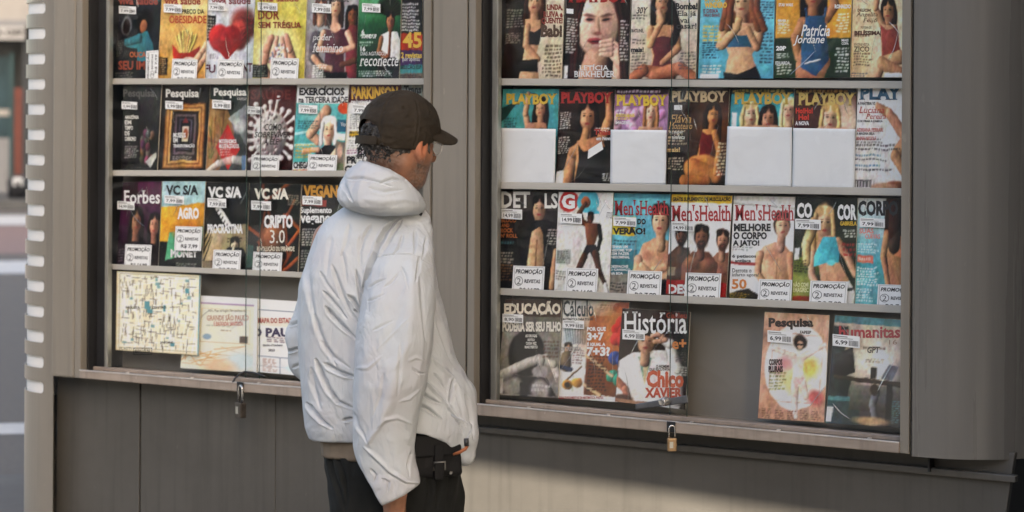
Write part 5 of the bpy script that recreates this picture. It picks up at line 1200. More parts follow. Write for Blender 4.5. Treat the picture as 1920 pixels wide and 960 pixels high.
def case(name, pxl, pxr, post_l, post_r, rail, jamb, edge, shelves, pane, label=None):
    """one glazed window: frame, jambs, rail, sill, back, shelves, panes"""
    c = empty(name, (XF((pxl + pxr) / 2), Yf, zrail(pxl, rail[0][1]))); c.parent = kiosk; c.location = Vector(c.location) - parent_loc(kiosk)
    if label: c['label'] = label
    (ax, ay0, ay1), (bx, by0, by1) = rail
    a0, a1 = P(ax, ay1, Yf), P(ax, ay0, Yf); b0, b1 = P(bx, by1, Yf), P(bx, by0, Yf)
    # extend the rail ends to the posts along the measured line
    def at(x, p, q): return p.z + (q.z - p.z) * (x - p.x) / (q.x - p.x)
    x0, x1 = XF(post_l[0]), XF(post_r[1])
    z0a, z0b, z1a, z1b = at(x0, a0, b0), at(x0, a1, b1), at(x1, a0, b0), at(x1, a1, b1)
    xa, xb = XF(post_l[1]), XF(post_r[0])
    w0a, w0b, w1a, w1b = at(xa, a0, b0), at(xa, a1, b1), at(xb, a0, b0), at(xb, a1, b1)
    MB().beam(xa, w0a, w0b, xb, w1a, w1b, Yf - .004, Yf + .02).build('rail', RAILM, c, .003)
    MB().beam(xa, w0b - .0015, w0b + .0022, xb, w1b - .0015, w1b + .0022, Yf - .0055, Yf + .004).build('rail_edge', EDGEM, c, .001)
    MB().beam(xa, w0b - .02, w0b - .006, xb, w1b - .02, w1b - .006, Yf + .021, Yb).build('sill', RAILM, c, .003)
    MB().beam(xa, w0b - .005, w0b + .007, xb, w1b - .005, w1b + .007, Yg - .018, Yg - .006).build('track', RAILM, c, .002)
    MB().beam(xa, w0b - .005, w0b + .0055, xb, w1b - .005, w1b + .0055, Yg + .008, Yg + .018).build('track', RAILM, c, .002)
    # rivets along the sill
    for k in range(5):
        t = (k + .6) / 5; x = xa + (xb - xa) * t; z = w0b + (w1b - w0b) * t - .006
        MB().disc_prism((x, Yf + .045, z), (0, 0, 1), .006, .005, 10).build('rivet', EDGEM, c, .001)
    MB().box(x0, Yf, min(z0a, z0b), xa, Yf + .03, ZTOP).build('post', PAINT, c, .002)
    MB().box(xb, Yf, min(z1a, z0a) - .0, x1, Yf + .03, ZTOP).build('post', PAINT, c, .002)
    j = XF(jamb)
    MB().box(x0 - .002, Yf + .032, min(z0a, z0b) + .01, xa + .004, Yb, ZTOP - .1).build('jamb', DARK, c, .001)
    # edge strip where the pane meets the jamb
    e0, e1 = P(edge[0], 400, Yg).x, P(edge[1], 400, Yg).x
    MB().box(xa + .005, Yg - .004, w0b - .004, e0, Yg + .02, ZTOP - .12).build('gasket', DARK, c, .001)
    MB().box(e0, Yg - .008, w0b - .004, e1, Yg + .012, ZTOP - .12).build('edge_strip', ALU, c, .002)
    MB().box(xa + .004, Yb, min(w0a, w1a) - .05, xb + .05, Yb + .012, ZTOP - .1).build('back_board', BACKM, c)
    MB().box(xb + .05, Yf + .06, min(w0a, w1a) - .05, xb + .055, Yb, ZTOP - .1).build('end_board', DARK, c)
    MB().box(x0 + .01, Yf + .02, ZTOP - .12, xb + .05, Yb, ZTOP - .1).build('case_top', PAINT, c)
    for (sx0, sy0, sx1, sy1, th) in shelves:
        p0, p1 = P(sx0, sy0, Ym - .029), P(sx1, sy1, Ym - .029)
        q0 = P(sx0, sy0 + th, Ym - .029)
        h = p0.z - q0.z
        # run on to the far jamb, hidden by the post
        s = (p1.z - p0.z) / (p1.x - p0.x); xe = xb + .045
        ze = p0.z + s * (xe - p0.x)
        sh = MB().beam(p0.x, p0.z - h, p0.z, xe, ze - h, ze, Ym - .029, Ym - .0235)
        sh.beam(p0.x, p0.z - h, p0.z - h + .004, xe, ze - h, ze - h + .004, Ym - .0234, Yb - .001)
        sh.build('shelf', SHELFM, c, .0015)
    # two sliding panes that overlap
    l, r = pane
    za_ = w0b + .004
    for (pa, pb, y, eg) in ((None, r, Yg - .002, 'r'), (l, None, Yg + .011, 'l')):
        X0 = e1 if pa is None else P(pa, 400, y).x
        X1 = xb + .045 if pb is None else P(pb, 400, y).x
        g_ = mesh_obj('glass_pane', [(X0, y, min(w0b, w1b) - .002), (X1, y, min(w0b, w1b) - .002), (X1, y, ZTOP - .12), (X0, y, ZTOP - .12)], [(0, 1, 2, 3)], GLASS, c)
        xe = X1 if eg == 'r' else X0
        zlo = w0b + (w1b - w0b) * (xe - xa) / (xb - xa)
        MB().box(xe - .0007, y - .0014, zlo - .004, xe + .0007, y + .0014, ZTOP - .12).build('pane_edge', GEDGE, c)
    return c

case('display_window', 150, 790, (141, 152), (792, 806), ((150, 694, 709), (562, 726.5, 744)), 155, (200, 206),
     ((206, 147, 792, 147, 11), (206, 319, 792, 320, 11), (206, 495, 560, 510, 10)), (462, 488))
case('display_window', 895, 1690, (877, 890), (1689, 1706), ((890, 757, 778), (1690, 830, 850)), 895, (924, 935),
     ((936, 147, 1690, 152, 13), (936, 341, 1690, 353, 13), (936, 540, 1690, 573, 13)), (1258, 1290))

# middle panel between the windows
zq = zrail(883, 778) - .002
MB().box(XF(809), Yf + .003, zq, XF(872.5), Yf + .03, ZTOP).build('middle_panel', PAINT, kiosk, .002)
MB().box(XF(805), Yf + .014, zq, XF(878), Yf + .034, ZTOP).build('middle_backing', DARK, kiosk)
# big rounded panel at the right
zb2 = P(1715, 856, Yf).z
x0 = XF(1710)
V, F = [], []
n = 40; Rr = .255
prof = [Vector((x0, Yf + .03, 0)), Vector((x0, Yf + .004, 0)), Vector((x0 + .003, Yf, 0))]
xs = x0 + .03
for k in range(n + 1):
    t = rad(100) * k / n
    prof.append(Vector((xs + Rr * math.sin(t), Yf + Rr - Rr * math.cos(t), 0)))
for z in (zb2, ZTOP):
    V += [Vector((p.x, p.y, z)) for p in prof]
N_ = len(prof)
F = [(i, i + 1, N_ + i + 1, N_ + i) for i in range(N_ - 1)]
rp = mesh_obj('rounded_panel', V, F, PAINTC, kiosk, True)
md = rp.modifiers.new('t', 'SOLIDIFY'); md.thickness = .012; md.offset = -1
md = rp.modifiers.new('e', 'EDGE_SPLIT'); md.split_angle = rad(40)
MB().box(XF(1705.5), Yf + .012, zb2 + .003, XF(1711), Yf + .04, ZTOP).build('gap', DARK, kiosk)
# dark floor of the window boxes and of the rounded end
fl = MB()
zf = min(zb2, zrail(1690, 850)) + .012
zfl = zrail(150, 709) + .004
fl.beam(XF(99), zfl, zfl + .01, XF(1706), zf, zf + .01, Yf + .022, Yb)
pts = [Vector((p.x, p.y, zb2 + .004)) for p in prof[2:]] + [Vector((x0, Yf + Rr * 1.2, zb2 + .004))]
fl.add([p + Vector((0, .014, 0)) for p in pts], [tuple(range(len(pts) - 1, -1, -1))])
fl.build('underside', DARK, kiosk)
# roof; its unseen extra height is added to shade the road
MB().box(XF(20), Yf - .06, ZTOP, XF(1709) + .55, Yf + 2.0, ZTOP + 1.75).build('roof', PAINT, kiosk, .02)
MB().box(XF(101), Yb + .05, ZLOW - .02, XF(1709) + .1, Yf + 1.9, ZTOP - .001).build('body', DARK, kiosk)

# ------------------------------------------------------------ locks, latch, wire
def padlock(px, py_top, py_body, py_bot, bw, label, body_m, turn):
    Y = Yf - .012
    pt, pb0, pb1 = P(px, py_top, Y), P(px, py_body, Y), P(px, py_bot, Y)
    o = empty('padlock', pb1); tag(o, label, 'padlock', 'padlocks on the window rails')
    wd = bw; ca, sa = math.cos(turn), math.sin(turn)
    def q(a, b, z): return Vector((pb0.x + a * ca - b * sa, Y + a * sa + b * ca, z))
    z0, z1 = pb1.z, pb0.z
    m = MB(); h = wd / 2; d = wd * .26
    m.hexa([q(-h, -d, z0), q(h, -d, z0), q(h, d, z0), q(-h, d, z0), q(-h, -d, z1), q(h, -d, z1), q(h, d, z1), q(-h, d, z1)])
    m.build('lock_body', body_m, o, .0035, seg=3)
    r = wd * .30
    arc = [q(-r, 0, z1 - .004)] + [q(-r * math.cos(a), 0, pt.z - r + r * math.sin(a)) for a in [math.pi * k / 10 for k in range(11)]] + [q(r, 0, z1 - .004)]
    MB().tube(arc, wd * .085, 10).build('shackle', STEEL, o, smooth=True)
    kf = MB(); kf.hexa([q(-h * .55, -d - .0008, z0 + (z1 - z0) * .25), q(h * .2, -d - .0008, z0 + (z1 - z0) * .25), q(h * .2, -d + .001, z0 + (z1 - z0) * .25), q(-h * .55, -d + .001, z0 + (z1 - z0) * .25), q(-h * .55, -d - .0008, z0 + (z1 - z0) * .72), q(h * .2, -d - .0008, z0 + (z1 - z0) * .72), q(h * .2, -d + .001, z0 + (z1 - z0) * .72), q(-h * .55, -d + .001, z0 + (z1 - z0) * .72)])
    kf.build('face_plate', ALU, o, .0006)
    return o
padlock(451, 723, 754, 783, .040, 'large dark padlock hanging from the left window rail', mat('dark_brass', (.06, .05, .042), rough=.4, metal=.5, noise=.5, nscale=50), rad(-24))
padlock(1260, 798, 821, 846, .026, 'small brass padlock hanging from the right window rail', BRASS, rad(38))
st = Sheet
# hasps stay with the rails
for px, py in ((451, 724), (1259, 799)):
    p = P(px, py, Yf - .006)
    m = MB().box(p.x - .014, Yf - .0075, p.z - .016, p.x + .012, Yf - .0045, p.z + .012)
    m.build('hasp', DARK, kiosk, .002)
w_ = [P(437, 716, Yf - .006), P(441, 709, Yf + .02), P(450, 701, Yf + .05), P(458, 697, Yf + .055), P(472, 698, Yf + .05), P(487, 702, Yf + .045), P(497, 706, Yf + .04)]
tag(MB().tube(w_, .003, 8).build('wire', BLACKP, None, smooth=True, loc=w_[0]), 'bent black wire over the left window rail', 'wire')
a, b = P(1192, 763, Yg - .014), P(1290, 748, Yg - .014)
lt = empty('latch', (a + b) / 2); tag(lt, 'long grey latch bar across the right window panes', 'latch')
dx = (b - a).normalized(); up_ = Vector((-dx.z, 0, dx.x))
m = MB()
h0, h1 = .0078, .0105
m.hexa([a - up_ * h0 + Vector((0, -.003, 0)), b - up_ * h1 + Vector((0, -.003, 0)), b - up_ * h1 + Vector((0, .003, 0)), a - up_ * h0 + Vector((0, .003, 0)),
        a + up_ * h0 + Vector((0, -.003, 0)), b + up_ * h1 + Vector((0, -.003, 0)), b + up_ * h1 + Vector((0, .003, 0)), a + up_ * h0 + Vector((0, .003, 0))])
m.build('latch_bar', mat('grey_bar', (.13, .135, .14), rough=.35, metal=.5, noise=.25, nscale=40), lt, .003, seg=3)
c = P(1250, 752, Yg - .017)
MB().tube([c, c + Vector((0, -.012, 0)), c + Vector((0, -.026, 0)), c + Vector((0, -.028, 0))], [.013, .0125, .011, .009], 18).build('lock_cylinder', STEEL, lt, .001, smooth=True)
GLASSMARK.build('maker_mark', None, None)
_g = bpy.data.objects['maker_mark']; _g.parent = kiosk; _g.location = Vector(_g.location) - Vector(kiosk.location)
# ------------------------------------------------------------ the man
Zm = 5.9
def J(px, py, b=0.0):
    """photo point at depth b behind the man's own upright plane -> his frame (right, away, up)"""
    r = ray(px, py) * (Zm + b)
    return np.array([r.dot(RGT), b, CAMZ + r.z])
def toworld(A):
    A = np.asarray(A)
    R_, F_ = np.array(RGT), np.array(FWD)
    return A[:, :1] * R_ + (Zm + A[:, 1:2]) * F_ + A[:, 2:3] * np.array([0, 0, 1.0])
def topx(A):
    d = Zm + A[:, 1]
    X, Y = A[:, 0] / d, -(A[:, 2] - CAMZ) / d
    return np.stack([960 + FPX * (X * math.cos(ROLL) - Y * math.sin(ROLL)), HY + FPX * (X * math.sin(ROLL) + Y * math.cos(ROLL))], -1)

def smin(a, b, k):
    if k <= 0: return np.minimum(a, b)
    h = np.clip(.5 + .5 * (b - a) / k, 0, 1)
    return b + (a - b) * h - k * h * (1 - h)
def smax(a, b, k): return -smin(-a, -b, k)

def f_ell(Pt, c, r, M=None):
    q = Pt - c
    if M is not None: q = q @ M.T
    r = np.asarray(r)
    k0 = np.sqrt(((q / r) ** 2).sum(-1)); k1 = np.sqrt(((q / r ** 2) ** 2).sum(-1)) + 1e-9
    return k0 * (k0 - 1) / k1
def f_cap(Pt, p0, p1, r0, r1):
    d = p1 - p0; L2 = d @ d + 1e-12
    t = np.clip(((Pt - p0) @ d) / L2, 0, 1)
    return np.linalg.norm(Pt - p0 - t[:, None] * d, axis=1) - (r0 + (r1 - r0) * t)
def f_chain(Pt, pts, rs, k=.012):
    v = None
    for i in range(len(pts) - 1):
        c = f_cap(Pt, pts[i], pts[i + 1], rs[i], rs[i + 1])
        v = c if v is None else smin(v, c, k)
    return v
def f_loft(Pt, rows, ex=2.3):
    """rows of (height, centre a, centre b, half width a, half depth b), from low to high"""
    R_ = np.array(sorted(rows))
    z = Pt[:, 2]
    a0, b0, ra, rb = (np.interp(z, R_[:, 0], R_[:, i]) for i in range(1, 5))
    x, y = np.abs(Pt[:, 0] - a0) / ra, np.abs(Pt[:, 1] - b0) / rb
    d = ((x ** ex + y ** ex + 1e-12) ** (1 / ex) - 1) * np.minimum(ra, rb)
    return np.maximum(d, np.maximum(R_[0, 0] - z, z - R_[-1, 0]))
def rows_px(tab, b0, rb):
    """tab: (py, left px, right px); b0, rb: functions or tables over py"""
    out = []
    for py, l, r in tab:
        b = np.interp(py, *zip(*b0)); d = np.interp(py, *zip(*rb))
        L, R_ = J(l, py, b), J(r, py, b)
        out.append((.5 * (L[2] + R_[2]), .5 * (L[0] + R_[0]), b, .5 * (R_[0] - L[0]), d))
    return out

def surface(f, lo, hi, h, chunk=400000):
    lo, hi = np.array(lo), np.array(hi)
    n = np.ceil((hi - lo) / h).astype(int) + 1
    g = [lo[i] + h * np.arange(n[i]) for i in range(3)]
    v = np.empty(n.prod())
    AX, AY, AZ = np.meshgrid(*g, indexing='ij')
    Pt = np.stack([AX.ravel(), AY.ravel(), AZ.ravel()], 1)
    for i in range(0, len(Pt), chunk): v[i:i + chunk] = f(Pt[i:i + chunk])
    v = v.reshape(n)
    s = v < 0
    cs = [(i, j, k) for i in (0, 1) for j in (0, 1) for k in (0, 1)]
    sl = lambda a, o: a[o[0]:n[0] - 1 + o[0], o[1]:n[1] - 1 + o[1], o[2]:n[2] - 1 + o[2]]
    cnt = sum(sl(s, o).astype(np.int8) for o in cs)
    act = (cnt > 0) & (cnt < 8)
    I, J_, K = np.nonzero(act)
    idx = np.full(act.shape, -1, dtype=np.int64); idx[act] = np.arange(len(I))
    acc = np.zeros((len(I), 3)); num = np.zeros(len(I))
    for a in cs:
        for ax in range(3):
            if a[ax]: continue
            b = list(a); b[ax] = 1
            va, vb = v[I + a[0], J_ + a[1], K + a[2]], v[I + b[0], J_ + b[1], K + b[2]]
            m = (va < 0) != (vb < 0)
            t = np.where(m, va / np.where(m, va - vb, 1), 0)
            p = np.tile(np.array(a, float), (len(I), 1)); p[:, ax] += t
            acc += p * m[:, None]; num += m
    V = (acc / num[:, None] + np.stack([I, J_, K], 1)) * h + lo
    F = []
    for ax in range(3):
        o1, o2 = [(1, 2), (2, 0), (0, 1)][ax]
        A = [slice(None)] * 3; Bq = [slice(None)] * 3
        A[ax] = slice(0, -1); Bq[ax] = slice(1, None)
        df = s[tuple(A)] != s[tuple(Bq)]
        e = np.stack(np.nonzero(df), 1)
        ok = (e[:, o1] > 0) & (e[:, o2] > 0) & (e[:, o1] < n[o1] - 1) & (e[:, o2] < n[o2] - 1)
        e = e[ok]
        ins = s[e[:, 0], e[:, 1], e[:, 2]]
        def cell(d1, d2):
            q = e.copy(); q[:, o1] += d1; q[:, o2] += d2
            return idx[q[:, 0], q[:, 1], q[:, 2]]
        q = np.stack([cell(-1, -1), cell(0, -1), cell(0, 0), cell(-1, 0)], 1)
        q[~ins] = q[~ins][:, ::-1]
        F.append(q)
    F = np.concatenate(F)
    F = F[(F >= 0).all(1)]
    return V, F

def edges_of(F):
    E = np.concatenate([F[:, [0, 1]], F[:, [1, 2]], F[:, [2, 3]], F[:, [3, 0]]])
    E.sort(1)
    return np.unique(E, axis=0)
def relax(V, E, n, lam=.5):
    N = len(V)
    deg = np.bincount(E.ravel(), minlength=N).astype(float)
    for _ in range(n):
        s = np.stack([np.bincount(E[:, 0], V[E[:, 1], i], N) + np.bincount(E[:, 1], V[E[:, 0], i], N) for i in range(3)], 1)
        V = V + lam * (s / np.maximum(deg, 1)[:, None] - V)
    return V
def subdivide(V, F):
    E = np.concatenate([F[:, [0, 1]], F[:, [1, 2]], F[:, [2, 3]], F[:, [3, 0]]])
    E.sort(1)
    U, inv = np.unique(E, axis=0, return_inverse=True)
    inv = inv.reshape(4, -1)
    n, m = len(V), len(U)
    W = np.concatenate([V, V[U].mean(1), V[F].mean(1)])
    e = [n + inv[k] for k in range(4)]; c = n + m + np.arange(len(F))
    return W, np.concatenate([np.stack([F[:, 0], e[0], c, e[3]], 1), np.stack([F[:, 1], e[1], c, e[0]], 1), np.stack([F[:, 2], e[2], c, e[1]], 1), np.stack([F[:, 3], e[3], c, e[2]], 1)])
def normals(V, F):
    n = np.cross(V[F[:, 2]] - V[F[:, 0]], V[F[:, 3]] - V[F[:, 1]])
    N = np.stack([sum(np.bincount(F[:, k], n[:, i], len(V)) for k in range(4)) for i in range(3)], 1)
    return N / (np.linalg.norm(N, axis=1, keepdims=True) + 1e-12)
def fbm(V, sc, seed, st=(1, 1, 1), oct=3):
    o = np.empty(len(V))
    q = V * np.array(st) * sc + seed * 7.31
    for i, p in enumerate(q): o[i] = mnoise.fractal(Vector(p), .6, 2.0, oct)
    return o

FOLD = 1.05
def crease_field(px, lines):
    """lines: (points in photo px, width px, depth m, sharpness) -> displacement; a fold is a groove with a raised lip either side"""
    out = np.zeros(len(px))
    for pts, wd, dep, lip in lines:
        if dep < 0 and wd < 10: dep, wd = dep * .5, wd * 1.3
        pts = np.array(pts, float)
        seg = np.linalg.norm(np.diff(pts, axis=0), axis=1); tot = seg.sum(); cum = np.concatenate([[0], np.cumsum(seg)])
        best = np.full(len(px), 1e9); tt = np.zeros(len(px)); sd = np.zeros(len(px))
        for i in range(len(seg)):
            d = pts[i + 1] - pts[i]; L2 = d @ d
            q = px - pts[i]
            t = np.clip((q @ d) / L2, 0, 1)
            e = q - t[:, None] * d
            di = np.linalg.norm(e, axis=1)
            m = di < best
            best[m] = di[m]; tt[m] = (cum[i] + t[m] * seg[i]) / tot
            sd[m] = np.sign(d[0] * q[m, 1] - d[1] * q[m, 0])
        x = best / (wd * .58 * (.45 + .55 * np.clip(np.minimum(tt / .15, (1 - tt) / .5), 0, 1)))
        near = x < 4
        taper = np.clip(np.minimum(tt / .12, (1 - tt) / .35), 0, 1) ** .7
        # beyond the ends the distance itself fades it
        xs = x * sd
        g = -np.exp(-x ** 1.6) + lip * (.55 * np.exp(-((xs - 1.35) / .75) ** 2) + .15 * np.exp(-((xs + 2.0) / 1.1) ** 2))
        out += np.where(near, FOLD * dep * g * (.25 + .75 * taper), 0)
    return out

man = empty('person', toworld(np.array([[J(735, 600)[0], .02, 0]]))[0])
tag(man, 'man seen from behind in a white hooded jacket and brown cap, looking at the magazines', 'person')
def part(name, V, F, m, parent=man, smooth=True, colors=None):
    return mesh_obj(name, toworld(V), F, m, parent, smooth, None, colors)

SKIN = mat('skin', (.36, .175, .105), rough=.5, spec=.4, noise=.16, nscale=22, bump=.25, bscale=180)
_b = SKIN.node_tree.nodes['Principled BSDF']; _a = SKIN.node_tree.nodes.new('ShaderNodeVertexColor'); _a.layer_name = 'print'; SKIN.node_tree.links.new(_a.outputs[0], _b.inputs['Base Color']); _b.inputs['Subsurface Weight'].default_value = .12; _b.inputs['Subsurface Radius'].default_value = (.01, .004, .002); _b.inputs['Subsurface Scale'].default_value = .5
HAIR = mat('hair', (.014, .012, .011), rough=.55, noise=.0, nscale=110, col2=(.16, .15, .14), thresh=(.52, .74), bump=.9, bscale=260)
CAPM = mat('cap_cloth', (.030, .023, .016), rough=.8, spec=.2, noise=.45, nscale=14, bump=.35, bscale=700)
JACK = mat('white_nylon', (.455, .485, .505), rough=.68, spec=.22, nscale=7, col2=(.445, .452, .475), thresh=(.45, .68), noise=.02)
TROU = mat('dark_trousers', (.011, .012, .0115), rough=.9, spec=.2, noise=.3, nscale=12, bump=.3, bscale=500)
BAGM = mat('black_bag', (.005, .005, .0055), rough=.7, spec=.25, noise=.3, nscale=30, bump=.25, bscale=400)
SHIRT = mat('tan_shirt', (.16, .125, .09), rough=.8, noise=.2, nscale=14, bump=.3, bscale=300)
ORNG = mat('orange_cord', (.28, .085, .03), rough=.6, noise=.15, nscale=60)
# small crumples in the nylon
_t = JACK.node_tree
_tc_ = _t.nodes.new('ShaderNodeTexCoord')
_n1 = _t.nodes.new('ShaderNodeTexNoise'); _n1.inputs['Scale'].default_value = 9; _n1.inputs['Detail'].default_value = 3; _n1.inputs['Distortion'].default_value = .8
_mp = _t.nodes.new('ShaderNodeMapping'); _mp.inputs['Scale'].default_value = (1.2, 1.2, .62)
_t.links.new(_tc_.outputs['Object'], _mp.inputs[0]); _t.links.new(_mp.outputs[0], _n1.inputs['Vector'])
_n2 = _t.nodes.new('ShaderNodeTexVoronoi'); _n2.feature = 'DISTANCE_TO_EDGE'; _n2.inputs['Scale'].default_value = 15
_va = _t.nodes.new('ShaderNodeVectorMath'); _va.operation = 'ADD'
_vs = _t.nodes.new('ShaderNodeVectorMath'); _vs.operation = 'SCALE'; _vs.inputs['Scale'].default_value = .16
_t.links.new(_n1.outputs['Color'], _vs.inputs[0]); _t.links.new(_mp.outputs[0], _va.inputs[0]); _t.links.new(_vs.outputs[0], _va.inputs[1]); _t.links.new(_va.outputs[0], _n2.inputs['Vector'])
_b1 = _t.nodes.new('ShaderNodeBump'); _b1.inputs['Strength'].default_value = .45; _b1.inputs['Distance'].default_value = .03
_b2 = _t.nodes.new('ShaderNodeBump'); _b2.inputs['Strength'].default_value = .34; _b2.inputs['Distance'].default_value = .012
_t.links.new(_n1.outputs[0], _b1.inputs['Height']); _t.links.new(_n2.outputs['Distance'], _b2.inputs['Height']); _t.links.new(_b1.outputs[0], _b2.inputs['Normal'])
_t.links.new(_b2.outputs[0], _t.nodes['Principled BSDF'].inputs['Normal'])

# ---- head frame
th = rad(35)
Fh = np.array([math.cos(th) * math.cos(rad(-8)), math.sin(th) * math.cos(rad(-8)), math.sin(rad(-8))])
Rh = np.array([math.sin(th), -math.cos(th), 0.0])          # his right, towards the camera
Uh = np.cross(Rh, Fh); Uh /= np.linalg.norm(Uh)
MH = np.stack([Fh, Rh, Uh])
H0 = J(746, 262, .0)
def Hp(f, r, u): return H0 + Fh * f + Rh * r + Uh * u
HS = .90                                                    # head size
def hs(V): return H0 + (np.asarray(V) - H0) * HS

NECK0, NECK1 = J(722, 400, .03), Hp(-.015, 0, -.05)
def f_body_head(Pt):
    v = f_ell(Pt, Hp(-.004, 0, .012), (.098, .077, .105), MH)
    v = smin(v, f_ell(Pt, Hp(.045, 0, -.055), (.056, .060, .075), MH), .04)       # face
    v = smin(v, f_ell(Pt, Hp(.048, 0, -.103), (.040, .042, .026), MH), .03)       # chin
    for s in (-1, 1):
        v = smin(v, f_cap(Pt, Hp(-.005, s * .056, -.062), Hp(.05, s * .03, -.104), .016, .014), .025)   # jaw
        v = smin(v, f_ell(Pt, Hp(.062, s * .036, -.028), (.022, .024, .02), MH), .018)                 # cheek
        v = smax(v, -f_ell(Pt, Hp(.098, s * .032, -.006), (.018, .019, .012), MH), .012)              # eye socket
        v = smin(v, f_ell(Pt, Hp(.084, s * .032, -.006), (.012, .013, .011), MH), .004)               # eye
        # ear: rim, lobe, hollow
        e = f_ell(Pt, Hp(.026, s * .080, -.014), (.022, .012, .038), MH)
        e = smin(e, f_ell(Pt, Hp(.034, s * .075, -.050), (.011, .007, .012), MH), .008)
        e = smax(e, -f_ell(Pt, Hp(.034, s * .091, -.012), (.011, .010, .024), MH), .005)
        v = smin(v, e, .008)
    v = smin(v, f_cap(Pt, Hp(.092, 0, .0), Hp(.116, 0, -.034), .009, .014), .014)   # nose
    v = smin(v, f_ell(Pt, Hp(.088, 0, -.066), (.012, .024, .006), MH), .008)       # lips
    v = smin(v, f_ell(Pt, Hp(.087, 0, -.078), (.011, .021, .006), MH), .006)
    v = smin(v, f_cap(Pt, NECK0, NECK1, .062, .056), .03)
    return v
WR = J(738, 915, -.10)
def hand(Pt):
    d = np.array([.10, .10, -1.0]); d /= np.linalg.norm(d)
    s = np.array([.75, .66, .1]); s -= d * (s @ d); s /= np.linalg.norm(s)     # from little finger to thumb side: forward
    n = np.cross(d, s)
    w_ = J(740, 962, -.10)
    v = f_cap(Pt, WR, w_, .033, .026)
    pc = w_ + d * .055
    M = np.stack([s, n, d])
    v = smin(v, f_ell(Pt, pc, (.042, .017, .052), M), .02)
    for i, (o, L) in enumerate(((-.030, .062), (-.010, .074), (.011, .079), (.031, .071))):
        k = w_ + d * .098 + s * o
        a1 = k + (d * .97 - n * .22) * L * .42
        a2 = a1 + (d * .86 - n * .5) * L * .34
        a3 = a2 + (d * .7 - n * .7) * L * .28
        v = smin(v, f_chain(Pt, [k - d * .02, a1, a2, a3], [.0095, .0088, .008, .0068], .004), .005)
    t0_ = w_ + d * .03 + s * .032; t1_ = t0_ + (s * .55 + d * .8 - n * .3) * .042; t2_ = t1_ + (s * .25 + d * .9 - n * .35) * .032
    v = smin(v, f_chain(Pt, [t0_, t1_, t2_], [.014, .0115, .009], .006), .008)
    return v
HIPC = J(733, 870, .04)
def f_trunk(Pt):
    v = f_loft(Pt, [(HIPC[2] - .06, HIPC[0], .05, .125, .09), (HIPC[2] + .12, HIPC[0] - .01, .03, .12, .085), (1.28, J(700, 500)[0], .03, .13, .085), (1.42, J(705, 430)[0], .03, .11, .07), (1.475, J(715, 395)[0], .03, .06, .05)], 2.0)
    v = smin(v, f_cap(Pt, J(770, 470, -.05), J(738, 690, -.10), .045, .038), .03)
    v = smin(v, f_cap(Pt, J(738, 690, -.10), WR, .038, .030), .015)
    v = smin(v, f_chain(Pt, [J(620, 450, .10), J(572, 645, .10), J(640, 740, .24)], [.045, .036, .026], .02), .03)
    for px, b in ((692, .03), (800, .10)):
        a = J(px, 930, b); k = np.array([a[0], b, .46]); an = np.array([a[0], b - .01, .085])
        v = smin(v, f_chain(Pt, [a, k, an], [.062, .050, .038], .02), .04)
        v = smin(v, f_cap(Pt, an + np.array([-.01, -.02, -.04]), an + np.array([.12, .10, -.05]), .034, .026), .02)
    return v
def f_body(Pt):
    v = np.full(len(Pt), 1.0)
    m = Pt[:, 2] > 1.36; v[m] = HS * f_body_head(H0 + (Pt[m] - H0) / HS)
    m = Pt[:, 2] < 1.56; v[m] = smin(v[m], f_trunk(Pt[m]), .03)
    m = (Pt[:, 2] < WR[2] + .06) & (Pt[:, 2] > .4); v[m] = smin(v[m], hand(Pt[m]), .008)
    return v
V, F = surface(f_body, (J(560, 500, .1)[0], -.22, .0), (J(850, 300, 0)[0], .36, 1.80), .0044)
E = edges_of(F); V = relax(V, E, 2, .4)
V = V + normals(V, F) * (.0006 * fbm(V, 60, 2))[:, None]
q = (H0 + (V - H0) / HS - H0) @ MH.T
top = np.interp(q[:, 0], [-.01, .012, .05, .075, .10], [-.0, -.02, -.052, -.052, -.045])
wb = np.clip((top - q[:, 2]) / .022 + .3, 0, 1) * np.clip((q[:, 2] + .155) / .03, 0, 1) * np.clip((q[:, 0] - .0) / .03, 0, 1)
wb *= np.clip(.72 + .5 * fbm(V, 90, 6), 0, 1)
wn = np.clip((q[:, 2] + .125) / .03, 0, 1) * np.clip((-q[:, 0] - .01) / .03, 0, 1) * .55       # cropped nape
gr = np.clip(.5 + 1.6 * fbm(V, 230, 9), 0, 1)[:, None]
cb = np.array([.030, .024, .020]) * (1 - gr) + np.array([.17, .15, .135]) * gr
skn = np.array([.29, .135, .080]) * (1 + .22 * fbm(V, 28, 12))[:, None]
ear = np.exp(-(((q[:, 0] - .026) / .022) ** 2 + ((q[:, 2] + .016) / .036) ** 2)) * (np.abs(q[:, 1]) > .072)
skn = skn * (1 + ear[:, None] * np.array([.75, .28, .10]))  # orange backlit glow of the ear, put into the skin colour
w_b = np.clip(np.maximum(wb * .85, wn), 0, 1)[:, None] * (1 - ear[:, None])
w_b[V[:, 2] < 1.38] = 0
part('body', V, F, SKIN, colors=skn * (1 - w_b) + cb * w_b)

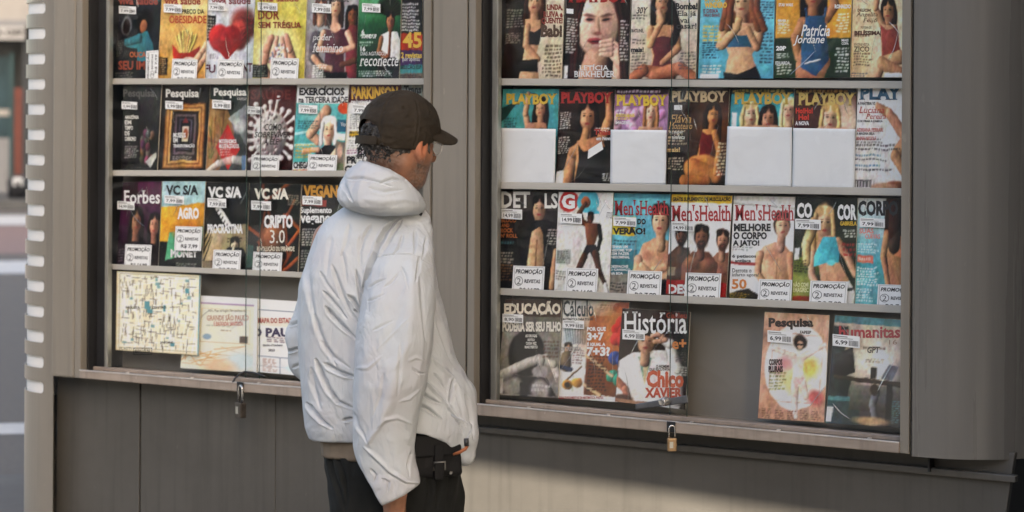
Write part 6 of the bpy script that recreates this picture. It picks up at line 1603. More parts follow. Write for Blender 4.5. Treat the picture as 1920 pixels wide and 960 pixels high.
# ---- eyes' glasses: right temple, lens rims
gl = MB()
tw = lambda p: Vector(toworld(np.array([p]))[0])
twh = lambda p: tw(hs(p))
for s in (-1, 1):
    gl.tube([twh(Hp(-.006, s * .086, .006)), twh(Hp(.045, s * .078, .006)), twh(Hp(.098, s * .066, .004))], .0022, 8)
    rim = [twh(Hp(.104, s * (.036 + .027 * math.cos(a)), -.010 + .019 * math.sin(a))) for a in [2 * math.pi * k / 20 for k in range(21)]]
    gl.tube(rim, .0016, 6)
gl.tube([twh(Hp(.108, -.010, -.002)), twh(Hp(.11, 0, .001)), twh(Hp(.108, .010, -.002))], .0016, 6)
gls = gl.build('glasses', mat('pale_glasses', (.55, .53, .5), rough=.25, metal=.3, noise=.1, nscale=60), man, smooth=True)
for s in (-1, 1):
    c = [twh(Hp(.104, s * (.036 + .026 * math.cos(a)), -.010 + .018 * math.sin(a))) for a in [2 * math.pi * k / 20 for k in range(20)]]
    mesh_obj('lens', c, [tuple(range(20))], GLASS, gls)

# ---- hair under the cap, beard
def f_hair(Pt):
    v = f_ell(Pt, Hp(-.004, 0, .012), (.1005, .081, .108), MH)
    q = (Pt - H0) @ MH.T
    v = smax(v, q[:, 2] - .03, .004)
    # hairline: low at the nape, up and over the ear
    line = np.interp(q[:, 0], [-.12, -.07, -.04, -.005, .02, .05], [-.062, -.074, -.068, -.05, -.012, .02])
    v = smax(v, line - q[:, 2], .008)
    v = smax(v, q[:, 0] - .062, .006)
    # lock of hair before the ear
    for s in (-1, 1): v = smin(v, f_cap(Pt, Hp(.058, s * .066, .03), Hp(.060, s * .064, -.022), .007, .005), .008)
    return v
V, F = surface(f_hair, H0 - .16, H0 + .15, .0034)
N = normals(V, F); nz = fbm(V, 75, 5, oct=4)
V = V + N * (.004 * nz + .004 * np.maximum(0, fbm(V, 160, 9)))[:, None]
part('hair', hs(V), F, HAIR)
# loose curls through the gap over the strap and along the nape
rc = np.random.RandomState(4); cm = MB()
for i in range(90):
    a = rad(rc.uniform(-72, 60))                    # around the back of the head
    zz = rc.uniform(-.062, -.02) if i > 40 else rc.uniform(-.02, .03)
    if i <= 40: a = rad(rc.uniform(-16, 16))
    c0 = np.array([-math.cos(a) * .093 - .004, math.sin(a) * .077, zz])
    pts = []; L = rc.uniform(.006, .014); r_ = rc.uniform(.003, .006); ph = rc.rand() * 6.3
    for k in range(7):
        t = k / 6
        o = np.array([-.003 - .006 * t, r_ * math.cos(ph + t * 5.5), r_ * math.sin(ph + t * 5.5) - L * t])
        q = c0 + np.array([-math.cos(a), math.sin(a), 0]) * (.002 + .004 * t) + o
        pts.append(twh(Hp(*q)))
    cm.tube(pts, [.0016, .0017, .0016, .0014, .0012, .0009, .0005], 5)
cm.build('curls', HAIR, man, smooth=True)
# ---- cap
def f_cap_(Pt):
    v = f_ell(Pt, Hp(-.004, 0, .022), (.112, .090, .108), MH)
    q = (Pt - H0) @ MH.T
    # a rather flat-topped crown with upright front
    v = smin(v, f_ell(Pt, Hp(.012, 0, .04), (.100, .085, .086), MH), .03)
    v = smax(v, -(f_ell(Pt, Hp(-.004, 0, .020), (.1075, .0855, .104), MH)), .002)
    rim = np.interp(q[:, 0], [-.115, -.06, .0, .06, .12], [-.022, -.032, -.028, .0, .040])
    v = smax(v, rim - q[:, 2], .003)
    # opening over the strap at the back
    ang = np.arctan2(q[:, 1], -q[:, 0])
    op = np.sqrt((ang / .50) ** 2 + ((q[:, 2] + .002) / .042) ** 2) - 1
    op = np.where(q[:, 0] < -.03, op * .03, 1.0)
    strap = (q[:, 2] + .004)
    v = np.where(q[:, 2] > -.006, smax(v, -op, .002), v)
    return v
V, F = surface(f_cap_, H0 - .16, H0 + np.array([.16, .15, .17]), .0026)
E = edges_of(F); V = relax(V, E, 2, .4)
N = normals(V, F)
q = (V - H0) @ MH.T
az = np.arctan2(q[:, 1], q[:, 0])
out = (np.einsum('ij,ij->i', N, (V - Hp(-.004, 0, .02))) > 0)
dz = np.zeros(len(V))
el_ = np.arctan2(q[:, 2] - .02, np.hypot(q[:, 0], q[:, 1]))
for k in range(6):                                     # seams of the six panels
    d = np.abs((az - (k * math.pi / 3 + math.pi / 6) + math.pi) % (2 * math.pi) - math.pi) * np.hypot(q[:, 0], q[:, 1])
    dz -= .0016 * np.exp(-(d / .0022) ** 2); dz += .0012 * np.exp(-((d - .0055) / .003) ** 2)
    a_ = k * math.pi / 3 + math.pi / 3                  # eyelets between the seams
    de = np.sqrt((((az - a_ + math.pi) % (2 * math.pi) - math.pi) * .085) ** 2 + ((q[:, 2] - .082) * 1.2) ** 2)
    dz -= .0045 * np.exp(-(de / .0030) ** 2); dz += .0014 * np.exp(-((de - .0062) / .002) ** 2)
dz += .0030 * fbm(V, 17, 4, (1, 1, 1.6)) + .0012 * fbm(V, 45, 8)
V = V + N * (dz * np.where(out, 1, .2))[:, None]
cap = part('cap', hs(V), F, CAPM)
bt = Hp(-.002, 0, .1305)
MB().tube([twh(bt - Uh * .004), twh(bt + Uh * .001), twh(bt + Uh * .004), twh(bt + Uh * .0055)], [.0085, .0085, .007, .003], 14).build('button', CAPM, cap, smooth=True)
# visor
nu, nv = 36, 14
VV, FF = [], []
for lay in (0, 1):
    for i in range(nu + 1):
        s = -1 + 2 * i / nu
        a = s * rad(66)
        for j in range(nv + 1):
            t = j / nv
            # root on the crown, tip a rounded tongue
            root = np.array([-.004 + .114 * math.cos(a), .0915 * math.sin(a)])
            tip = np.array([.098 + .075 * (1 - abs(s) ** 2.6) ** .5, .083 * s * (1 - .08 * abs(s))])
            xy = root * (1 - t) + tip * t
            lat = xy[1] / .083
            z = .052 - .014 * t - .006 * t * t - .034 * lat * lat - (.0034 if lay else 0)
            VV.append(Hp(xy[0], xy[1], z))
W1 = nv + 1; OFF = (nu + 1) * W1
for i in range(nu):
    for j in range(nv):
        a = i * W1 + j
        FF.append((a, a + 1, a + W1 + 1, a + W1)); FF.append((OFF + a, OFF + a + W1, OFF + a + W1 + 1, OFF + a + 1))
rimi = [i * W1 + nv for i in range(nu + 1)]
FF += [(rimi[i], OFF + rimi[i], OFF + rimi[i + 1], rimi[i + 1]) for i in range(nu)]
FF += [(i * W1, (i + 1) * W1, OFF + (i + 1) * W1, OFF + i * W1) for i in range(nu)]
mesh_obj('visor', toworld(hs(np.array(VV))), FF, CAPM, cap, True)
# strap across the opening
sp_ = MB(); pts = []
for k in range(13):
    a = rad(-34 + 68 * k / 12)
    pts.append((-.004 - .1135 * math.cos(a), .0915 * math.sin(a)))
vs = []
for x, y in pts:
    for z, o in ((-.026, 0), (-.004, 0), (-.004, .003), (-.026, .003)):
        k = 1 + o / .1; vs.append(twh(Hp(-.004 + (x + .004) * k, y * k, z)))
fs = []
for i in range(12):
    for k in range(4): fs.append((i * 4 + k, i * 4 + (k + 1) % 4, (i + 1) * 4 + (k + 1) % 4, (i + 1) * 4 + k))
sp_.add(vs, fs).build('strap', CAPM, cap)

# ---- jacket
TOR = rows_px([(372, 668, 778), (392, 640, 794), (410, 612, 803), (440, 594, 809), (480, 578, 813), (540, 562, 822), (600, 561, 838), (650, 562, 850), (700, 564, 864), (760, 567, 878), (800, 572, 884), (826, 581, 884), (845, 590, 880)],
              [(370, .04), (450, .03), (600, .03), (850, .05)], [(370, .06), (400, .085), (450, .115), (560, .135), (700, .15), (790, .155), (850, .135)])
ARM = rows_px([(418, 765, 800), (432, 738, 806), (470, 704, 813), (500, 692, 816), (560, 680, 817), (610, 672, 814), (650, 667, 811), (720, 664, 800), (760, 664, 789), (800, 663, 781), (835, 664, 778), (865, 670, 780), (885, 675, 786), (905, 679, 790), (930, 686, 790), (960, 700, 788)],
              [(418, -.02), (470, -.07), (600, -.12), (700, -.135), (800, -.125), (960, -.115)], [(418, .03), (440, .05), (480, .078), (560, .086), (700, .082), (800, .068), (870, .062), (960, .058)])
def f_tor(Pt):
    v = f_loft(Pt, TOR, 2.35)
    # the loose front hanging low on the far right
    v = smin(v, f_ell(Pt, J(846, 770, .05), (.052, .10, .10)), .04)
    fr = f_chain(Pt, [J(862, 740, .03), J(868, 815, .0), J(870, 852, .0)], [.040, .034, .028], .02)
    hem = np.interp(Pt[:, 0], [J(560, 820)[0], J(583, 824)[0], J(668, 818)[0], J(770, 800)[0], J(800, 806)[0], J(838, 826)[0], J(856, 846)[0]], [J(560, 826)[2], J(583, 826)[2], J(668, 820)[2], J(770, 801)[2], J(800, 806)[2], J(838, 824)[2], J(856, 850)[2]])
    v = smax(v, hem - Pt[:, 2], .004)
    v = smin(v, fr, .012)
    # hollow underside
    inn = f_loft(Pt, [(r[0], r[1], r[2], r[3] - .016, r[4] - .016) for r in TOR], 2.35)
    v = np.where(Pt[:, 2] < J(700, 780)[2], smax(v, -np.maximum(inn, -(hem + .05 - Pt[:, 2])), .006), v)
    return v
q0, q1 = J(716, 951, -.16), J(790, 914, -.16); q2 = J(676, 884, -.16)
def f_arm(Pt):
    v = f_loft(Pt, ARM, 2.2)
    a = Pt[:, 0]
    cut = np.where(a > q0[0], q0[2] + (a - q0[0]) * (q1[2] - q0[2]) / (q1[0] - q0[0]), q0[2] + (a - q0[0]) * (q2[2] - q0[2]) / (q2[0] - q0[0]))
    v = smax(v, cut - Pt[:, 2], .012)
    inn = f_loft(Pt, [(r[0], r[1], r[2], max(.02, r[3] - .012), max(.02, r[4] - .012)) for r in ARM], 2.2)
    v = smax(v, -np.maximum(inn, Pt[:, 2] - (cut + .03)), .005)
    return v
def f_larm(Pt):
    return f_chain(Pt, [J(636, 452, .05), J(604, 540, .06), J(573, 630, .07), J(577, 675, .08), J(625, 755, .22)], [.055, .050, .046, .044, .034], .02)
HOODP = [J(768, 385, -.055), J(742, 352, -.105), J(700, 342, -.11), J(668, 345, -.05), J(662, 338, .03), J(684, 330, .12), J(730, 338, .16), J(772, 362, .12), J(786, 384, .04)]
HOOD = rows_px([(286, 676, 752), (304, 664, 768), (322, 650, 779), (340, 640, 787), (358, 633, 794), (374, 632, 798), (386, 640, 799), (395, 662, 796), (402, 690, 784)],
              [(286, .0), (340, -.005), (400, -.01)], [(286, .075), (320, .098), (350, .112), (375, .118), (390, .112), (402, .085)])
hr0, hr1 = J(672, 296, -.05), J(790, 366, -.05)
def f_hood(Pt):
    v = f_loft(Pt, HOOD, 2.15)
    rim = np.interp(Pt[:, 0], [J(664, 304)[0], J(676, 296)[0], J(704, 305)[0], J(735, 315)[0], J(762, 332)[0], J(786, 358)[0], J(800, 372)[0]], [J(664, 306)[2], J(676, 297)[2], J(704, 305)[2], J(735, 315)[2], J(762, 332)[2], J(786, 358)[2], J(800, 374)[2]]) - .10 * np.clip(Pt[:, 1] + .05, 0, .2)
    v = smax(v, Pt[:, 2] - rim, .016)
    hole = f_cap(Pt, J(738, 240, .0), J(728, 345, .0), .070, .058)
    return smax(v, -hole, .016)
def f_jacket(Pt):
    t, a, l, h = f_tor(Pt), f_arm(Pt), f_larm(Pt), f_hood(Pt)
    kz = np.clip((Pt[:, 2] - J(740, 520)[2]) / (J(740, 430)[2] - J(740, 520)[2]), 0, 1)
    v = smin(t, l, .012)
    # shoulder blends softly, the hanging sleeve stays apart
    kk = .004 + .040 * kz
    hh = np.clip(.5 + .5 * (a - v) / kk, 0, 1); v = a + (v - a) * hh - kk * hh * (1 - hh)
    return smin(v, h, .003)
V, F = surface(f_jacket, (J(520, 600, .2)[0], -.26, J(700, 965, -.2)[2]), (J(900, 800, -.1)[0], .29, J(700, 280, 0)[2]), .0036)
E = edges_of(F); V = relax(V, E, 3, .4)
V, F = subdivide(V, F); E = edges_of(F); V = relax(V, E, 2, .5)
N = normals(V, F)
tv, av, lv, hv = f_tor(V), f_arm(V), f_larm(V), f_hood(V)
which = np.argmin(np.stack([tv, av, lv, hv]), 0)
px = topx(V)
view = V.copy(); view[:, 1] += Zm; view[:, 2] -= CAMZ; view /= np.linalg.norm(view, axis=1, keepdims=True)
fac = np.clip((-(N * view).sum(1) + .05) / .35, 0, 1)
TF = [([(744, 411), (723, 430), (709, 455), (701, 480), (694, 505), (689, 535)], 7, .016, .5), ([(754, 412), (737, 434), (727, 452), (714, 472)], 5, .009, .6), ([(700, 472), (689, 506), (681, 540), (679, 575)], 5.5, .013, .6),
      ([(667, 506), (672, 535), (677, 570), (679, 605)], 5.5, .011, .6), ([(651, 554), (662, 562), (671, 577), (678, 600)], 6, .014, .7), ([(663, 580), (671, 588), (678, 602)], 4.5, .010, .6),
      ([(622, 497), (630, 520), (643, 556), (656, 584), (676, 612)], 6.5, .009, .6), ([(600, 510), (611, 532), (624, 548), (636, 562)], 5, .007, .6), ([(605, 546), (618, 560), (636, 580), (650, 598)], 5.5, .008, .6),
      ([(609, 575), (626, 596), (646, 616), (668, 636)], 7, .013, .7), ([(574, 465), (575, 515), (582, 565), (594, 620)], 9, .008, .6), ([(607, 682), (626, 693), (648, 703), (670, 708)], 7, .013, .8),
      ([(591, 674), (603, 706), (616, 732), (634, 754), (664, 766)], 7.5, .015, .7), ([(574, 756), (588, 774), (603, 790), (622, 803)], 7, .013, .8), ([(642, 789), (655, 786), (668, 784)], 5, .011, .6),
      ([(588, 590), (597, 622), (610, 652), (632, 690)], 8, .006, .6), ([(640, 470), (646, 500), (650, 530)], 6, .004, .6), ([(676, 440), (674, 470), (676, 500)], 7, .005, .6), ([(655, 420), (650, 450), (640, 480)], 8, .004, .5), ([(590, 440), (583, 470), (576, 510)], 7, .005, .6), ([(620, 440), (614, 480), (612, 520)], 9, .004, .5),
      ([(696, 420), (682, 445), (676, 470)], 6, .006, .6), ([(600, 640), (622, 668), (655, 690)], 7, .007, .6), ([(583, 690), (588, 730), (600, 765)], 7, .006, .6),
      ([(808, 668), (828, 690), (846, 706), (862, 730)], 5, -.010, .4), ([(849, 710), (844, 735), (840, 762)], 5, .013, .6), ([(788, 733), (804, 746), (826, 757)], 5, .012, .7), ([(783, 757), (804, 768), (828, 786)], 5, .011, .8),
      ([(797, 713), (820, 738), (848, 772), (866, 798)], 5, -.012, .4), ([(853, 725), (862, 760), (872, 800)], 5, .007, .7), ([(872, 740), (882, 780), (888, 825)], 6, .006, .6), ([(812, 700), (826, 716), (838, 735)], 5, .006, .6), ([(850, 780), (864, 795), (868, 815)], 4.5, .008, .6), ([(818, 600), (832, 640), (846, 680)], 7, .005, .6)]
AF = [([(692, 487), (715, 480), (740, 477), (768, 477), (786, 483), (812, 497)], 2.6, .0032, .6), ([(768, 594), (738, 624), (704, 658)], 3.2, -.0035, .4), ([(770, 488), (771, 560), (766, 640), (740, 690), (733, 750), (708, 800), (690, 832)], 38, -.013, .1),
      ([(764, 676), (778, 670), (796, 676)], 4, -.004, .5), ([(748, 752), (768, 748), (790, 728)], 3.6, -.005, .6), ([(708, 800), (722, 786), (745, 783), (772, 795)], 5, -.006, .6), ([(683, 838), (703, 857), (730, 884), (762, 904), (786, 906)], 5, -.011, .9),
      ([(690, 832), (700, 815), (716, 796)], 6, -.005, .5), ([(668, 690), (690, 690), (716, 668)], 5, -.005, .6), ([(662, 770), (672, 800), (690, 830)], 6, .006, .6), ([(694, 880), (704, 892), (700, 906)], 4, .006, .7), ([(716, 898), (728, 905), (726, 922)], 4, .006, .7),
      ([(690, 540), (706, 530), (724, 524)], 4, .004, .6), ([(690, 565), (706, 560), (722, 552)], 4, .004, .6), ([(720, 540), (735, 530), (750, 510)], 4, .004, .6), ([(752, 500), (760, 520), (764, 545)], 4, .005, .6), ([(772, 690), (785, 700), (796, 700)], 4, .005, .6), ([(700, 620), (716, 612), (740, 600)], 4, .003, .5), ([(752, 640), (748, 690), (744, 740)], 6, .004, .5), ([(785, 520), (790, 580), (796, 640)], 8, .005, .5), ([(786, 481), (783, 505), (776, 530)], 5, .008, .5), ([(770, 850), (765, 875), (768, 895)], 5, .006, .6), ([(720, 700), (716, 740), (700, 780)], 7, .003, .5),
      ([(755, 440), (748, 462), (738, 478)], 5, .007, .6), ([(778, 430), (778, 455), (776, 478)], 5, .006, .6), ([(800, 445), (796, 470), (790, 490)], 5, .005, .6), ([(735, 445), (722, 465), (708, 485)], 5, .007, .6)]
HF = [([(634, 352), (640, 372), (655, 390)], 6, -.008, .5), ([(645, 322), (643, 345), (660, 378)], 6, .008, .6), ([(650, 336), (680, 334), (706, 340), (735, 350)], 5, .006, .6), ([(712, 343), (736, 336), (768, 336)], 5, .006, .6), ([(680, 372), (715, 378), (760, 374), (786, 380)], 9, -.006, .4), ([(735, 320), (760, 338), (778, 356)], 5, .005, .5), ([(690, 352), (720, 360), (755, 356)], 7, .004, .6)]
LF = [([(540, 610), (555, 606), (570, 600)], 5, .008, .7), ([(538, 660), (552, 656), (570, 650)], 5, .010, .8), ([(548, 690), (560, 684), (574, 684)], 5, .008, .7), ([(560, 520), (556, 560), (552, 590)], 6, .005, .6)]
dsp = np.zeros(len(V))
for k, fl_ in ((0, TF), (1, AF), (2, LF), (3, HF)):
    # the folds of one piece fade out where the next piece begins
    oth = np.min(np.stack([x for j, x in enumerate((tv, av, lv, hv)) if j != k]), 0) if k in (1, 3) else np.min(np.stack([av, hv]), 0)
    m = which == k
    if k in (0, 1):
        up_k = V[:, 2] > J(740, 520)[2]
        m = m | (up_k & (which != 3) & (which != 2))
    dsp[m] += crease_field(px[m], fl_)
nzz = .0024 * fbm(V, 7, 3, (1, 1, .5)) + .0012 * fbm(V, 24, 6, (1, 1, .7), 2)
rdg2 = 0
wgt = np.where(which == 1, 1.25, np.where(which == 3, .8, .9))
V = V + N * (dsp * fac + (nzz + rdg2) * wgt)[:, None]
V = relax(V, E, 1, .2)
jk = part('jacket', V, F, JACK)
# drawcord and orange pull at the front hem
cd = [J(846, 778, -.12), J(870, 788, -.13), J(884, 797, -.12), J(884, 806, -.12), J(878, 818, -.12), J(874, 830, -.12)]
MB().tube([tw(p) for p in cd], .0022, 8).build('drawcord', JACK, jk, smooth=True)
cd = [J(850, 852, -.12), J(862, 848, -.125), J(872, 842, -.125), J(878, 834, -.12)]
MB().tube([tw(p) for p in cd], [.003, .004, .0045, .0035], 10).build('toggle', ORNG, jk, smooth=True)
MB().tube([tw(J(874, 822, -.122)), tw(J(875, 836, -.122))], .006, 10).build('cord_lock', BLACKP, jk, smooth=True)
# zip edge seen by the throat
MB().tube([tw(J(790, 402, -.02)), tw(J(784, 398, -.025))], .005, 8).build('zip_pull', BLACKP, jk)

# ---- shirt tail, trousers
SHR = rows_px([(806, 608, 856), (835, 609, 856), (852, 610, 856)], [(800, .05)], [(800, .125)])
def f_shirt(Pt): return f_loft(Pt, [(r[0], r[1], r[2], r[3] + .011, r[4] + .011) for r in SHR], 2.4)
HIP = rows_px([(805, 612, 855), (850, 606, 859), (880, 610, 862), (920, 618, 860), (960, 630, 853)], [(800, .05)], [(800, .12), (870, .135), (960, .13)])
def f_trou(Pt):
    v = f_loft(Pt, HIP, 2.3)
    lo = HIP[-1][0]
    for pxc, b in ((690, .03), (800, .10)):
        a = J(pxc, 930, b)
        k = np.array([a[0] + .0, b + .0, .46]); an = np.array([a[0], b - .01, .06])
        v = smin(v, f_chain(Pt, [a, k, an], [.095, .080, .068], .03), .02)
    return v
def hip_fold(V, F, amp):
    E = edges_of(F); V = relax(V, E, 2, .4); N = normals(V, F)
    fl = [([(615, 850), (622, 880), (636, 920), (648, 958)], 7, .010, .6), ([(632, 855), (645, 885), (650, 930)], 7, .009, .6), ([(646, 900), (660, 900), (690, 902)], 3.5, .006, .6), ([(648, 900), (650, 930), (650, 960)], 3.5, .006, .6), ([(800, 880), (806, 920), (800, 958)], 7, .010, .6), ([(825, 880), (822, 920), (818, 958)], 6, .010, .6), ([(845, 880), (842, 920), (838, 958)], 6, .008, .6), ([(660, 858), (662, 880), (658, 900)], 4, .005, .6)]
    px = topx(V); view = V.copy(); view[:, 1] += Zm; view[:, 2] -= CAMZ; view /= np.linalg.norm(view, axis=1, keepdims=True)
    fac = np.clip((-(N * view).sum(1) + .05) / .35, 0, 1)
    return V + N * (crease_field(px, fl) * fac + amp * fbm(V, 11, 4, (1, 1, .6)))[:, None]
V, F = surface(f_trou, (J(585, 900)[0], -.14, .02), (J(880, 900)[0], .26, HIP[0][0] + .01), .0058)
part('trousers', hip_fold(V, F, .005), F, TROU)
V, F = surface(f_shirt, (J(590, 900)[0], -.12, SHR[-1][0] - .02), (J(880, 900)[0], .22, SHR[0][0] + .02), .005)
V = V + normals(V, F) * (.003 * fbm(V, 26, 4, (1, 1, .4)))[:, None]
part('shirt_tail', V, F, SHIRT)
# shoes
SHOE = mat('shoe_leather', (.03, .026, .022), rough=.5, noise=.2, nscale=20)
for pxc, b in ((690, .03), (800, .10)):
    a = J(pxc, 930, b); an = np.array([a[0], b - .01, .05])
    def f_shoe(Pt):
        v = f_cap(Pt, an + np.array([-.02, -.02, .0]), an + np.array([.13, .11, -.008]), .045, .036)
        v = smin(v, f_cap(Pt, an, an + np.array([0, 0, .06]), .045, .042), .03)
        return smax(v, .003 - Pt[:, 2], .004)
    V, F = surface(f_shoe, an + np.array([-.09, -.1, -.06]), an + np.array([.2, .18, .14]), .007)
    part('shoe', V, F, SHOE)

# ---- waist bag
bo = J(808, 852, -.035)
bag = empty('waist_bag', tw(bo)); tag(bag, 'black waist bag under the hem of the white jacket', 'waist bag')
ux = np.array([.88, .47, 0]); uy = np.array([-.47, .88, 0])
MBG = np.stack([ux, uy, [0, 0, 1.0]])
def f_bag(Pt):
    q = np.abs((Pt - bo) @ MBG.T) - np.array([.058, .024, .040])
    return np.linalg.norm(np.maximum(q, 0), axis=1) + np.minimum(q.max(1), 0) - .012
V, F = surface(f_bag, bo - .12, bo + .12, .005)
V = V + normals(V, F) * (.003 * fbm(V, 22, 3))[:, None]
part('bag_body', V, F, BAGM, bag)
def bq(x, y, z): return tw(bo + ux * x + uy * y + np.array([0, 0, z]))
MB().hexa([bq(-.063, -.043, .0), bq(.063, -.043, .0), bq(.063, -.028, .0), bq(-.063, -.028, .0), bq(-.065, -.041, .052), bq(.065, -.041, .052), bq(.065, -.0, .056), bq(-.065, -.0, .056)]).build('flap', BAGM, bag, .006, seg=3)
MB().hexa([bq(-.012, -.047, -.055), bq(.012, -.047, -.055), bq(.012, -.036, -.055), bq(-.012, -.036, -.055), bq(-.012, -.047, .03), bq(.012, -.047, .03), bq(.012, -.036, .03), bq(-.012, -.036, .03)]).build('strap', BAGM, bag, .002)
bk = MB()
bk.tube([bq(-.016, -.049, -.032), bq(-.016, -.049, -.012), bq(.014, -.049, -.012), bq(.014, -.049, -.032)], .0022, 8)
bk.build('buckle', mat('dull_metal', (.30, .29, .27), rough=.35, metal=.8, noise=.2, nscale=60), bag, smooth=True)
MB().tube([bq(.03, -.046, -.04), bq(.03, -.05, -.04)], .004, 10).build('stud', STEEL, bag)
# ------------------------------------------------------------ street
ASPH = mat('asphalt', (.105, .09, .074), rough=.85, noise=.25, nscale=30, bump=.5, bscale=120)
PAVE = mat('pavement_stone', (.10, .097, .09), rough=.8, noise=.22, nscale=5, bump=.4, bscale=60)
WHITE = mat('road_paint', (.50, .485, .455), rough=.7, noise=.12, nscale=8)
REDP = mat('red_lane', (.22, .135, .115), rough=.8, noise=.15, nscale=9)
def dirpt(D, s, z): # along the line of sight of the left edge, s metres to the right of it
    d = ray(20, HY); d.z = 0; d.normalize()
    r = Vector((d.y, -d.x, 0))
    return Vector((d.x * D + r.x * s, d.y * D + r.y * s, z))
def ground_sheet(name, D0, D1, s0, s1, z, m):
    return tag(mesh_obj(name, [dirpt(D0, s0, z), dirpt(D0, s1, z), dirpt(D1, s1, z), dirpt(D1, s0, z)], [(0, 1, 2, 3)], m), kind='structure')
def Dat(py): return CAMZ * FPX / (py - HY)
tag(mesh_obj('ground', [(-300, -300, -.13), (300, -300, -.13), (300, 300, -.13), (-300, 300, -.13)], [(0, 1, 2, 3)], ASPH), kind='structure')
D_kerb = Dat(880)
mp = MB().hexa([dirpt(-14, -60, -.126), dirpt(-14, 60, -.126), dirpt(D_kerb, 60, -.126), dirpt(D_kerb, -60, -.126), dirpt(-14, -60, 0), dirpt(-14, 60, 0), dirpt(D_kerb, 60, 0), dirpt(D_kerb, -60, 0)])
tag(mp.build('pavement', PAVE), kind='structure')
def Dg(py): return (CAMZ + .126) * FPX / (py - HY)
def marking(name, y0, y1, m, z=-.126): ground_sheet(name, Dg(y0), Dg(y1), -40, 40, z, m)
marking('road_marking', 806, 786, WHITE)
marking('road_marking', 511, 488, WHITE)
marking('cycle_lane', 475, 424, REDP)
marking('road_marking', 422, 404, WHITE)
D1 = Dg(392)
far = MB().hexa([dirpt(D1, -60, -.126), dirpt(D1, 60, -.126), dirpt(D1 + 40, 60, -.126), dirpt(D1 + 40, -60, -.126), dirpt(D1, -60, .02), dirpt(D1, 60, .02), dirpt(D1 + 40, 60, .02), dirpt(D1 + 40, -60, .02)])
tag(far.build('far_pavement', PAVE), kind='structure')

D2 = D1 + 3.5
def Zat(py, D): return CAMZ - (py - HY) / FPX * D
def sx(px, D): return (px - 20) / FPX * D * 1.02
bld = empty('shop_building', dirpt(D2, 0, .02)); tag(bld, 'pale building across the road with a dark shopfront and a grey sign band', 'building')
def slab(name, m, px0, px1, py0, py1, D=D2, th=.3, off=0.0, parent=None, bev=0.0):
    z0, z1 = Zat(py1, D), Zat(py0, D)
    a, b = sx(px0, D), sx(px1, D)
    q = [dirpt(D + off, a, z0), dirpt(D + off, b, z0), dirpt(D + off + th, b, z0), dirpt(D + off + th, a, z0), dirpt(D + off, a, z1), dirpt(D + off, b, z1), dirpt(D + off + th, b, z1), dirpt(D + off + th, a, z1)]
    return MB().hexa(q).build(name, m, parent or bld, bev)
CREAM = mat('pale_render', (.36, .33, .29), rough=.85, noise=.1, nscale=1.5)
SIGN = mat('sign_board', (.40, .385, .36), rough=.5, noise=.05, nscale=2)
SHOPD = mat('shop_interior', (.03, .033, .035), rough=.6, noise=.4, nscale=2)
TEAL = mat('teal_frame', (.015, .06, .066), rough=.45, noise=.1, nscale=3)
WINP = mat('shop_glass', (.03, .06, .07), rough=.35, spec=.2, noise=.3, nscale=1.2)
RED = mat('red_post', (.16, .04, .025), rough=.6, noise=.2, nscale=3)
GREYW = mat('grey_plinth', (.24, .235, .23), rough=.8, noise=.1, nscale=3)
slab('wall', CREAM, -900, 500, -700, 50, th=6)
wi = slab('wall', SHOPD, -900, 500, 50.2, 386, off=.5, th=5)
slab('ledge', GREYW, -900, 500, 46, 56, off=-.1)
sb = slab('sign_board', SIGN, -120, 44, 57, 82, off=-.16, th=.15)
def words_on(txt, px0, px1, py0, py1, D, m, parent, name='lettering'):
    v, f = glyphs(txt, .04)
    z0, z1 = Zat(py1, D), Zat(py0, D); a, b = sx(px0, D), sx(px1, D)
    return mesh_obj(name, [dirpt(D, a + (b - a) * t[0], z0 + (z1 - z0) * t[1]) for t in v], f, m, parent)
words_on('MODA OFF', -46, 41, 63, 75, D2 - .17, BLACKP, sb)
d = slab('door', TEAL, 18, 25, 105, 366, off=.3, th=.12)
slab('door', TEAL, -30, -8, 105, 366, off=.3, th=.12)
dw = slab('window', WINP, -8, 18, 112, 262, off=.36, th=.04)
slab('transom', CREAM, -8, 18, 210, 222, off=.33, th=.02, parent=dw)
slab('wall', GREYW, -8, 18, 263, 366, off=.34, th=.06)
slab('post', RED, 27, 41, 170, 362, off=.2, th=.2)
slab('wall', SHOPD, 41, 300, 82, 386, off=.1, th=.2)
# dark litter bin before the shop
Db = D1 + .8
bc = dirpt(Db, sx(33, Db), .02)
bn = empty('litter_bin', bc); tag(bn, 'dark round-topped litter bin with a pale flap across the road', 'litter bin')
hb = Zat(332, Db)
MB().tube([bc, bc + Vector((0, 0, hb * .72)), bc + Vector((0, 0, hb * .9)), bc + Vector((0, 0, hb))], [.17, .19, .15, .05], 18).build('bin_body', BLACKP, bn, smooth=True)
fd = (CAM - bc); fd.z = 0; fd.normalize()
fc = bc + fd * .18 + Vector((0, 0, hb * .72)); fr_ = Vector((-fd.y, fd.x, 0))
MB().hexa([fc + fr_ * a - fd * b + Vector((0, 0, c_)) for c_ in (-.07, .07) for a, b in ((-.08, .0), (.08, .0), (.08, .05), (-.08, .05))]).build('bin_flap', WHITEP, bn, .01)

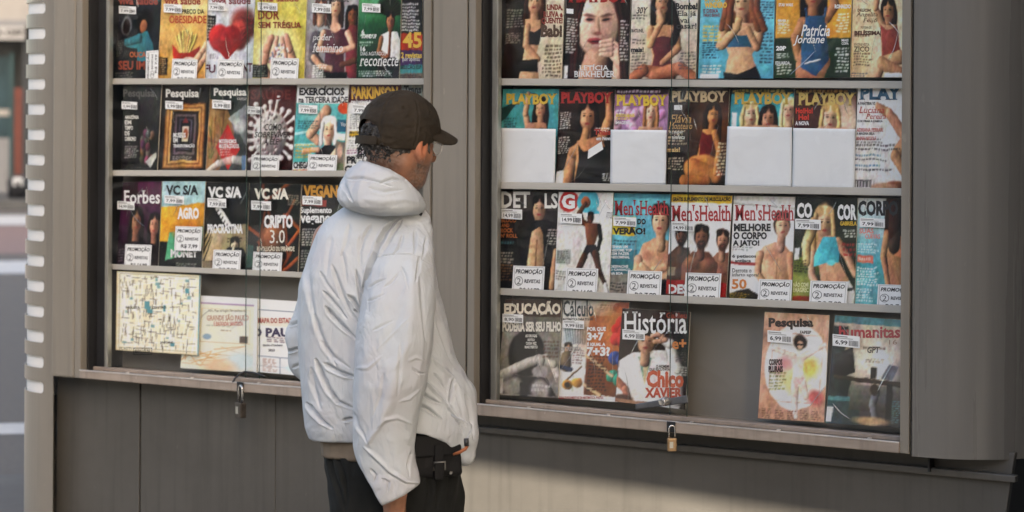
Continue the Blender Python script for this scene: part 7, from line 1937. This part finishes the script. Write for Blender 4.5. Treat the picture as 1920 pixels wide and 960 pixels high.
# ------------------------------------------------------------ unseen buildings; the concrete, side and rear ones are added to block light
e_ = Vector((math.cos(SUN_AZ), math.sin(SUN_AZ), 0)); h_ = Vector((TRAVEL.x, TRAVEL.y, 0)).normalized()
p_edge = P(1130, 905, Yw)
p_left = P(800, 900, Yw)
DIST = 7.5
q_ = Vector((p_left.x, p_left.y, p_edge.z)) - TRAVEL * (DIST / math.cos(SUN_EL))
s_split, t0 = q_.dot(e_), q_.dot(h_)
def sp(s, t, z): return e_ * s + h_ * t + Vector((0, 0, z))
def sbox(s0, s1, ta, tb, z0, z1):
    return [sp(s0, ta, z0), sp(s1, ta, z0), sp(s1, tb, z0), sp(s0, tb, z0), sp(s0, ta, z1), sp(s1, ta, z1), sp(s1, tb, z1), sp(s0, tb, z1)]
CONC = mat('concrete', (.30, .285, .26), rough=.85, noise=.15, nscale=1.5, bump=.2, bscale=20)
tb_ = empty('added_sun_blocker', sp(s_split - 1.5, t0, 0)); tag(tb_, 'unseen concrete block added to shape the sun patch, behind the photographer', 'building')  # added out of view to block the sun left of the patch
MB().hexa(sbox(s_split - 1.7, s_split, t0 - 3, t0, 0, q_.z + 2.1)).build('wall', CONC, tb_, .02)
back = -TRAVEL * (DIST / math.cos(SUN_EL))
u0, u1 = P(860, 873, Yw) + back, P(1340, 945, Yw) + back
sl_ = (u1.z - u0.z) / (u1.x - u0.x)
ua, ub = u0.x - .5, u0.x + 4.2
za_, zb_ = u0.z + sl_ * (ua - u0.x), u0.z + sl_ * (u1.x + .6 - u0.x)
uc = u1.x + .6
uf = MB()
uf.hexa([(ua, u0.y, za_), (uc, u0.y, zb_), (uc, u0.y + .6, zb_), (ua, u0.y + .6, za_), (ua, u0.y, u0.z + 2.1), (uc, u0.y, u0.z + 2.1), (uc, u0.y + .6, u0.z + 2.1), (ua, u0.y + .6, u0.z + 2.1)])
uf.box(uc + .001, u0.y, zb_ - .6, ub, u0.y + .6, u0.z + 2.1)
uf.build('sun_blocker_overhang', CONC, tb_, .01)  # added overhang; its lower edge draws the top of the sun patch
for i in range(1):
    for j in range(2):
        s0 = s_split - 1.4 + i * 1.3; z0 = 1.2 + j * 3.2
        f = MB().hexa(sbox(s0, s0 + .9, t0, t0 + .06, z0, z0 + 1.5)).build('window', WHITE, tb_, .01)
        MB().hexa(sbox(s0 + .06, s0 + .84, t0 + .061, t0 + .07, z0 + .06, z0 + 1.44)).build('pane', WINP, f)
BRW = mat('brown_render', (.075, .065, .057), rough=.85, noise=.2, nscale=1.2, bump=.2, bscale=15)
def terrace(name, x0, x1, y, h, label, side):
    """a row of storeys; side +1 faces +y"""
    b = empty(name, ((x0 + x1) / 2, y, 0)); tag(b, label, 'building')
    ys = sorted((y, y - 11 * side))
    MB().box(x0, ys[0], -.13, x1, ys[1], h).build('wall', BRW, b)
    for i in range(int((x1 - x0 - 2) / 4)):
        for k in range(min(4, int(h / 3))):
            z = .9 + 3 * k; X = x0 + 2 + i * 4
            f = MB().box(X, min(y, y + .1 * side), z, X + 1.8, max(y, y + .1 * side), z + 1.7).build('window', GREYW, b, .02)
            MB().box(X + .1, min(y + .101 * side, y + .12 * side), z + .1, X + 1.7, max(y + .101 * side, y + .12 * side), z + 1.6).build('pane', WINP, f)
terrace('brown_terrace', -30, 34, -14, 7.0, 'long brown terrace with rows of dark windows, behind the photographer', 1)
terrace('added_side_block', -0.4, 12, 3.9, 24, 'unseen tall brown block added to darken the right end of the newsstand', -1)  # unseen, added to darken the right end and limit the sun
terrace('added_rear_block', -8.3, -4, 8.75, 28, 'unseen block added behind the newsstand to shade the road', -1)  # unseen, added to keep the sun off the far road
